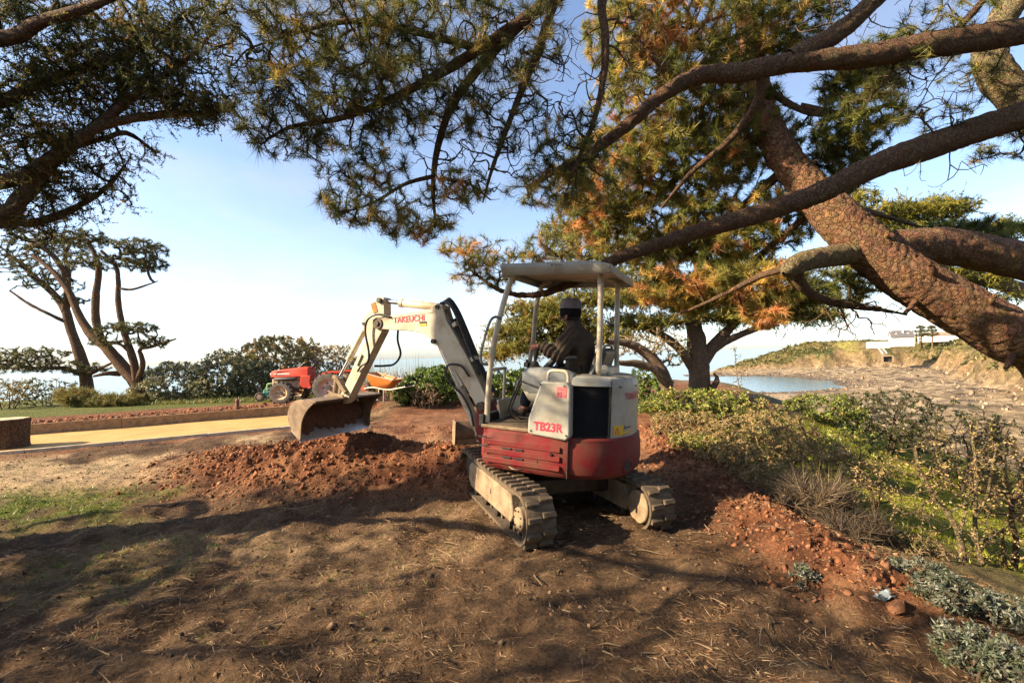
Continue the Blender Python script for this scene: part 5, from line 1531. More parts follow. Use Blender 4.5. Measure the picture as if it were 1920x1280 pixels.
def bark_mat(name, c1, c2, c3, scale=5.0, moss=None, bump=1.0):
    m, nt, b = new_mat(name); L = nt.links.new
    tc = N(nt, 'ShaderNodeTexCoord')
    nz = N(nt, 'ShaderNodeTexNoise', Scale=scale * 1.3, Detail=6.0); L(tc.outputs['Object'], nz.inputs['Vector'])
    mixv = N(nt, 'ShaderNodeMix', data_type='RGBA'); mixv.inputs[0].default_value = 0.28; L(tc.outputs['Object'], mixv.inputs[6]); L(nz.outputs['Color'], mixv.inputs[7])
    vo = N(nt, 'ShaderNodeTexVoronoi', Scale=scale * 4.2); vo.feature = 'DISTANCE_TO_EDGE'; L(mixv.outputs[2], vo.inputs['Vector'])
    vc = N(nt, 'ShaderNodeTexVoronoi', Scale=scale * 4.2); L(mixv.outputs[2], vc.inputs['Vector'])
    mr = N(nt, 'ShaderNodeMapRange'); mr.inputs[1].default_value = -0.12; mr.inputs[2].default_value = 0.12; L(vo.outputs['Distance'], mr.inputs[0])
    n2 = N(nt, 'ShaderNodeTexNoise', Scale=scale * 5, Detail=8.0, Roughness=0.7); L(tc.outputs['Object'], n2.inputs['Vector'])
    cm = N(nt, 'ShaderNodeMix', data_type='RGBA'); cm.inputs[6].default_value = (*c1, 1); cm.inputs[7].default_value = (*c2, 1); L(n2.outputs[0], cm.inputs[0])
    hs = N(nt, 'ShaderNodeMix', data_type='RGBA'); hs.blend_type = 'MULTIPLY'; hs.inputs[0].default_value = 0.22; L(cm.outputs[2], hs.inputs[6]); L(vc.outputs['Color'], hs.inputs[7])
    c2m = N(nt, 'ShaderNodeMix', data_type='RGBA'); c2m.inputs[6].default_value = (*c3, 1); L(mr.outputs[0], c2m.inputs[0]); L(hs.outputs[2], c2m.inputs[7])
    out = c2m.outputs[2]
    if moss:
        n3 = N(nt, 'ShaderNodeTexNoise', Scale=scale * 0.9, Detail=6.0, Roughness=0.7); L(tc.outputs['Object'], n3.inputs['Vector'])
        r3 = N(nt, 'ShaderNodeMapRange'); r3.inputs[1].default_value = 0.54; r3.inputs[2].default_value = 0.78; L(n3.outputs[0], r3.inputs[0])
        mm = N(nt, 'ShaderNodeMix', data_type='RGBA'); mm.inputs[7].default_value = (*moss, 1); L(out, mm.inputs[6]); L(r3.outputs[0], mm.inputs[0]); out = mm.outputs[2]
    L(out, b.inputs['Base Color']); b.inputs['Roughness'].default_value = 0.95; b.inputs['Specular IOR Level'].default_value = 0.15
    bp = N(nt, 'ShaderNodeBump', Strength=bump, Distance=0.05); ad = N(nt, 'ShaderNodeMath', operation='ADD'); L(mr.outputs[0], ad.inputs[0]); L(n2.outputs[0], ad.inputs[1]); L(ad.outputs[0], bp.inputs['Height']); L(bp.outputs[0], b.inputs['Normal'])
    return m


pine_bark = bark_mat('pine_bark', (0.33, 0.175, 0.095), (0.19, 0.108, 0.065), (0.06, 0.036, 0.024), 4.0, moss=(0.27, 0.19, 0.075))
dark_bark = bark_mat('dark_limb_bark', (0.29, 0.17, 0.095), (0.14, 0.085, 0.055), (0.045, 0.028, 0.02), 7.0, moss=(0.17, 0.14, 0.06))
cyp_bark = bark_mat('cypress_bark', (0.31, 0.21, 0.135), (0.17, 0.115, 0.08), (0.05, 0.034, 0.025), 6.0)
lich_bark = bark_mat('lichened_bark', (0.36, 0.28, 0.14), (0.20, 0.15, 0.09), (0.05, 0.04, 0.03), 6.0, moss=(0.34, 0.30, 0.13))
twig_m = mat('twig_bark', (0.085, 0.058, 0.04), 0.95, dirt=(0.05, 0.035, 0.026), scale=6, spec=0.1)
pale_twig = mat('pale_twig_bark', (0.22, 0.155, 0.095), 0.95, dirt=(0.13, 0.09, 0.055), scale=6, spec=0.1)
needle_m = leaf_mat('pine_needles', 0.40, 0.5, 0.3)
spray_m = leaf_mat('cypress_sprays', 0.40, 0.6, 0.2)
leaf_m = leaf_mat('shrub_leaves', 0.30, 0.42, 0.5)
dry_m = leaf_mat('dry_leaves', 0.30, 0.7, 0.2)
STUMP_BARK.data.materials[0] = dark_bark


class Tree:
    def __init__(self, name, base, label, cat='tree'):
        self.root = empty(name, base); tag(self.root, label, cat)
        self.o = np.array(base[:]); self.LP = []

    def limb(self, name, path, rad, m, nseg=12, step=0.08, bark=0.0, bscale=9, connect=True, seed=1, lump=0.05):
        pts = [at(*p) if (len(p) == 3 and not isinstance(p, Vector)) else p for p in path]
        V, F, C, r = tube_np(pts, rad, nseg, step, bark, bscale, seed, lump)
        np_mesh(name, V - self.o, F, m, self.root, smooth=True)
        if connect:
            k = max(1, int(0.1 / max(step, 0.01)))
            self.LP.append(C[::k])
        return C

    def lp(self): return np.concatenate(self.LP)

    def foliage(self, pts, kind, cols, tw_mat=None, r_tip=0.004, bf=0.25, rmax=0.04, curl=0.3, only_lp=None, name='crown', twname='twigs', **kw):
        LP = self.lp() if only_lp is None else only_lp
        par, order = grow(LP, pts, bf)
        V, F, C, T_, term, cnt = twigs(LP, pts, par, order, r_tip=r_tip, rmax=rmax, curl=curl)
        np_mesh(twname, V - self.o, F, tw_mat or twig_m, self.root, smooth=True)['kind'] = 'stuff'
        P = C[:, -1]; D = T_[:, -1]
        out = kind(P, D, C, T_, cnt, cols)
        np_mesh(name, out[0] - self.o, out[1], kw.get('mat', needle_m), self.root, out[2])['kind'] = 'stuff'
        return P


def cat_b(lst):
    V = []; F = []; Cc = []; o = 0
    for v, f, c_ in lst: V.append(v); F.append(f + o); Cc.append(c_); o += len(v)
    return np.concatenate(V), np.concatenate(F), np.concatenate(Cc)


def needles(n, bl, bw, spread=0.62, axis=0.06, sub=1, up=0.25, keep=1.0):
    def f(P, D, C, T_, cnt, cols):
        D = norm(D + np.array((0, 0, up)))
        m = RNG.random(len(P)) < keep
        l = [blades(P[m], D[m], axis, n, bl, bw, spread, cols[m])]
        if sub:
            m2 = m & (cnt <= 3)
            for k in range(sub):
                i = 2 if k == 0 else 1
                l.append(blades(C[m2, i], norm(T_[m2, i] + np.array((0, 0, up))), axis, n // 2, bl * 0.9, bw, spread + 0.05, cols[m2]))
        return cat_b(l)
    return f


def sprays(n, bl, bw, spread=0.45, axis=0.22, sub=2, up=0.3):
    def f(P, D, C, T_, cnt, cols):
        D = norm(D + np.array((0, 0, up)))
        l = [blades(P, D, axis, n, bl, bw, spread, cols)]
        for k in range(sub):
            i = 2 - k
            Q = C[:, max(i, 1)] + RNG.normal(size=P.shape) * axis * 0.35
            l.append(blades(Q, norm(D + RNG.normal(size=D.shape) * 0.5), axis, n // 2, bl, bw, spread, cols))
        return cat_b(l)
    return f


def leaves(n, bl, bw, spread=0.8, axis=0.10, sub=1, jit=0.25):
    def f(P, D, C, T_, cnt, cols):
        l = [blades(P, D, axis, n, bl, bw, spread, cols, jitter=jit, quad=True)]
        for k in range(sub):
            l.append(blades(C[:, 2], T_[:, 2], axis, max(2, n // 2), bl, bw, spread, cols * 0.95, jitter=jit, quad=True))
        return cat_b(l)
    return f


def pxblob(lst, rng=RNG, shell=0.0):
    """(px, py, Y, half width px, half height px, half depth m, n)"""
    out = []
    for (px, py, Y, hw, hh, dy, n) in lst:
        c_ = at(px, py, Y); k = Y / FPX
        out.append(ell(c_, (hw * k, dy, hh * k), n, shell))
    return np.concatenate(out)
# ---------------------------------------------------------------- trees
GREEN = (0.15, 0.165, 0.034); OLIVE = (0.255, 0.23, 0.052); DKG = (0.085, 0.085, 0.028); ORG = (0.60, 0.29, 0.115); GOLD = (0.55, 0.38, 0.095)
# leaning pine on the right
A = Tree('leaning_pine', Vector((7.6, 6.0, -2.6)), 'big leaning pine with thick reddish trunk crossing the view and browning needles')
A.limb('trunk', [Vector((7.6, 6.0, -2.8)), Vector((7.3, 6.0, -0.6)), (1990, 690, 6.05), (1880, 622, 6.1), (1780, 566, 6.15), (1690, 512, 6.2), (1615, 452, 6.3), (1540, 378, 6.4), (1475, 300, 6.5), (1435, 225, 6.55), (1418, 140, 6.6), (1400, 50, 6.6), (1380, -60, 6.5), (1340, -180, 6.4)],
       [0.44, 0.37, 0.335, 0.325, 0.315, 0.305, 0.28, 0.24, 0.20, 0.17, 0.15, 0.13, 0.11, 0.07], pine_bark, 92, 0.016, 0.014, 14.0, seed=3)
A.limb('branch', [(1640, 470, 6.35), (1700, 460, 6.5), (1780, 462, 6.7), (1860, 478, 6.8), (1960, 500, 6.9), (2080, 540, 7.0)], [0.18, 0.215, 0.24, 0.245, 0.25, 0.26], pine_bark, 48, 0.03, 0.018, 8, seed=5)
A.limb('branch', [(1620, 474, 6.3), (1560, 480, 6.1), (1515, 488, 5.9), (1486, 500, 5.80), (1474, 508, 5.76), (1468, 512, 5.74)], [0.13, 0.128, 0.12, 0.11, 0.08, 0.015], lich_bark, 32, 0.018, 0.012, 13, seed=6)
A.limb('branch', [(1492, 500, 5.85), (1500, 530, 5.95), (1530, 556, 6.1), (1590, 572, 6.3), (1650, 580, 6.5), (1700, 590, 6.6)], [0.075, 0.066, 0.056, 0.045, 0.03, 0.01], dark_bark, 14, 0.03, 0.008, 12, seed=7)
for i, (pth, r0) in enumerate([
    ([(1440, 240, 6.5), (1350, 290, 6.9), (1260, 340, 7.4), (1180, 420, 7.8)], 0.07),
    ([(1430, 200, 6.5), (1330, 180, 6.2), (1240, 120, 6.0), (1180, 60, 5.9)], 0.07),
    ([(1480, 310, 6.5), (1400, 380, 7.2), (1300, 470, 7.8), (1230, 520, 8.2)], 0.07),
    ([(1540, 380, 6.4), (1470, 440, 7.0), (1380, 510, 7.6), (1290, 560, 8.0)], 0.06),
    ([(1415, 120, 6.6), (1330, 60, 6.8), (1250, 10, 7.0)], 0.06),
    ([(1480, 500, 5.75), (1420, 520, 6.3), (1340, 560, 7.0), (1270, 590, 7.6)], 0.05),
    ([(1560, 385, 6.5), (1640, 400, 7.4), (1740, 430, 8.0)], 0.06),
    ([(1500, 200, 6.4), (1600, 215, 6.2), (1680, 190, 6.0)], 0.05),
    ([(1425, 160, 6.5), (1500, 205, 6.4), (1560, 215, 6.3), (1620, 200, 6.2)], 0.05),
    ([(1400, 60, 6.6), (1420, 20, 6.4), (1450, -40, 6.2)], 0.09)]):
    A.limb('branch', pth, list(np.linspace(r0, r0 * 0.35, len(pth))), dark_bark, 10, 0.08, 0.004, 10, seed=20 + i)
for k, (px, py, Y, dx, dy, r) in enumerate(((1760, 530, 5.85, -14, -34, 0.035), (1655, 470, 6.0, 10, -40, 0.03), (1850, 585, 5.8, 16, -36, 0.03), (1590, 470, 6.05, -26, 20, 0.028), (1505, 320, 6.35, 26, -20, 0.026), (1720, 560, 5.9, -24, 30, 0.028), (1455, 250, 6.4, -30, -8, 0.022), (1900, 660, 5.75, -14, 32, 0.03))):
    A.limb('broken_stub', [(px, py, Y + 0.25), (px + dx * 0.6, py + dy * 0.6, Y), (px + dx, py + dy * 0.95, Y - 0.05)], [r * 1.5, r, r * 0.7], pine_bark, 10, 0.03, 0.006, 20, connect=False, seed=300 + k)
ptsA = pxblob([(1330, 60, 6.4, 140, 90, 1.2, 468), (1250, 180, 6.8, 150, 90, 1.2, 529), (1150, 330, 7.6, 130, 80, 1.0, 468), (1280, 290, 7.2, 140, 80, 1.2, 571), (1390, 250, 7.0, 90, 90, 0.8, 387), (1380, 420, 7.4, 150, 80, 1.0, 611), (1220, 430, 7.9, 160, 70, 1.0, 529),
               (1260, 530, 8.0, 150, 45, 1.0, 366), (1120, 400, 7.8, 90, 40, 0.8, 224), (1400, 530, 7.2, 110, 40, 0.8, 264), (1590, 240, 6.3, 100, 50, 0.7, 244), (1620, 150, 6.2, 90, 30, 0.6, 163), (1480, 60, 6.4, 80, 60, 0.8, 224), (1640, 110, 6.0, 60, 30, 0.5, 89), (1560, 330, 6.8, 60, 50, 0.6, 121),
               (1560, 540, 6.6, 90, 35, 0.5, 144), (1450, 590, 7.0, 70, 25, 0.5, 96), (1290, 565, 8.2, 60, 25, 0.5, 142), (1180, 50, 6.2, 90, 80, 0.9, 305), (1800, 440, 7.6, 120, 30, 0.6, 182)])
nz_ = fbm(ptsA[:, 0] * 0.9, ptsA[:, 2] * 0.9 + ptsA[:, 1] * 0.5, 3, 404)
colA = pick([GREEN, OLIVE, GOLD, ORG], [0.46, 0.34, 0.14, 0.06], len(ptsA))
mo_ = (nz_ > 0.27); colA[mo_] = pick([ORG, GOLD, OLIVE], [0.45, 0.4, 0.15], int(mo_.sum()))
rt = ptsA[:, 0] > 3.9; colA[rt] = pick([GREEN, DKG, OLIVE], [0.5, 0.35, 0.15], int(rt.sum()))
A.foliage(ptsA, needles(46, 0.135, 0.0085, 0.54, 0.11, 2), colA, r_tip=0.0036, bf=0.22, rmax=0.03, curl=0.22)
# twigs hanging from the dark lower limb
ptsH = pxblob([(1600, 600, 6.1, 110, 40, 0.4, 70)])
A.foliage(ptsH, needles(6, 0.05, 0.006, 0.7, 0.05, 0, keep=0.35), pick([DKG, OLIVE], [1, 1], len(ptsH)), r_tip=0.004, curl=0.5, name='lower_needles', twname='bare_twigs')

# pine whose limbs reach in from above right
B = Tree('overhanging_pine', Vector((6.6, 4.7, -2.4)), 'pine standing outside the picture whose long dark limbs hang across the top of it')
B.limb('trunk', [Vector((6.6, 4.7, -2.6)), Vector((6.5, 4.8, 0.5)), Vector((6.3, 4.9, 3.0)), Vector((6.1, 4.9, 5.2)), Vector((5.6, 4.8, 7.4))], [0.36, 0.32, 0.28, 0.22, 0.14], pine_bark, 32, 0.06, 0.02, 7, seed=41)
B.limb('branch', [Vector((6.3, 4.9, 3.4)), (2020, 195, 5.0), (1900, 222, 5.0), (1760, 268, 5.0), (1640, 312, 5.0), (1540, 360, 5.0), (1440, 395, 5.05), (1340, 425, 5.1), (1240, 456, 5.2), (1150, 488, 5.3), (1090, 522, 5.5), (1010, 552, 5.7), (940, 545, 5.8), (880, 505, 5.9)],
       [0.16, 0.145, 0.14, 0.13, 0.118, 0.105, 0.095, 0.085, 0.072, 0.06, 0.046, 0.036, 0.024, 0.012], dark_bark, 36, 0.022, 0.011, 13, seed=43)
B.limb('branch', [Vector((6.15, 4.9, 4.6)), (2020, 35, 4.7), (1900, 62, 4.65), (1760, 82, 4.6), (1620, 106, 4.6), (1480, 118, 4.6), (1390, 136, 4.6), (1310, 142, 4.65), (1240, 180, 4.7), (1170, 240, 4.8), (1110, 285, 4.9), (1040, 322, 5.0), (985, 352, 5.1)],
       [0.15, 0.125, 0.12, 0.11, 0.10, 0.088, 0.082, 0.076, 0.066, 0.055, 0.045, 0.030, 0.014], dark_bark, 36, 0.022, 0.011, 13, seed=44)
B.limb('branch', [(1990, 270, 5.4), (1930, 205, 5.4), (1875, 150, 5.4), (1855, 100, 5.4), (1880, 35, 5.4), (1925, -40, 5.4), (1960, -150, 5.4)], [0.18, 0.17, 0.165, 0.155, 0.14, 0.12, 0.1], lich_bark, 40, 0.022, 0.016, 10, seed=45)
B.limb('branch', [(1700, -60, 4.6), (1630, 10, 4.6), (1570, 62, 4.6), (1480, 112, 4.6)], [0.075, 0.08, 0.085, 0.085], dark_bark, 20, 0.03, 0.008, 13, seed=46)
B.limb('branch', [(1790, 60, 4.6), (1840, 5, 4.5), (1880, -60, 4.4)], [0.035, 0.03, 0.03], dark_bark, 10, 0.05, seed=47)
top = Vector((5.6, 4.8, 7.2))
B.limb('branch', [top, Vector((3.4, 4.4, 6.3)), (1250, -130, 4.2), (1120, -60, 4.2), (1000, 25, 4.2), (900, 92, 4.2), (800, 152, 4.2), (700, 200, 4.2), (620, 226, 4.2), (545, 238, 4.2), (500, 262, 4.2)],
       [0.13, 0.10, 0.075, 0.065, 0.058, 0.046, 0.038, 0.028, 0.022, 0.015, 0.008], dark_bark, 14, 0.04, 0.006, 14, seed=48)
B.limb('branch', [(1010, 15, 4.2), (940, 80, 4.25), (880, 150, 4.3), (840, 215, 4.35), (818, 290, 4.4), (812, 360, 4.45), (818, 425, 4.5)], [0.05, 0.045, 0.040, 0.033, 0.026, 0.018, 0.008], dark_bark, 12, 0.04, 0.005, 14, seed=49)
B.limb('branch', [(1120, -60, 4.2), (1045, 0, 4.3), (1005, 105, 4.3), (960, 215, 4.35), (925, 310, 4.4), (905, 380, 4.5)], [0.045, 0.04, 0.034, 0.026, 0.018, 0.007], dark_bark, 10, 0.05, 0.004, 14, seed=50)
B.limb('branch', [(1200, -90, 4.2), (1132, -10, 4.3), (1135, 70, 4.3), (1132, 140, 4.35), (1112, 230, 4.4), (1070, 330, 4.5)], [0.05, 0.042, 0.037, 0.032, 0.024, 0.010], dark_bark, 10, 0.05, 0.004, 14, seed=51)
B.limb('branch', [(900, 92, 4.2), (780, 60, 4.1), (660, 40, 4.0), (560, 60, 4.0), (470, 90, 4.0)], [0.035, 0.03, 0.024, 0.016, 0.008], dark_bark, 10, 0.05, 0.004, 14, seed=52)
B.limb('branch', [(815, 330, 4.4), (760, 345, 4.4), (700, 380, 4.4), (640, 400, 4.4)], [0.022, 0.018, 0.013, 0.006], dark_bark, 8, 0.05, seed=53)
B.limb('branch', [(830, 335, 4.4), (880, 345, 4.45), (920, 375, 4.5)], [0.02, 0.014, 0.007], dark_bark, 8, 0.05, seed=54)
B.limb('branch', [(1430, 130, 4.6), (1420, 190, 4.75), (1370, 260, 5.0), (1290, 330, 5.2), (1240, 390, 5.4)], [0.05, 0.045, 0.036, 0.026, 0.012], dark_bark, 12, 0.04, 0.005, 13, seed=55)
ptsB = pxblob([(520, 235, 4.15, 90, 50, 0.5, 139), (640, 190, 4.15, 130, 70, 0.7, 233), (500, 100, 4.0, 120, 80, 0.7, 197), (640, 60, 4.0, 150, 70, 0.7, 256), (800, 60, 4.1, 150, 80, 0.7, 267), (780, 190, 4.25, 130, 70, 0.6, 221), (680, 310, 4.35, 95, 38, 0.35, 104),
               (690, 385, 4.4, 95, 40, 0.35, 127), (790, 425, 4.5, 80, 25, 0.3, 87), (850, 360, 4.45, 70, 50, 0.3, 80), (930, 180, 4.3, 90, 110, 0.5, 151), (970, 60, 4.2, 100, 70, 0.6, 139), (1060, 260, 4.6, 80, 60, 0.4, 104), (1030, 350, 4.9, 80, 45, 0.4, 127), (1110, 340, 4.9, 70, 50, 0.4, 80), (880, 470, 5.8, 60, 32, 0.35, 80), (950, 490, 5.7, 80, 45, 0.35, 104), (900, 520, 5.8, 60, 30, 0.3, 46),
               (1030, 470, 5.6, 70, 35, 0.4, 69), (1700, 130, 4.8, 60, 40, 0.4, 51), (1780, 30, 4.6, 90, 40, 0.5, 63), (1880, 255, 5.3, 60, 50, 0.4, 69), (1760, 210, 5.0, 70, 40, 0.4, 34), (1830, 120, 5.2, 60, 60, 0.4, 34)])
for i, pth in enumerate([[Vector((6.0, 4.9, 5.6)), Vector((4.6, 2.6, 6.2)), Vector((2.6, 0.8, 6.4)), Vector((0.4, -0.4, 6.4)), Vector((-2.4, -1.0, 6.3))], [Vector((6.1, 4.9, 5.0)), Vector((5.2, 1.6, 5.6)), Vector((3.8, -1.2, 5.8)), Vector((2.0, -3.0, 5.8))]]):
    B.limb('branch', pth, list(np.linspace(0.11, 0.02, len(pth))), dark_bark, 10, 0.1, 0.006, 12, seed=56 + i)  # unseen limbs added to carry the sky-blocking foliage over the camera
ptsB = np.concatenate([ptsB, ell((0.6, -0.6, 6.3), (4.6, 2.4, 0.6), 620), ell((3.8, 0.2, 5.9), (2.2, 2.2, 0.6), 260), ell((2.0, -3.4, 5.4), (3.5, 1.6, 0.9), 300)])  # appended clusters are unseen foliage, added above and behind the camera to cut skylight
colB = pick([DKG, GREEN, OLIVE, GOLD], [0.6, 0.2, 0.14, 0.06], len(ptsB))
lo_ = (ptsB[:, 2] < 3.4) & (ptsB[:, 0] < 1.5); colB[lo_] = pick([GREEN, OLIVE, GOLD, ORG], [0.35, 0.3, 0.25, 0.1], int(lo_.sum()))
B.foliage(ptsB, needles(46, 0.13, 0.0048, 0.50, 0.12, 1, up=0.12, keep=0.64), colB, r_tip=0.0028, bf=0.2, rmax=0.025, curl=0.28)
ptsK = np.concatenate([ell((4.5, -3.5, 3.0), (3.0, 1.6, 2.6), 420), ell((0.5, -4.6, 3.2), (3.6, 1.4, 2.8), 460), ell((7.5, 0.5, 3.0), (1.2, 2.4, 2.6), 260)])  # unseen foliage added behind the camera and to its right to block sky fill
B.limb('branch', [Vector((6.4, 4.6, 2.6)), Vector((6.8, 1.0, 3.0)), Vector((5.2, -2.6, 3.2)), Vector((1.5, -4.4, 3.4)), Vector((-2.0, -4.8, 3.4))], [0.13, 0.1, 0.08, 0.06, 0.03], dark_bark, 10, 0.12, seed=59)  # added limb, only carries the unseen blocking foliage
B.foliage(ptsK, needles(60, 0.26, 0.05, 0.7, 0.15, 2), pick([DKG, GREEN], [1, 1], len(ptsK)), r_tip=0.006, bf=0.25, rmax=0.03, name='sky_block_crown', twname='sky_block_twigs')
# bare curly twigs
ptsB2 = pxblob([(560, 130, 4.1, 150, 100, 0.6, 200), (880, 300, 4.4, 110, 90, 0.4, 240), (1000, 180, 4.35, 110, 150, 0.5, 260), (700, 230, 4.2, 180, 60, 0.5, 110), (1690, 180, 5.0, 120, 50, 0.4, 70), (1600, 20, 4.6, 140, 40, 0.5, 90), (1150, 130, 4.6, 120, 110, 0.5, 140), (1750, 320, 5.0, 120, 25, 0.3, 16)])
B.foliage(ptsB2, needles(5, 0.05, 0.005, 0.7, 0.04, 0, keep=0.2), pick([DKG, OLIVE], [1, 1], len(ptsB2)), r_tip=0.0026, bf=0.15, curl=0.4, name='sparse_needles', twname='bare_twigs')

# cypress on the left that shades the ground
Ct = Tree('spreading_cypress', Vector((-7.7, 3.7, 0.0)), 'spreading dark cypress whose boughs fill the upper left corner')
Ct.limb('trunk', [Vector((-7.7, 3.7, -0.15)), Vector((-7.6, 3.7, 1.4)), Vector((-7.5, 3.8, 2.8)), Vector((-7.3, 3.9, 4.4)), Vector((-7.0, 4.0, 6.4))], [0.40, 0.34, 0.30, 0.22, 0.10], cyp_bark, 32, 0.06, 0.02, 7, seed=61)
cl_ = [
    ([Vector((-7.5, 3.8, 2.2)), (-60, 420, 4.32), (40, 370, 4.32), (100, 300, 4.32), (170, 245, 4.32), (225, 190, 4.32), (245, 100, 4.32), (270, 0, 4.32)], 0.085),
    ([Vector((-7.5, 3.8, 2.6)), (-40, 350, 4.23), (70, 312, 4.23), (180, 240, 4.23), (300, 215, 4.23), (380, 212, 4.23), (440, 205, 4.23)], 0.07),
    ([Vector((-7.5, 3.8, 2.0)), (-50, 430, 4.56), (60, 418, 4.56), (130, 395, 4.56), (195, 355, 4.56), (235, 310, 4.56)], 0.055),
    ([(180, 240, 4.23), (270, 165, 4.15), (340, 120, 4.07), (400, 60, 3.98)], 0.04),
    ([Vector((-7.35, 3.9, 3.6)), (-60, 200, 4.07), (60, 160, 4.07), (180, 120, 4.07), (280, 80, 4.07), (350, 20, 4.07)], 0.07),
    ([Vector((-7.3, 3.9, 4.3)), (-60, 80, 3.82), (80, 40, 3.73), (200, 0, 3.65), (300, -60, 3.57)], 0.07),
    ([(130, 275, 4.32), (200, 258, 4.48), (240, 250, 4.65), (290, 285, 4.73)], 0.03),
    ([Vector((-7.55, 3.8, 2.6)), Vector((-6.4, 3.4, 3.2)), Vector((-5.6, 2.2, 3.6)), Vector((-4.6, 1.4, 3.9))], 0.09),
    ([Vector((-7.55, 3.8, 3.0)), Vector((-8.2, 3.6, 3.5)), Vector((-9.6, 2.4, 3.8)), Vector((-10.6, 1.4, 3.9))], 0.09),
    ([Vector((-7.6, 3.75, 2.3)), Vector((-8.6, 4.4, 2.8)), Vector((-10.2, 3.6, 3.0)), Vector((-11.6, 3.2, 3.1))], 0.08),
    ([Vector((-7.6, 3.75, 2.2)), Vector((-7.2, 3.2, 2.5)), Vector((-7.4, 1.4, 2.6)), Vector((-7.6, 0.2, 2.7))], 0.08)]
for i, (pth, r0) in enumerate(cl_):
    Ct.limb('branch', pth, list(np.linspace(r0, 0.012, len(pth))), cyp_bark, 12, 0.05, 0.006, 12, seed=70 + i)
ptsC = pxblob([(70, 60, 4.15, 150, 90, 0.5, 250), (60, 200, 4.23, 140, 80, 0.45, 228), (230, 70, 4.15, 120, 90, 0.42, 182), (200, 160, 4.23, 130, 60, 0.42, 174), (330, 110, 4.15, 70, 70, 0.5, 91), (330, 190, 4.23, 90, 35, 0.4, 106), (410, 195, 4.23, 40, 22, 0.3, 33), (60, 300, 4.32, 100, 60, 0.42, 113),
               (170, 280, 4.40, 70, 35, 0.5, 53), (80, 380, 4.56, 110, 45, 0.42, 98), (190, 350, 4.65, 50, 45, 0.4, 41), (285, 285, 4.73, 22, 8, 0.15, 7), (30, 430, 4.56, 70, 25, 0.5, 37), (350, 20, 4.07, 80, 40, 0.5, 60)])
off_ = np.concatenate([ell((-8.0, 4.0, 3.8), (1.5, 0.35, 0.5), 170), ell((-5.2, 3.4, 4.7), (1.2, 0.7, 0.8), 150),
    ell((-5.6, 1.5, 3.5), (1.6, 1.2, 0.55), 190), ell((-6.4, 0.3, 4.0), (1.6, 1.0, 0.6), 170), ell((-9.4, 2.0, 3.6), (2.2, 1.4, 0.7), 210), ell((-7.4, 1.0, 2.7), (1.6, 1.8, 0.6), 150), ell((-11.4, 2.2, 3.4), (1.6, 1.3, 0.6), 120), ell((-8.0, 2.4, 2.7), (1.6, 1.2, 0.5), 120)])
ptsC = np.concatenate([ptsC, off_])
colC = pick([(0.06, 0.07, 0.026), (0.10, 0.11, 0.034), (0.18, 0.155, 0.042), (0.30, 0.18, 0.06)], [0.36, 0.32, 0.2, 0.12], len(ptsC))
Ct.foliage(ptsC, sprays(40, 0.048, 0.008, 0.5, 0.17, 2), colC, r_tip=0.0045, bf=0.3, rmax=0.03, curl=0.2, mat=spray_m)

ptsK = np.concatenate([ell((-5.0, -3.8, 3.0), (3.2, 1.5, 2.7), 460), ell((-9.5, -1.5, 3.0), (1.8, 2.4, 2.6), 380), ell((-3.5, -0.8, 5.6), (2.6, 2.0, 0.7), 260)])  # unseen sprays added behind and above the camera to hold back skylight
Ct.limb('branch', [Vector((-7.6, 3.7, 2.0)), Vector((-7.8, 1.2, 2.8)), Vector((-7.0, -2.0, 3.2)), Vector((-4.0, -3.8, 3.4))], [0.12, 0.1, 0.07, 0.03], cyp_bark, 10, 0.12, seed=89)  # limb added to hold the light-blocking sprays
Ct.foliage(ptsK, sprays(40, 0.16, 0.06, 0.6, 0.3, 2), pick([(0.05, 0.06, 0.022), (0.08, 0.09, 0.028)], [1, 1], len(ptsK)), r_tip=0.006, bf=0.3, rmax=0.03, mat=spray_m, name='sky_block_crown', twname='sky_block_twigs')

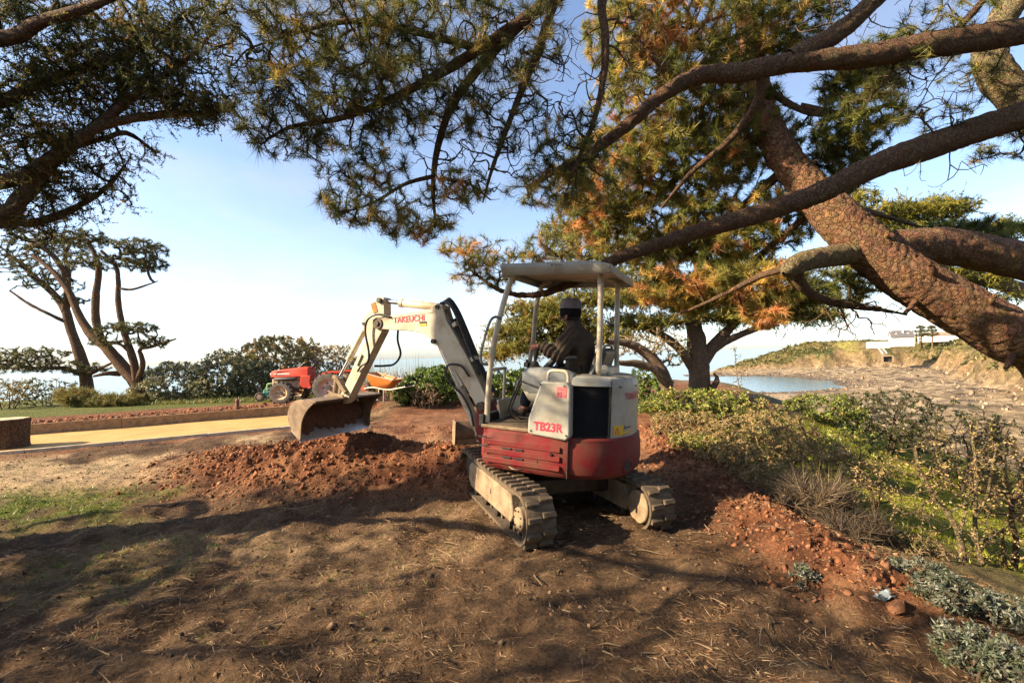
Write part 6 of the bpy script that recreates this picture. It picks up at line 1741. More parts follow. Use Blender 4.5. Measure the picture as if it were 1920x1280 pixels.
# two far pines at the left
def far_pine(name, label, base, stems, blobs, cols, wts, n_needle=30, bl=0.13, bw=0.012):
    t = Tree(name, base, label)
    for i, (pth, r0, r1) in enumerate(stems):
        t.limb('trunk' if i == 0 else 'branch', pth, list(np.linspace(r0, r1, len(pth))), dark_bark, 14, 0.12, 0.012, 5, seed=80 + i)
    pts = pxblob(blobs)
    t.foliage(pts, needles(n_needle, bl, bw, 0.62, 0.12, 1), pick(cols, wts, len(pts)), r_tip=0.009, bf=0.25, rmax=0.05, curl=0.3)
    return t
dcol = [(0.07, 0.078, 0.026), (0.12, 0.115, 0.035), (0.18, 0.15, 0.04)]
b1 = at(165, 742, 17.5)
far_pine('slender_pine', 'dark pine with a forked trunk on the left of the far pair', b1, [
    ([(165, 748, 17.5), (160, 700, 17.5), (148, 660, 17.5), (132, 615, 17.5), (122, 580, 17.5), (95, 545, 17.6), (65, 520, 17.7), (35, 490, 17.8), (8, 478, 17.9)], 0.20, 0.05),
    ([(122, 585, 17.5), (127, 550, 17.4), (120, 510, 17.3), (95, 475, 17.2), (60, 455, 17.2)], 0.13, 0.05), ([(128, 605, 17.5), (95, 590, 17.3), (55, 570, 17.2), (18, 545, 17.2)], 0.07, 0.03),
    ([(127, 550, 17.4), (128, 510, 17.4), (122, 480, 17.4), (135, 450, 17.4)], 0.09, 0.04), ([(160, 705, 17.5), (120, 690, 17.2), (70, 690, 17.0), (20, 680, 17.0)], 0.09, 0.03), ([(168, 700, 17.4), (190, 690, 17.3), (210, 680, 17.2)], 0.08, 0.03)],
    [(60, 500, 17.5, 70, 20, 1.2, 162), (90, 530, 17.5, 60, 16, 1.0, 126), (100, 455, 17.3, 70, 24, 1.2, 234), (30, 470, 17.8, 40, 20, 1.0, 108), (130, 560, 17.4, 30, 9, 0.6, 45), (50, 665, 17.0, 70, 16, 1.2, 198), (70, 685, 17.0, 80, 12, 1.2, 144), (160, 690, 17.3, 40, 12, 0.7, 72), (20, 690, 17.0, 30, 12, 0.6, 54)], dcol, [0.5, 0.35, 0.15])
b2 = at(268, 758, 16.3)
far_pine('leaning_far_pine', 'dark pine with three slender stems rising from one base by the hedge', b2, [
    ([(268, 764, 16.3), (258, 722, 16.3), (232, 690, 16.3), (200, 652, 16.3), (172, 628, 16.4), (148, 590, 16.5), (128, 545, 16.6), (95, 505, 16.7), (60, 478, 16.8)], 0.225, 0.05),
    ([(190, 640, 16.3), (180, 600, 16.2), (180, 550, 16.2), (185, 505, 16.2), (172, 465, 16.2), (150, 440, 16.2)], 0.13, 0.05),
    ([(256, 712, 16.2), (250, 675, 16.1), (232, 620, 16.1), (222, 570, 16.1), (222, 525, 16.1), (215, 495, 16.1), (190, 470, 16.1)], 0.12, 0.04), ([(222, 540, 16.1), (245, 543, 16.0), (270, 536, 16.0), (296, 527, 16.0)], 0.04, 0.012),
    ([(258, 715, 16.2), (268, 680, 16.0), (262, 655, 16.0), (285, 650, 15.9), (330, 635, 15.9)], 0.09, 0.025), ([(250, 665, 16.1), (225, 645, 16.0), (200, 640, 16.0)], 0.06, 0.02), ([(225, 700, 16.3), (200, 700, 16.0), (175, 705, 15.9)], 0.09, 0.03)],
    [(150, 445, 16.2, 55, 16, 1.0, 162), (265, 465, 16.1, 42, 18, 0.9, 198), (270, 495, 16.1, 38, 14, 0.8, 144), (185, 490, 16.2, 70, 14, 1.0, 162), (240, 615, 16.0, 60, 12, 0.9, 162), (285, 640, 15.9, 34, 12, 0.6, 81), (200, 640, 16.0, 30, 10, 0.6, 36)], dcol, [0.5, 0.35, 0.15])

# middle cypress with layered crown
E = Tree('layered_cypress', at(1312, 745, 14.0), 'cypress with stout ribbed trunk and flat layered crown behind the excavator')
E.limb('trunk', [(1314, 790, 14.0), (1312, 745, 14.0), (1310, 690, 14.0), (1306, 640, 14.0), (1298, 600, 14.1), (1285, 560, 14.2), (1262, 520, 14.3), (1240, 480, 14.4)], [0.36, 0.31, 0.275, 0.26, 0.19, 0.13, 0.09, 0.05], cyp_bark, 40, 0.05, 0.03, 5, seed=91)
for i, (pth, r0) in enumerate([
    ([(1318, 675, 14.0), (1345, 640, 13.9), (1385, 600, 13.8), (1430, 572, 13.7), (1500, 545, 13.5)], 0.19), ([(1322, 665, 14.0), (1360, 640, 13.8), (1420, 615, 13.6), (1482, 597, 13.4), (1560, 585, 13.2)], 0.13),
    ([(1300, 690, 14.0), (1275, 655, 13.8), (1240, 628, 13.6), (1190, 610, 13.4), (1120, 615, 13.2), (1040, 625, 13.0), (960, 650, 12.8)], 0.14), ([(1290, 580, 14.1), (1230, 560, 13.8), (1150, 560, 13.5), (1060, 575, 13.3), (980, 590, 13.1)], 0.10),
    ([(1280, 550, 14.2), (1330, 500, 14.2), (1400, 470, 14.2)], 0.09), ([(1262, 520, 14.3), (1180, 490, 14.0), (1090, 480, 13.8)], 0.08), ([(1330, 735, 13.8), (1345, 712, 13.7), (1338, 700, 13.7)], 0.11)]):
    E.limb('branch', pth, list(np.linspace(r0, max(0.02, r0 * 0.2), len(pth))), cyp_bark, 12, 0.1, 0.012, 6, seed=100 + i)
ptsE = pxblob([(985, 650, 12.9, 65, 10, 0.9, 165), (960, 620, 13.0, 55, 11, 0.9, 150), (1040, 600, 13.2, 90, 16, 1.1, 300), (1010, 575, 13.2, 70, 9, 0.9, 135), (1100, 630, 13.2, 90, 14, 1.0, 195), (1130, 560, 13.5, 110, 14, 1.1, 270), (1090, 520, 13.7, 90, 16, 1.1, 210), (1220, 600, 13.6, 90, 14, 1.0, 195), (1230, 540, 13.9, 120, 20, 1.2, 255),
               (1380, 590, 13.8, 100, 14, 1.0, 240), (1440, 565, 13.6, 100, 18, 1.1, 285), (1520, 590, 13.3, 70, 14, 0.8, 135), (1330, 560, 14.0, 90, 20, 1.0, 180), (1400, 510, 14.1, 110, 25, 1.1, 240), (1150, 470, 14.0, 140, 30, 1.2, 270), (1300, 460, 14.2, 130, 35, 1.2, 270), (1060, 430, 13.9, 60, 15, 0.7, 90), (930, 665, 12.8, 30, 6, 0.5, 36)])
colE = pick([(0.22, 0.215, 0.042), (0.13, 0.14, 0.032), (0.34, 0.28, 0.055), (0.40, 0.26, 0.07)], [0.4, 0.28, 0.24, 0.08], len(ptsE))
E.foliage(ptsE, sprays(30, 0.12, 0.02, 0.42, 0.30, 2, up=0.15), colE, r_tip=0.008, bf=0.3, rmax=0.05, curl=0.15, mat=spray_m)

# far right cypress
FB = at(2040, 700, 18.0); FB.z = ground_z(FB.x, 18.0)
Fc = Tree('windswept_cypress', FB, 'windswept yellow-green cypress crown behind the leaning trunk')
Fc.limb('trunk', [FB, (1990, 600, 17.8), (1900, 540, 17.6), (1780, 510, 17.5), (1690, 480, 17.5)], [0.4, 0.33, 0.26, 0.2, 0.1], cyp_bark, 20, 0.1, 0.02, 5, seed=120)
for i, pth in enumerate([[(1675, 530, 17.5), (1720, 470, 17.3), (1790, 410, 17.2), (1840, 375, 17.2)], [(1680, 560, 17.5), (1760, 510, 17.2), (1850, 450, 17.0), (1930, 430, 17.0)], [(1660, 500, 17.5), (1620, 440, 17.4), (1590, 390, 17.4)]]):
    Fc.limb('branch', pth, list(np.linspace(0.14, 0.03, len(pth))), cyp_bark, 10, 0.15, seed=121 + i)
ptsF = pxblob([(1720, 400, 17.3, 90, 20, 1.2, 237), (1770, 385, 17.2, 70, 10, 0.8, 125), (1640, 400, 17.4, 70, 22, 1.2, 168), (1840, 430, 17.1, 90, 14, 1.1, 196), (1700, 450, 17.4, 110, 25, 1.3, 266), (1600, 370, 17.4, 40, 14, 0.8, 70), (1790, 520, 17.3, 120, 20, 1.2, 182), (1620, 480, 17.5, 70, 30, 1.2, 140), (1870, 560, 17, 60, 10, .8, 56)])
colF = pick([(0.22, 0.20, 0.03), (0.12, 0.13, 0.03), (0.30, 0.25, 0.04)], [0.4, 0.35, 0.25], len(ptsF))
Fc.foliage(ptsF, sprays(30, 0.15, 0.026, 0.40, 0.4, 2, up=0.25), colF, r_tip=0.009, bf=0.3, rmax=0.05, curl=0.15, mat=spray_m)

# low curved trunk beside the hood
G = Tree('crooked_shrub_tree', at(1255, 750, 11.5), 'small crooked tree with two bent trunks beside the excavator hood')
G.limb('trunk', [(1258, 770, 11.5), (1252, 730, 11.5), (1240, 695, 11.5), (1215, 665, 11.5), (1180, 645, 11.4), (1140, 640, 11.2)], [0.16, 0.14, 0.135, 0.12, 0.09, 0.05], cyp_bark, 24, 0.05, 0.012, 7, seed=130)
G.limb('branch', [(1246, 715, 11.4), (1228, 692, 11.3), (1195, 682, 11.2), (1160, 680, 11.0)], [0.11, 0.10, 0.085, 0.05], cyp_bark, 20, 0.05, 0.01, 7, seed=131)
ptsG = pxblob([(1240, 650, 11.9, 60, 40, 0.8, 160), (1180, 640, 11.8, 40, 30, 0.6, 70)])
G.foliage(ptsG, leaves(7, 0.05, 0.025), pick([(0.17, 0.13, 0.04), (0.10, 0.10, 0.03), (0.25, 0.16, 0.06)], [1, 1, 0.6], len(ptsG)), tw_mat=pale_twig, r_tip=0.005, mat=dry_m)

# pines by the cottage
for i, (px, Y, h, lab) in enumerate(((1728, 238, 9.0, 'bushy dark pine growing close beside the distant cottage gable'), (1748, 246, 9.5, 'tall dark pine with a bare stem behind the headland bushes'))):
    p = at(px, 646, Y); t = Tree('headland_pine', p + Vector((0, 0, -2)), lab); t.root['group'] = 'pines on the headland'
    t.limb('trunk', [p + Vector((0, 0, -2)), p + Vector((0.2, 0, h * 0.5)), p + Vector((-0.2, 0, h))], [0.4, 0.3, 0.12], dark_bark, 8, 0.6)
    pts = np.concatenate([ell(p + Vector((0, 0, h * f)), (3.2 * w, 3.0 * w, 0.9), 60) for f, w in ((0.55, 1.0), (0.75, 0.9), (0.95, 0.6))])
    t.foliage(pts, needles(10, 0.9, 0.16, 0.7, 0.4, 1), pick(dcol, [0.6, 0.3, 0.1], len(pts)), r_tip=0.03, rmax=0.15)
# ---------------------------------------------------------------- shrubs and ground cover
def shrub(name, label, px, Y, wpx, top_py, n, fn, cols, wts, m, depth=None, tw=None, stems=6, shell=0.3, base_py=None, r_tip=0.004, curl=0.25, group=None, cat='shrub', lift=0.0, flat=0.5, bf=0.3):
    c_ = at(px, top_py, Y)
    zg = at(px, base_py, Y).z if base_py else ground_z(c_.x, Y)
    h = max(c_.z - zg, 0.15); w = wpx * Y / FPX
    t = Tree(name, Vector((c_.x, Y, zg)), label, cat)
    if group: t.root['group'] = group
    dp = depth if depth else w * 0.4
    for i in range(stems):
        a = 2 * math.pi * (i + random.random() * 0.6) / stems; f = 0.2 + 0.35 * random.random()
        p0 = Vector((c_.x + 0.12 * w * math.cos(a), Y + 0.12 * dp * math.sin(a), zg - 0.08)); p2 = Vector((c_.x + w * f * math.cos(a), Y + dp * f * math.sin(a) * 1.5, zg + h * (0.55 + 0.25 * random.random())))
        p1 = p0.lerp(p2, 0.5) + Vector((random.uniform(-.1, .1) * w, 0, h * 0.08))
        t.limb('stem', [p0, p1, p2], [0.012 * max(h, .5) + 0.004, 0.009 * max(h, .5) + 0.003, 0.005], tw or twig_m, 6, 0.15)
    pts = ell((c_.x, Y, zg + h * (0.5 + lift)), (w / 2, dp, h * (0.5 - lift)), n, shell)
    # uneven outline
    pts += (np.stack([vnoise(pts[:, 0] * 2.1 / max(w, .4), pts[:, 1], pts[:, 2] * 2.1 / max(h, .3), k + 3) for k in range(3)], -1) - 0.5) * np.array((w * 0.25, dp * 0.3, h * 0.28))
    gz_ = ground_zs(pts[:, 0], pts[:, 1]) if Y < 30 else zg
    pts = pts[pts[:, 2] > gz_ + 0.03]
    cc = pick(cols, wts, len(pts))
    t.foliage(pts, fn, cc, tw_mat=tw or twig_m, r_tip=r_tip, bf=bf, rmax=0.02, curl=curl, mat=m, name='foliage')
    return t


gg = [(0.27, 0.26, 0.13), (0.19, 0.19, 0.09), (0.40, 0.35, 0.18), (0.12, 0.13, 0.065)]
shrub('coastal_shrub', 'grey-green coastal shrub to the right of the leaning far pine', 325, 17.0, 125, 680, 800, leaves(12, 0.07, 0.036), gg, [.4, .3, .2, .2], leaf_m, depth=1.3)
shrub('coastal_shrub', 'taller grey-green coastal shrub behind the iron bollard', 425, 17.2, 125, 662, 850, leaves(12, 0.07, 0.036), gg, [.3, .3, .2, .3], leaf_m, depth=1.3)
shrub('coastal_shrub', 'dark leaved shrub in front of the tall brown bush by the tractor nose', 478, 17.4, 90, 675, 520, leaves(12, 0.07, 0.036), gg, [.2, .3, .1, .4], leaf_m, depth=1.0)
ob = [(0.36, 0.25, 0.10), (0.25, 0.21, 0.07), (0.46, 0.33, 0.16), (0.17, 0.165, 0.055)]
shrub('tall_bush', 'tall olive and brown bush rising above the tractor bonnet', 520, 19.0, 150, 626, 950, leaves(13, 0.09, 0.045), ob, [.25, .35, .15, .25], dry_m, depth=1.6, tw=pale_twig)
shrub('tall_bush', 'brownish twiggy bush behind the tractor seat', 605, 19.4, 140, 646, 760, leaves(9, 0.08, 0.035), ob, [.45, .15, .3, .1], dry_m, depth=1.4, tw=pale_twig)
shrub('tall_bush', 'low olive bush between the tractor and the excavator arm', 660, 19.0, 90, 690, 240, leaves(9, 0.08, 0.04), ob, [.2, .4, .1, .3], dry_m, depth=1.2)
pit = [(0.10, 0.16, 0.026), (0.15, 0.215, 0.036), (0.045, 0.075, 0.018), (0.21, 0.25, 0.06)]
shrub('glossy_hedge', 'rounded glossy green bush under the excavator boom', 812, 14.2, 125, 684, 620, leaves(14, 0.085, 0.038), pit, [.4, .3, .25, .1], leaf_m, depth=1.0)
shrub('glossy_hedge', 'smaller glossy green bush beside the stake fence', 765, 14.0, 60, 716, 180, leaves(13, 0.075, 0.035), pit, [.4, .35, .15, .1], leaf_m, depth=0.6)
shrub('glossy_hedge', 'glossy dark hedge behind the boom cylinder', 880, 14.6, 110, 690, 420, leaves(14, 0.085, 0.038), pit, [.35, .15, .5, .05], leaf_m, depth=0.9)
shrub('glossy_hedge', 'glossy green hedge seen through the excavator canopy posts', 985, 14.4, 150, 684, 520, leaves(14, 0.085, 0.038), pit, [.4, .3, .3, .1], leaf_m, depth=1.0)
shrub('glossy_hedge', 'bright green bush between the crooked tree and the hood', 1220, 12.6, 80, 690, 240, leaves(13, 0.08, 0.036), pit, [.3, .45, .1, .2], leaf_m, depth=0.8)
dead = shrub('dead_branch_pile', 'heap of dead brown branches at the foot of the glossy bush', 800, 13.2, 70, 722, 110, leaves(4, 0.06, 0.02), [(0.22, 0.13, 0.08), (0.14, 0.09, 0.06)], [1, 1], dry_m, depth=0.4, tw=pale_twig, curl=0.6, cat='branches', r_tip=0.006)
# left edge shrubs
shrub('thin_bush', 'thin leafy bush at the very left edge', 15, 15.5, 80, 705, 170, leaves(7, 0.07, 0.035), ob, [.3, .4, .1, .2], dry_m, depth=0.8, curl=0.3)
shrub('thin_bush', 'open twiggy bush left of the slender pine trunk', 85, 16.2, 90, 708, 190, leaves(7, 0.07, 0.035), gg, [.4, .3, .2, .1], leaf_m, depth=0.8)
yl = [(0.30, 0.24, 0.07), (0.21, 0.18, 0.06), (0.15, 0.14, 0.05)]
shrub('yellow_broom', 'yellowish broom bush between the two far pine trunks', 150, 15.6, 75, 728, 240, needles(16, 0.22, 0.018, 0.5, 0.1, 1, up=0.8), yl, [.5, .3, .2], dry_m, depth=0.6)
shrub('yellow_broom', 'olive broom bush at the foot of the leaning far pine', 215, 15.4, 95, 738, 240, needles(16, 0.2, 0.018, 0.5, 0.1, 1, up=0.8), yl, [.2, .4, .4], dry_m, depth=0.6)
# right bank
br_ = [(0.36, 0.25, 0.10), (0.24, 0.19, 0.07), (0.46, 0.34, 0.15), (0.15, 0.155, 0.04)]
bg_ = [(0.18, 0.215, 0.035), (0.27, 0.28, 0.05), (0.10, 0.125, 0.025), (0.34, 0.26, 0.09)]
shrub('bank_shrub', 'bright yellow-green shrub at the foot of the layered cypress', 1290, 10.5, 190, 728, 560, leaves(10, 0.055, 0.03), bg_, [.4, .35, .15, .1], leaf_m, depth=0.9)
shrub('bank_shrub', 'green topped shrub with purplish stems next to the bright one', 1400, 9.6, 140, 735, 430, leaves(9, 0.05, 0.026), bg_, [.3, .25, .25, .3], leaf_m, depth=0.8)
shrub('bank_shrub', 'brown twiggy shrub just right of the excavator track', 1290, 8.2, 150, 772, 330, leaves(12, 0.034, 0.016), br_, [.35, .3, .2, .25], dry_m, depth=0.7, tw=pale_twig, curl=0.4)
shrub('bank_shrub', 'broad tawny shrub along the crest of the bank', 1430, 7.4, 210, 772, 620, leaves(13, 0.034, 0.016), br_, [.4, .25, .25, .15], dry_m, depth=0.9, tw=pale_twig, curl=0.4)
shrub('bank_shrub', 'tawny shrub with dead sticks at its foot halfway along the bank', 1530, 6.2, 150, 815, 420, leaves(12, 0.031, 0.015), br_, [.45, .25, .2, .1], dry_m, depth=0.7, tw=pale_twig, curl=0.4)
shrub('bank_shrub', 'low brown scrub between the dug soil and the broad tawny shrub', 1365, 6.4, 130, 830, 260, leaves(11, 0.032, 0.015), br_, [.4, .3, .2, .2], dry_m, depth=0.5, tw=pale_twig, curl=0.5)
shrub('bank_shrub', 'low green-brown scrub hugging the soil ridge behind the right track', 1300, 7.0, 90, 815, 180, leaves(11, 0.032, 0.015), bg_, [.3, .2, .3, .3], dry_m, depth=0.4, tw=pale_twig, curl=0.5)
shrub('bank_shrub', 'sparse twiggy scrub just above the dark dry tussock', 1455, 5.5, 120, 868, 220, leaves(10, 0.029, 0.014), br_, [.4, .3, .2, .2], dry_m, depth=0.4, tw=pale_twig, curl=0.5)
shrub('bank_shrub', 'rich green shrub beyond the tawny bank shrubs', 1545, 12.5, 130, 738, 420, leaves(11, 0.06, 0.032), bg_, [.45, .15, .35, .05], leaf_m, depth=1.0)
shrub('bank_shrub', 'large dark olive shrub standing out against the beach', 1650, 12.0, 140, 722, 520, leaves(11, 0.055, 0.026), [(0.075, 0.085, 0.03), (0.12, 0.11, 0.04), (0.045, 0.055, 0.022)], [.4, .3, .3], leaf_m, depth=1.0)
shrub('bank_shrub', 'dark green shrub with a bare pale shoot in front', 1795, 11.0, 150, 750, 420, leaves(11, 0.05, 0.026), [(0.04, 0.055, 0.02), (0.065, 0.08, 0.025), (0.1, 0.1, 0.03)], [.5, .35, .15], leaf_m, depth=0.9)
shrub('bank_shrub', 'rusty brown shrub at the upper right edge of the bank', 1890, 10.0, 110, 790, 260, leaves(9, 0.05, 0.024), [(0.3, 0.17, 0.06), (0.17, 0.13, 0.04), (0.12, 0.13, 0.03)], [.4, .3, .3], dry_m, depth=0.7, tw=pale_twig)
shrub('bank_shrub', 'sparse tawny thicket above the lawn', 1715, 13.5, 160, 800, 300, leaves(8, 0.05, 0.024), br_, [.35, .3, .2, .3], dry_m, depth=0.8, tw=pale_twig, curl=0.4)
shrub('bank_shrub', 'dry leafy thicket at the right edge above the lawn', 1890, 11.5, 120, 820, 260, leaves(8, 0.05, 0.024), br_, [.4, .25, .25, .2], dry_m, depth=0.8, tw=pale_twig, curl=0.45)
shrub('bank_shrub', 'low green clump on the far side of the lawn', 1590, 10.0, 110, 800, 260, leaves(10, 0.05, 0.026), bg_, [.3, .35, .25, .1], leaf_m, depth=0.7)
# dead grass tussocks along the crest
shrub('dry_tussock', 'dark dry tussock of stiff stalks at the edge of the dug soil', 1520, 4.75, 130, 905, 170, needles(14, 0.26, 0.006, 0.45, 0.1, 1, up=0.9), [(0.17, 0.125, 0.08), (0.08, 0.06, 0.045), (0.26, 0.2, 0.12)], [.4, .4, .2], dry_m, depth=0.28, cat='tussock', tw=pale_twig, stems=4)
shrub('dry_tussock', 'low dark tussock just below the stiff stalked one', 1600, 4.35, 110, 965, 120, needles(12, 0.2, 0.006, 0.5, 0.1, 1, up=0.8), [(0.12, 0.09, 0.06), (0.06, 0.045, 0.035)], [.5, .5], dry_m, depth=0.25, cat='tussock', tw=twig_m, stems=4)
shrub('low_scrub', 'low brown scrub beside the yellow sapling trunk', 1700, 4.1, 110, 1030, 110, leaves(6, 0.035, 0.016), [(0.15, 0.11, 0.05), (0.1, 0.1, 0.03), (0.22, 0.15, 0.08)], [.4, .35, .25], dry_m, depth=0.35, tw=pale_twig, curl=0.5)

# saplings on the bank
def sapling(name, label, stems, blobs, nl, m):
    b0 = at(*stems[0][0][0])
    t = Tree(name, b0, label, 'sapling')
    for i, (pth, r0) in enumerate(stems):
        t.limb('trunk' if i == 0 else 'branch', pth, list(np.linspace(r0, r0 * 0.35, len(pth))), m, 10, 0.04, 0.002, 16, seed=200 + i)
    pts = pxblob(blobs)
    t.foliage(pts, leaves(nl + 1, 0.026, 0.012), pick(br_, [.35, .35, .15, .15], len(pts)), tw_mat=twig_m, r_tip=0.0022, bf=0.2, rmax=0.010, curl=0.3, mat=dry_m)
sapling('bank_sapling', 'yellow-lit bare sapling curving up from the silver plants', [([(1820, 1115, 4.0), (1808, 1060, 4.0), (1798, 1000, 4.0), (1775, 960, 4.05), (1745, 920, 4.1), (1725, 880, 4.2), (1715, 840, 4.3)], 0.028), ([(1798, 1000, 4.0), (1810, 960, 4.0), (1812, 930, 4.0)], 0.014), ([(1775, 960, 4.05), (1800, 950, 4.0), (1830, 930, 4.0)], 0.014)],
        [(1730, 880, 4.2, 70, 50, 0.35, 80), (1800, 920, 4.0, 60, 40, 0.3, 50), (1720, 950, 4.1, 50, 40, 0.3, 36), (1770, 1010, 4.0, 50, 40, 0.3, 26)], 2, lich_bark)
sapling('bank_sapling', 'slim sapling with two pale stems at the right edge', [([(1848, 1118, 4.1), (1845, 1070, 4.1), (1832, 1020, 4.15), (1828, 970, 4.2), (1830, 920, 4.2), (1828, 860, 4.3), (1820, 800, 4.4)], 0.022), ([(1828, 970, 4.2), (1850, 930, 4.2), (1860, 880, 4.3), (1870, 830, 4.3)], 0.013), ([(1832, 1020, 4.15), (1870, 1000, 4.1), (1900, 980, 4.1)], 0.012)],
        [(1830, 830, 4.3, 60, 60, 0.35, 70), (1880, 880, 4.3, 50, 50, 0.35, 56), (1890, 980, 4.1, 40, 50, 0.3, 36)], 2, lich_bark)
sapling('bank_sapling', 'dark forked sapling leaning at the far right bottom', [([(1890, 1100, 4.3), (1902, 1060, 4.3), (1905, 1010, 4.3), (1895, 960, 4.3), (1915, 900, 4.3)], 0.03), ([(1890, 1095, 4.3), (1882, 1040, 4.3), (1880, 990, 4.3)], 0.018)], [(1895, 970, 4.3, 50, 60, 0.3, 90), (1870, 1050, 4.2, 40, 40, 0.3, 50)], 3, dark_bark)
sapling('bank_sapling', 'small dark sapling rising from the bank crest', [([(1637, 1025, 4.6), (1642, 985, 4.6), (1645, 960, 4.6), (1636, 930, 4.6), (1628, 890, 4.6)], 0.016), ([(1645, 960, 4.6), (1650, 925, 4.6), (1655, 890, 4.6)], 0.009)], [(1640, 890, 4.6, 50, 40, 0.3, 70), (1640, 930, 4.6, 50, 30, 0.3, 40)], 3, dark_bark)
sapling('tall_weed', 'lone tall weed stalk against the bay water', [([(1388, 745, 8.0), (1384, 715, 8.0), (1380, 690, 8.0), (1378, 655, 8.0)], 0.008), ([(1384, 712, 8.0), (1396, 695, 8.0), (1402, 680, 8.0)], 0.005), ([(1381, 700, 8.0), (1368, 685, 8.0)], 0.005)], [(1380, 665, 8.0, 10, 16, 0.08, 14), (1392, 690, 8.0, 16, 20, 0.1, 14), (1385, 725, 8.0, 12, 16, 0.1, 16)], 3, pale_twig)

# silver leaved plants
sil = [(0.15, 0.16, 0.115), (0.10, 0.12, 0.075), (0.22, 0.23, 0.18), (0.08, 0.10, 0.05)]
for i, (px, Y, w, top, n, lab) in enumerate(((1725, 3.25, 95, 1085, 80, 'silver ragwort nearest the soil crest'), (1790, 2.95, 120, 1115, 110, 'broad silver ragwort below the yellow sapling'), (1880, 2.85, 120, 1125, 120, 'silver ragwort under the forked sapling'), (1850, 2.45, 150, 1180, 130, 'large silver ragwort in the bottom right corner'),
                                              (1505, 3.3, 42, 1070, 30, 'tiny isolated silver seedling on the shaded soil'), (1915, 2.3, 110, 1215, 120, 'silver ragwort cut by the right edge of the picture'))):
    shrub('silver_ragwort', lab, px, Y, w, top, n, leaves(18, 0.026, 0.009, 0.75, 0.05), sil, [.35, .3, .2, .15], leaf_m, depth=0.22 * w / 130, stems=5, r_tip=0.0025, group='silver leaved plants on the bank', cat='plant')


# ---- grass, litter, clods
def scatter(n, x0, x1, y0, y1, wfn=None):
    x = RNG.uniform(x0, x1, n); y = RNG.uniform(y0, y1, n)
    if wfn is not None:
        k = RNG.random(n) < wfn(x, y); x, y = x[k], y[k]
    return np.stack([x, y, ground_zs(x, y)], -1)


def gmask(x, y):
    x2, y2 = x[None], y[None]
    g = sstep(-3.2, -4.4, x2) * sstep(4.6, 5.3, y2) * sstep(6.6, 5.9, y2) + 0.25 * sstep(-2.0, -3.2, x2) * sstep(5.2, 4.0, y2) * sstep(1.9, 2.7, y2) + 0.10
    return (np.clip(g, 0, 1) * sstep(0.0, 0.35, fbm(x2 * 0.7, y2 * 0.7, 4, 201) + 0.5 * fbm(x2 * 2.6, y2 * 2.6, 4, 203)))[0]


gp_ = scatter(26000, -9, 0.5, 2.0, 8.0, gmask)
D0 = np.tile(np.array((0, 0, 1.0)), (len(gp_), 1))
v, f, cc = blades(gp_, D0, 0.0, 4, 0.055, 0.006, 0.45, pick([(0.16, 0.20, 0.03), (0.10, 0.14, 0.022), (0.26, 0.24, 0.06)], [.5, .3, .2], len(gp_)))
tag(np_mesh('grass', v, f, leaf_m, None, cc), 'short green grass tufts in the sunny earth at the left', 'grass', kind='stuff')
lw = scatter(34000, 3.6, 14, 3.0, 14, lambda x, y: sstep(0.9, 2.0, (x - xedge(y))))
v, f, cc = blades(lw, np.tile(np.array((0, 0, 1.0)), (len(lw), 1)), 0.0, 3, 0.06, 0.012, 0.45, pick([(0.28, 0.28, 0.03), (0.20, 0.23, 0.03), (0.34, 0.30, 0.05)], [.5, .3, .2], len(lw)))
tag(np_mesh('lawn_grass', v, f, leaf_m, None, cc), 'yellow-green grass of the sunlit lawn below the bank', 'grass', kind='stuff')
hg = scatter(9000, -14, 3, 15.2, 19.5, lambda x, y: (strip(x, y)[0] > PW + 2.4) * 1.0)
v, f, cc = blades(hg, np.tile(np.array((0, 0, 1.0)), (len(hg), 1)), 0.0, 4, 0.16, 0.016, 0.4, pick([(0.12, 0.15, 0.03), (0.2, 0.19, 0.05), (0.3, 0.24, 0.08)], [.5, .3, .2], len(hg)))
tag(np_mesh('verge_grass', v, f, leaf_m, None, cc), 'rough grass verge along the foot of the far shrubs', 'grass', kind='stuff')
rd = np.array([at(px, 700, 16.5)[:] for px in RNG.uniform(680, 820, 260)]); rd[:, 1] += RNG.uniform(-.5, .6, len(rd)); rd[:, 2] = ground_zs(rd[:, 0], rd[:, 1])
v, f, cc = blades(rd, np.tile(np.array((0, 0, 1.0)), (len(rd), 1)), 0.0, 6, 0.95, 0.022, 0.13, pick([(0.34, 0.27, 0.13), (0.2, 0.19, 0.06), (0.15, 0.17, 0.04)], [.5, .3, .2], len(rd)), jitter=0.3)
tag(np_mesh('tall_dry_grass', v, f, dry_m, None, cc), 'tall dry grass and reeds behind the stake fence', 'grass', kind='stuff')

# fallen needles and straw
lit = scatter(70000, -5.2, 3.4, 1.3, 6.2, lambda x, y: (0.25 + 0.75 * sstep(-0.25, 0.3, fbm(x[None] * 1.1, y[None] * 1.1, 3, 611)[0])) * (1 - np.clip(mound_mask(x, y) * 4, 0, 0.95)) * np.clip(2.2 / y, 0, 1))
an = RNG.uniform(0, 2 * np.pi, len(lit)); dv = np.stack([np.cos(an), np.sin(an), RNG.uniform(-0.05, 0.22, len(lit))], -1)
lit[:, 2] += 0.004
v, f, cc = blades(lit, dv, 0.0, 2, 0.075, 0.003, 0.16, pick([(0.30, 0.20, 0.11), (0.20, 0.125, 0.065), (0.42, 0.31, 0.19), (0.26, 0.13, 0.06)], [.35, .35, .12, .18], len(lit)), jitter=0.35)
tag(np_mesh('pine_litter', v, f, dry_m, None, cc), 'fallen pine needles and straw scattered over the shaded earth', 'litter', kind='stuff')
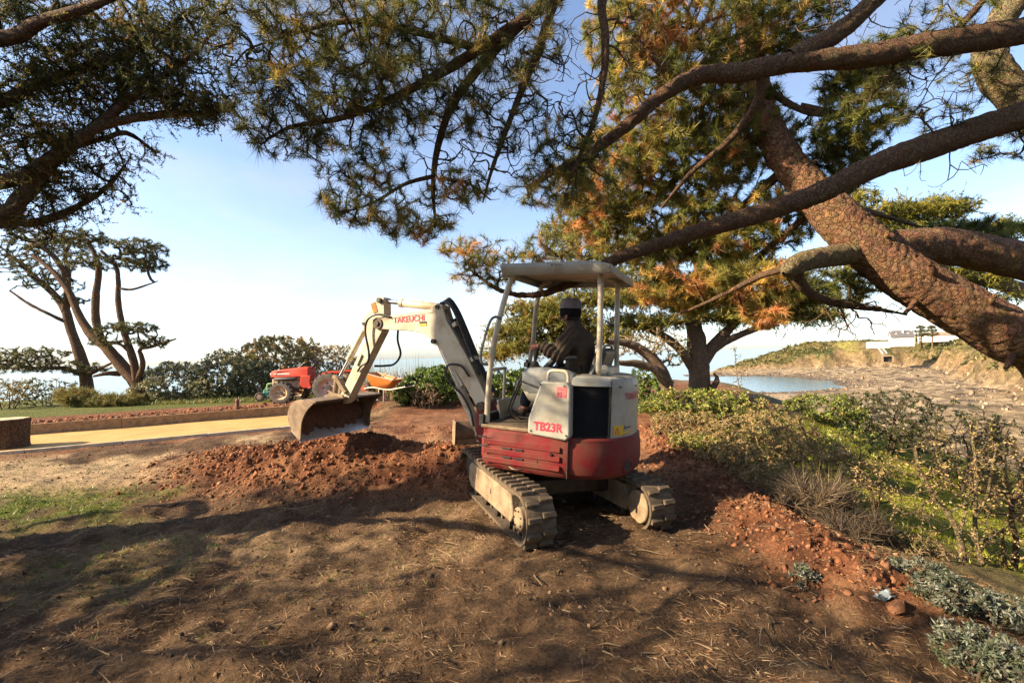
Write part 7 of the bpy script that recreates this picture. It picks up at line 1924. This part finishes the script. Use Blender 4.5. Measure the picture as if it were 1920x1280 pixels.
# matted clumps of dead needles
cl_c = scatter(170, -4.6, 3.0, 1.5, 5.6, lambda x, y: (1 - np.clip(mound_mask(x, y) * 4, 0, 1)) * np.clip(2.5 / y, 0, 1))
cp = np.repeat(cl_c, 46, 0); cp[:, :2] += RNG.normal(size=(len(cp), 2)) * np.repeat(RNG.uniform(0.04, 0.11, len(cl_c)), 46)[:, None]; cp[:, 2] = ground_zs(cp[:, 0], cp[:, 1]) + RNG.uniform(0, 0.025, len(cp))
an = np.repeat(RNG.uniform(0, 6.28, len(cl_c)), 46) + RNG.normal(size=len(cp)) * 0.7; dv = np.stack([np.cos(an), np.sin(an), RNG.uniform(-0.15, 0.3, len(cp))], -1)
cc_ = np.repeat(pick([(0.34, 0.21, 0.11), (0.24, 0.14, 0.07), (0.44, 0.31, 0.18)], [.4, .4, .2], len(cl_c)), 46, 0)
v, f, cc = blades(cp, dv, 0.0, 1, 0.085, 0.0032, 0.12, cc_, jitter=0.35)
tag(np_mesh('needle_mats', v, f, dry_m, None, cc), 'matted clumps of dead pine needles on the near earth', 'litter', kind='stuff')
# sticks
stk_p = scatter(140, -4.5, 3.0, 1.6, 6.0)
sb_ = MB()
for p in stk_p:
    a = random.uniform(0, 6.3); L_ = random.uniform(0.06, 0.22); d = Vector((math.cos(a), math.sin(a), 0.05)); p = Vector(p) + Vector((0, 0, 0.008))
    sb_.tube([p, p + d * L_ * 0.5 + Vector((random.uniform(-.02, .02), random.uniform(-.02, .02), 0.006)), p + d * L_], [0.005, 0.004, 0.002], 4, False)
tag(sb_.build('fallen_twigs', pale_twig), 'short broken twigs strewn on the earth', 'twigs', kind='stuff')

ico = bmesh.new(); bmesh.ops.create_icosphere(ico, subdivisions=1, radius=1.0)
IV = np.array([x.co[:] for x in ico.verts]); IF = np.array([[q.index for q in x.verts] for x in ico.faces]); ico.free()
ico = bmesh.new(); bmesh.ops.create_icosphere(ico, subdivisions=2, radius=1.0)
IV2 = np.array([x.co[:] for x in ico.verts]); IF2 = np.array([[q.index for q in x.verts] for x in ico.faces]); ico.free()


def clods(P, size, IV, IF, cols, sink=0.5):
    m = len(P)
    Rq = norm(RNG.normal(size=(m, 4)))
    w, x, y, z = Rq.T
    RM = np.stack([1 - 2 * (y * y + z * z), 2 * (x * y - z * w), 2 * (x * z + y * w), 2 * (x * y + z * w), 1 - 2 * (x * x + z * z), 2 * (y * z - x * w), 2 * (x * z - y * w), 2 * (y * z + x * w), 1 - 2 * (x * x + y * y)], -1).reshape(m, 3, 3)
    V = IV[None] * (1 + 0.30 * RNG.normal(size=(m, len(IV), 1))) * (1 + 0.3 * RNG.normal(size=(m, 1, 3)))
    V = np.einsum('mij,mkj->mki', RM, V) * size[:, None, None]
    V = V + P[:, None]; V[..., 2] += (size * (1 - 2 * sink))[:, None] * 0.6
    F = (IF[None] + (np.arange(m) * len(IV))[:, None, None]).reshape(-1, 3)
    C_ = np.repeat(cols[:, None], len(IV), 1) * (1 + 0.12 * RNG.normal(size=(m, len(IV), 1)))
    return V.reshape(-1, 3), F, np.clip(C_.reshape(-1, 3), 0.01, 0.8)


clod_m, cnt_, cb_ = new_mat('soil_clod'); ca_ = N(cnt_, 'ShaderNodeAttribute'); ca_.attribute_name = 'Col'
ctc = N(cnt_, 'ShaderNodeTexCoord'); cn_ = N(cnt_, 'ShaderNodeTexNoise', Scale=60.0, Detail=6.0, Roughness=0.7); cnt_.links.new(ctc.outputs['Object'], cn_.inputs['Vector'])
cmr = N(cnt_, 'ShaderNodeMapRange'); cmr.inputs[1].default_value = 0.3; cmr.inputs[2].default_value = 0.7; cmr.inputs[3].default_value = 0.6; cmr.inputs[4].default_value = 1.4; cnt_.links.new(cn_.outputs[0], cmr.inputs[0])
cvs = N(cnt_, 'ShaderNodeVectorMath', operation='SCALE'); cnt_.links.new(ca_.outputs['Color'], cvs.inputs[0]); cnt_.links.new(cmr.outputs[0], cvs.inputs['Scale']); cnt_.links.new(cvs.outputs[0], cb_.inputs['Base Color'])
cb_.inputs['Roughness'].default_value = 0.95; cb_.inputs['Specular IOR Level'].default_value = 0.1
cbp = N(cnt_, 'ShaderNodeBump', Strength=0.8, Distance=0.02); cnt_.links.new(cn_.outputs[0], cbp.inputs['Height']); cnt_.links.new(cbp.outputs[0], cb_.inputs['Normal'])
RC1 = [(0.22, 0.09, 0.044), (0.29, 0.135, 0.068), (0.13, 0.056, 0.031), (0.16, 0.085, 0.05)]
def soilw(x, y): return np.clip(mound_mask(x, y) * 4.5 + windrow(x, y) * 6 + 0.25 * sstep(8.2, 9.5, y) * sstep(-3.6, -2.6, x), 0, 1)
allv = []
P1 = scatter(42000, -5.6, 3.2, 3.0, 10.5, soilw); s1_ = RNG.lognormal(math.log(0.0115), 0.42, len(P1)); allv.append(clods(P1, s1_, IV, IF, pick(RC1, [.4, .25, .2, .15], len(P1))))
P2 = scatter(1500, -5.4, 3.1, 3.0, 9.5, lambda x, y: np.clip(mound_mask(x, y) * 4.5 + windrow(x, y) * 1.6, 0, 1)); s2_ = RNG.lognormal(math.log(0.022), 0.35, len(P2)); allv.append(clods(P2, np.minimum(s2_, 0.05), IV2, IF2, pick(RC1, [.4, .25, .2, .15], len(P2))))
P3 = scatter(7000, -9, 3, 1.4, 9.0); s3_ = RNG.lognormal(math.log(0.0075), 0.4, len(P3)); allv.append(clods(P3, s3_, IV, IF, pick([(0.17, 0.105, 0.06), (0.24, 0.155, 0.09), (0.09, 0.06, 0.04)], [.5, .2, .3], len(P3))))
P4 = np.array([pw(PW + RNG.uniform(0.1, 1.6), RNG.uniform(-6, 7), 0) for _ in range(1500)]); P4[:, 2] = ground_zs(P4[:, 0], P4[:, 1]); allv.append(clods(P4, RNG.lognormal(math.log(0.022), 0.5, len(P4)), IV, IF, pick(RC1, [.4, .25, .2, .15], len(P4))))
v, f, cc = cat_b(allv)
tag(np_mesh('soil_clods', v, f, clod_m, None, cc), 'loose clods of red and brown soil over the heaps', 'clods', kind='stuff')
# rocks on the shore
RK = np.stack([RNG.uniform(45, 230, 9000), RNG.uniform(70, 300, 9000)], -1)
zz, sdd, scc = Hfar(RK[None, :, 0], RK[None, :, 1]); zz = zz[0]; sdd = sdd[0]; scc = scc[0]
k_ = (sdd > 0) & (scc < 4) & (RNG.random(len(RK)) < 0.12 + 0.7 * (np.abs(sdd) < 10) + 0.6 * (scc > -6)); RK3 = np.stack([RK[k_, 0], RK[k_, 1], zz[k_]], -1)
v, f, cc = clods(RK3, np.minimum(RNG.lognormal(math.log(0.22), 0.5, len(RK3)), 0.6), IV, IF, pick([(0.24, 0.175, 0.115), (0.34, 0.25, 0.16), (0.10, 0.08, 0.065)], [.4, .25, .35], len(RK3)), 0.45)
tag(np_mesh('shore_rocks', v, f, clod_m, None, cc), 'brown rocks strewn over the beach around the bay', 'rocks', kind='stuff')
# scrub on the headland slopes
HS = np.stack([RNG.uniform(70, 330, 26000), RNG.uniform(60, 320, 26000)], -1)
zz, sdd, scc = Hfar(HS[None, :, 0], HS[None, :, 1]); zz = zz[0]; scc = scc[0]
k_ = (scc > 4) & (scc < 60) & (RNG.random(len(HS)) < np.clip(0.5 + 2.0 * fbm(HS[None, :, 0] * 0.05, HS[None, :, 1] * 0.05, 3, 707)[0], 0.02, 1))
HS3 = np.stack([HS[k_, 0], HS[k_, 1], zz[k_]], -1)
v, f, cc = blades(HS3, np.tile(np.array((0, 0, 1.0)), (len(HS3), 1)), 0.0, 14, 1.1, 0.55, 0.75, pick([(0.10, 0.10, 0.03), (0.17, 0.15, 0.05), (0.06, 0.07, 0.025), (0.24, 0.19, 0.07)], [.3, .3, .2, .2], len(HS3)), quad=True, jitter=0.4)
tag(np_mesh('headland_scrub', v, f, leaf_m, None, cc), 'low green and brown scrub covering the distant headland', 'scrub', kind='stuff')
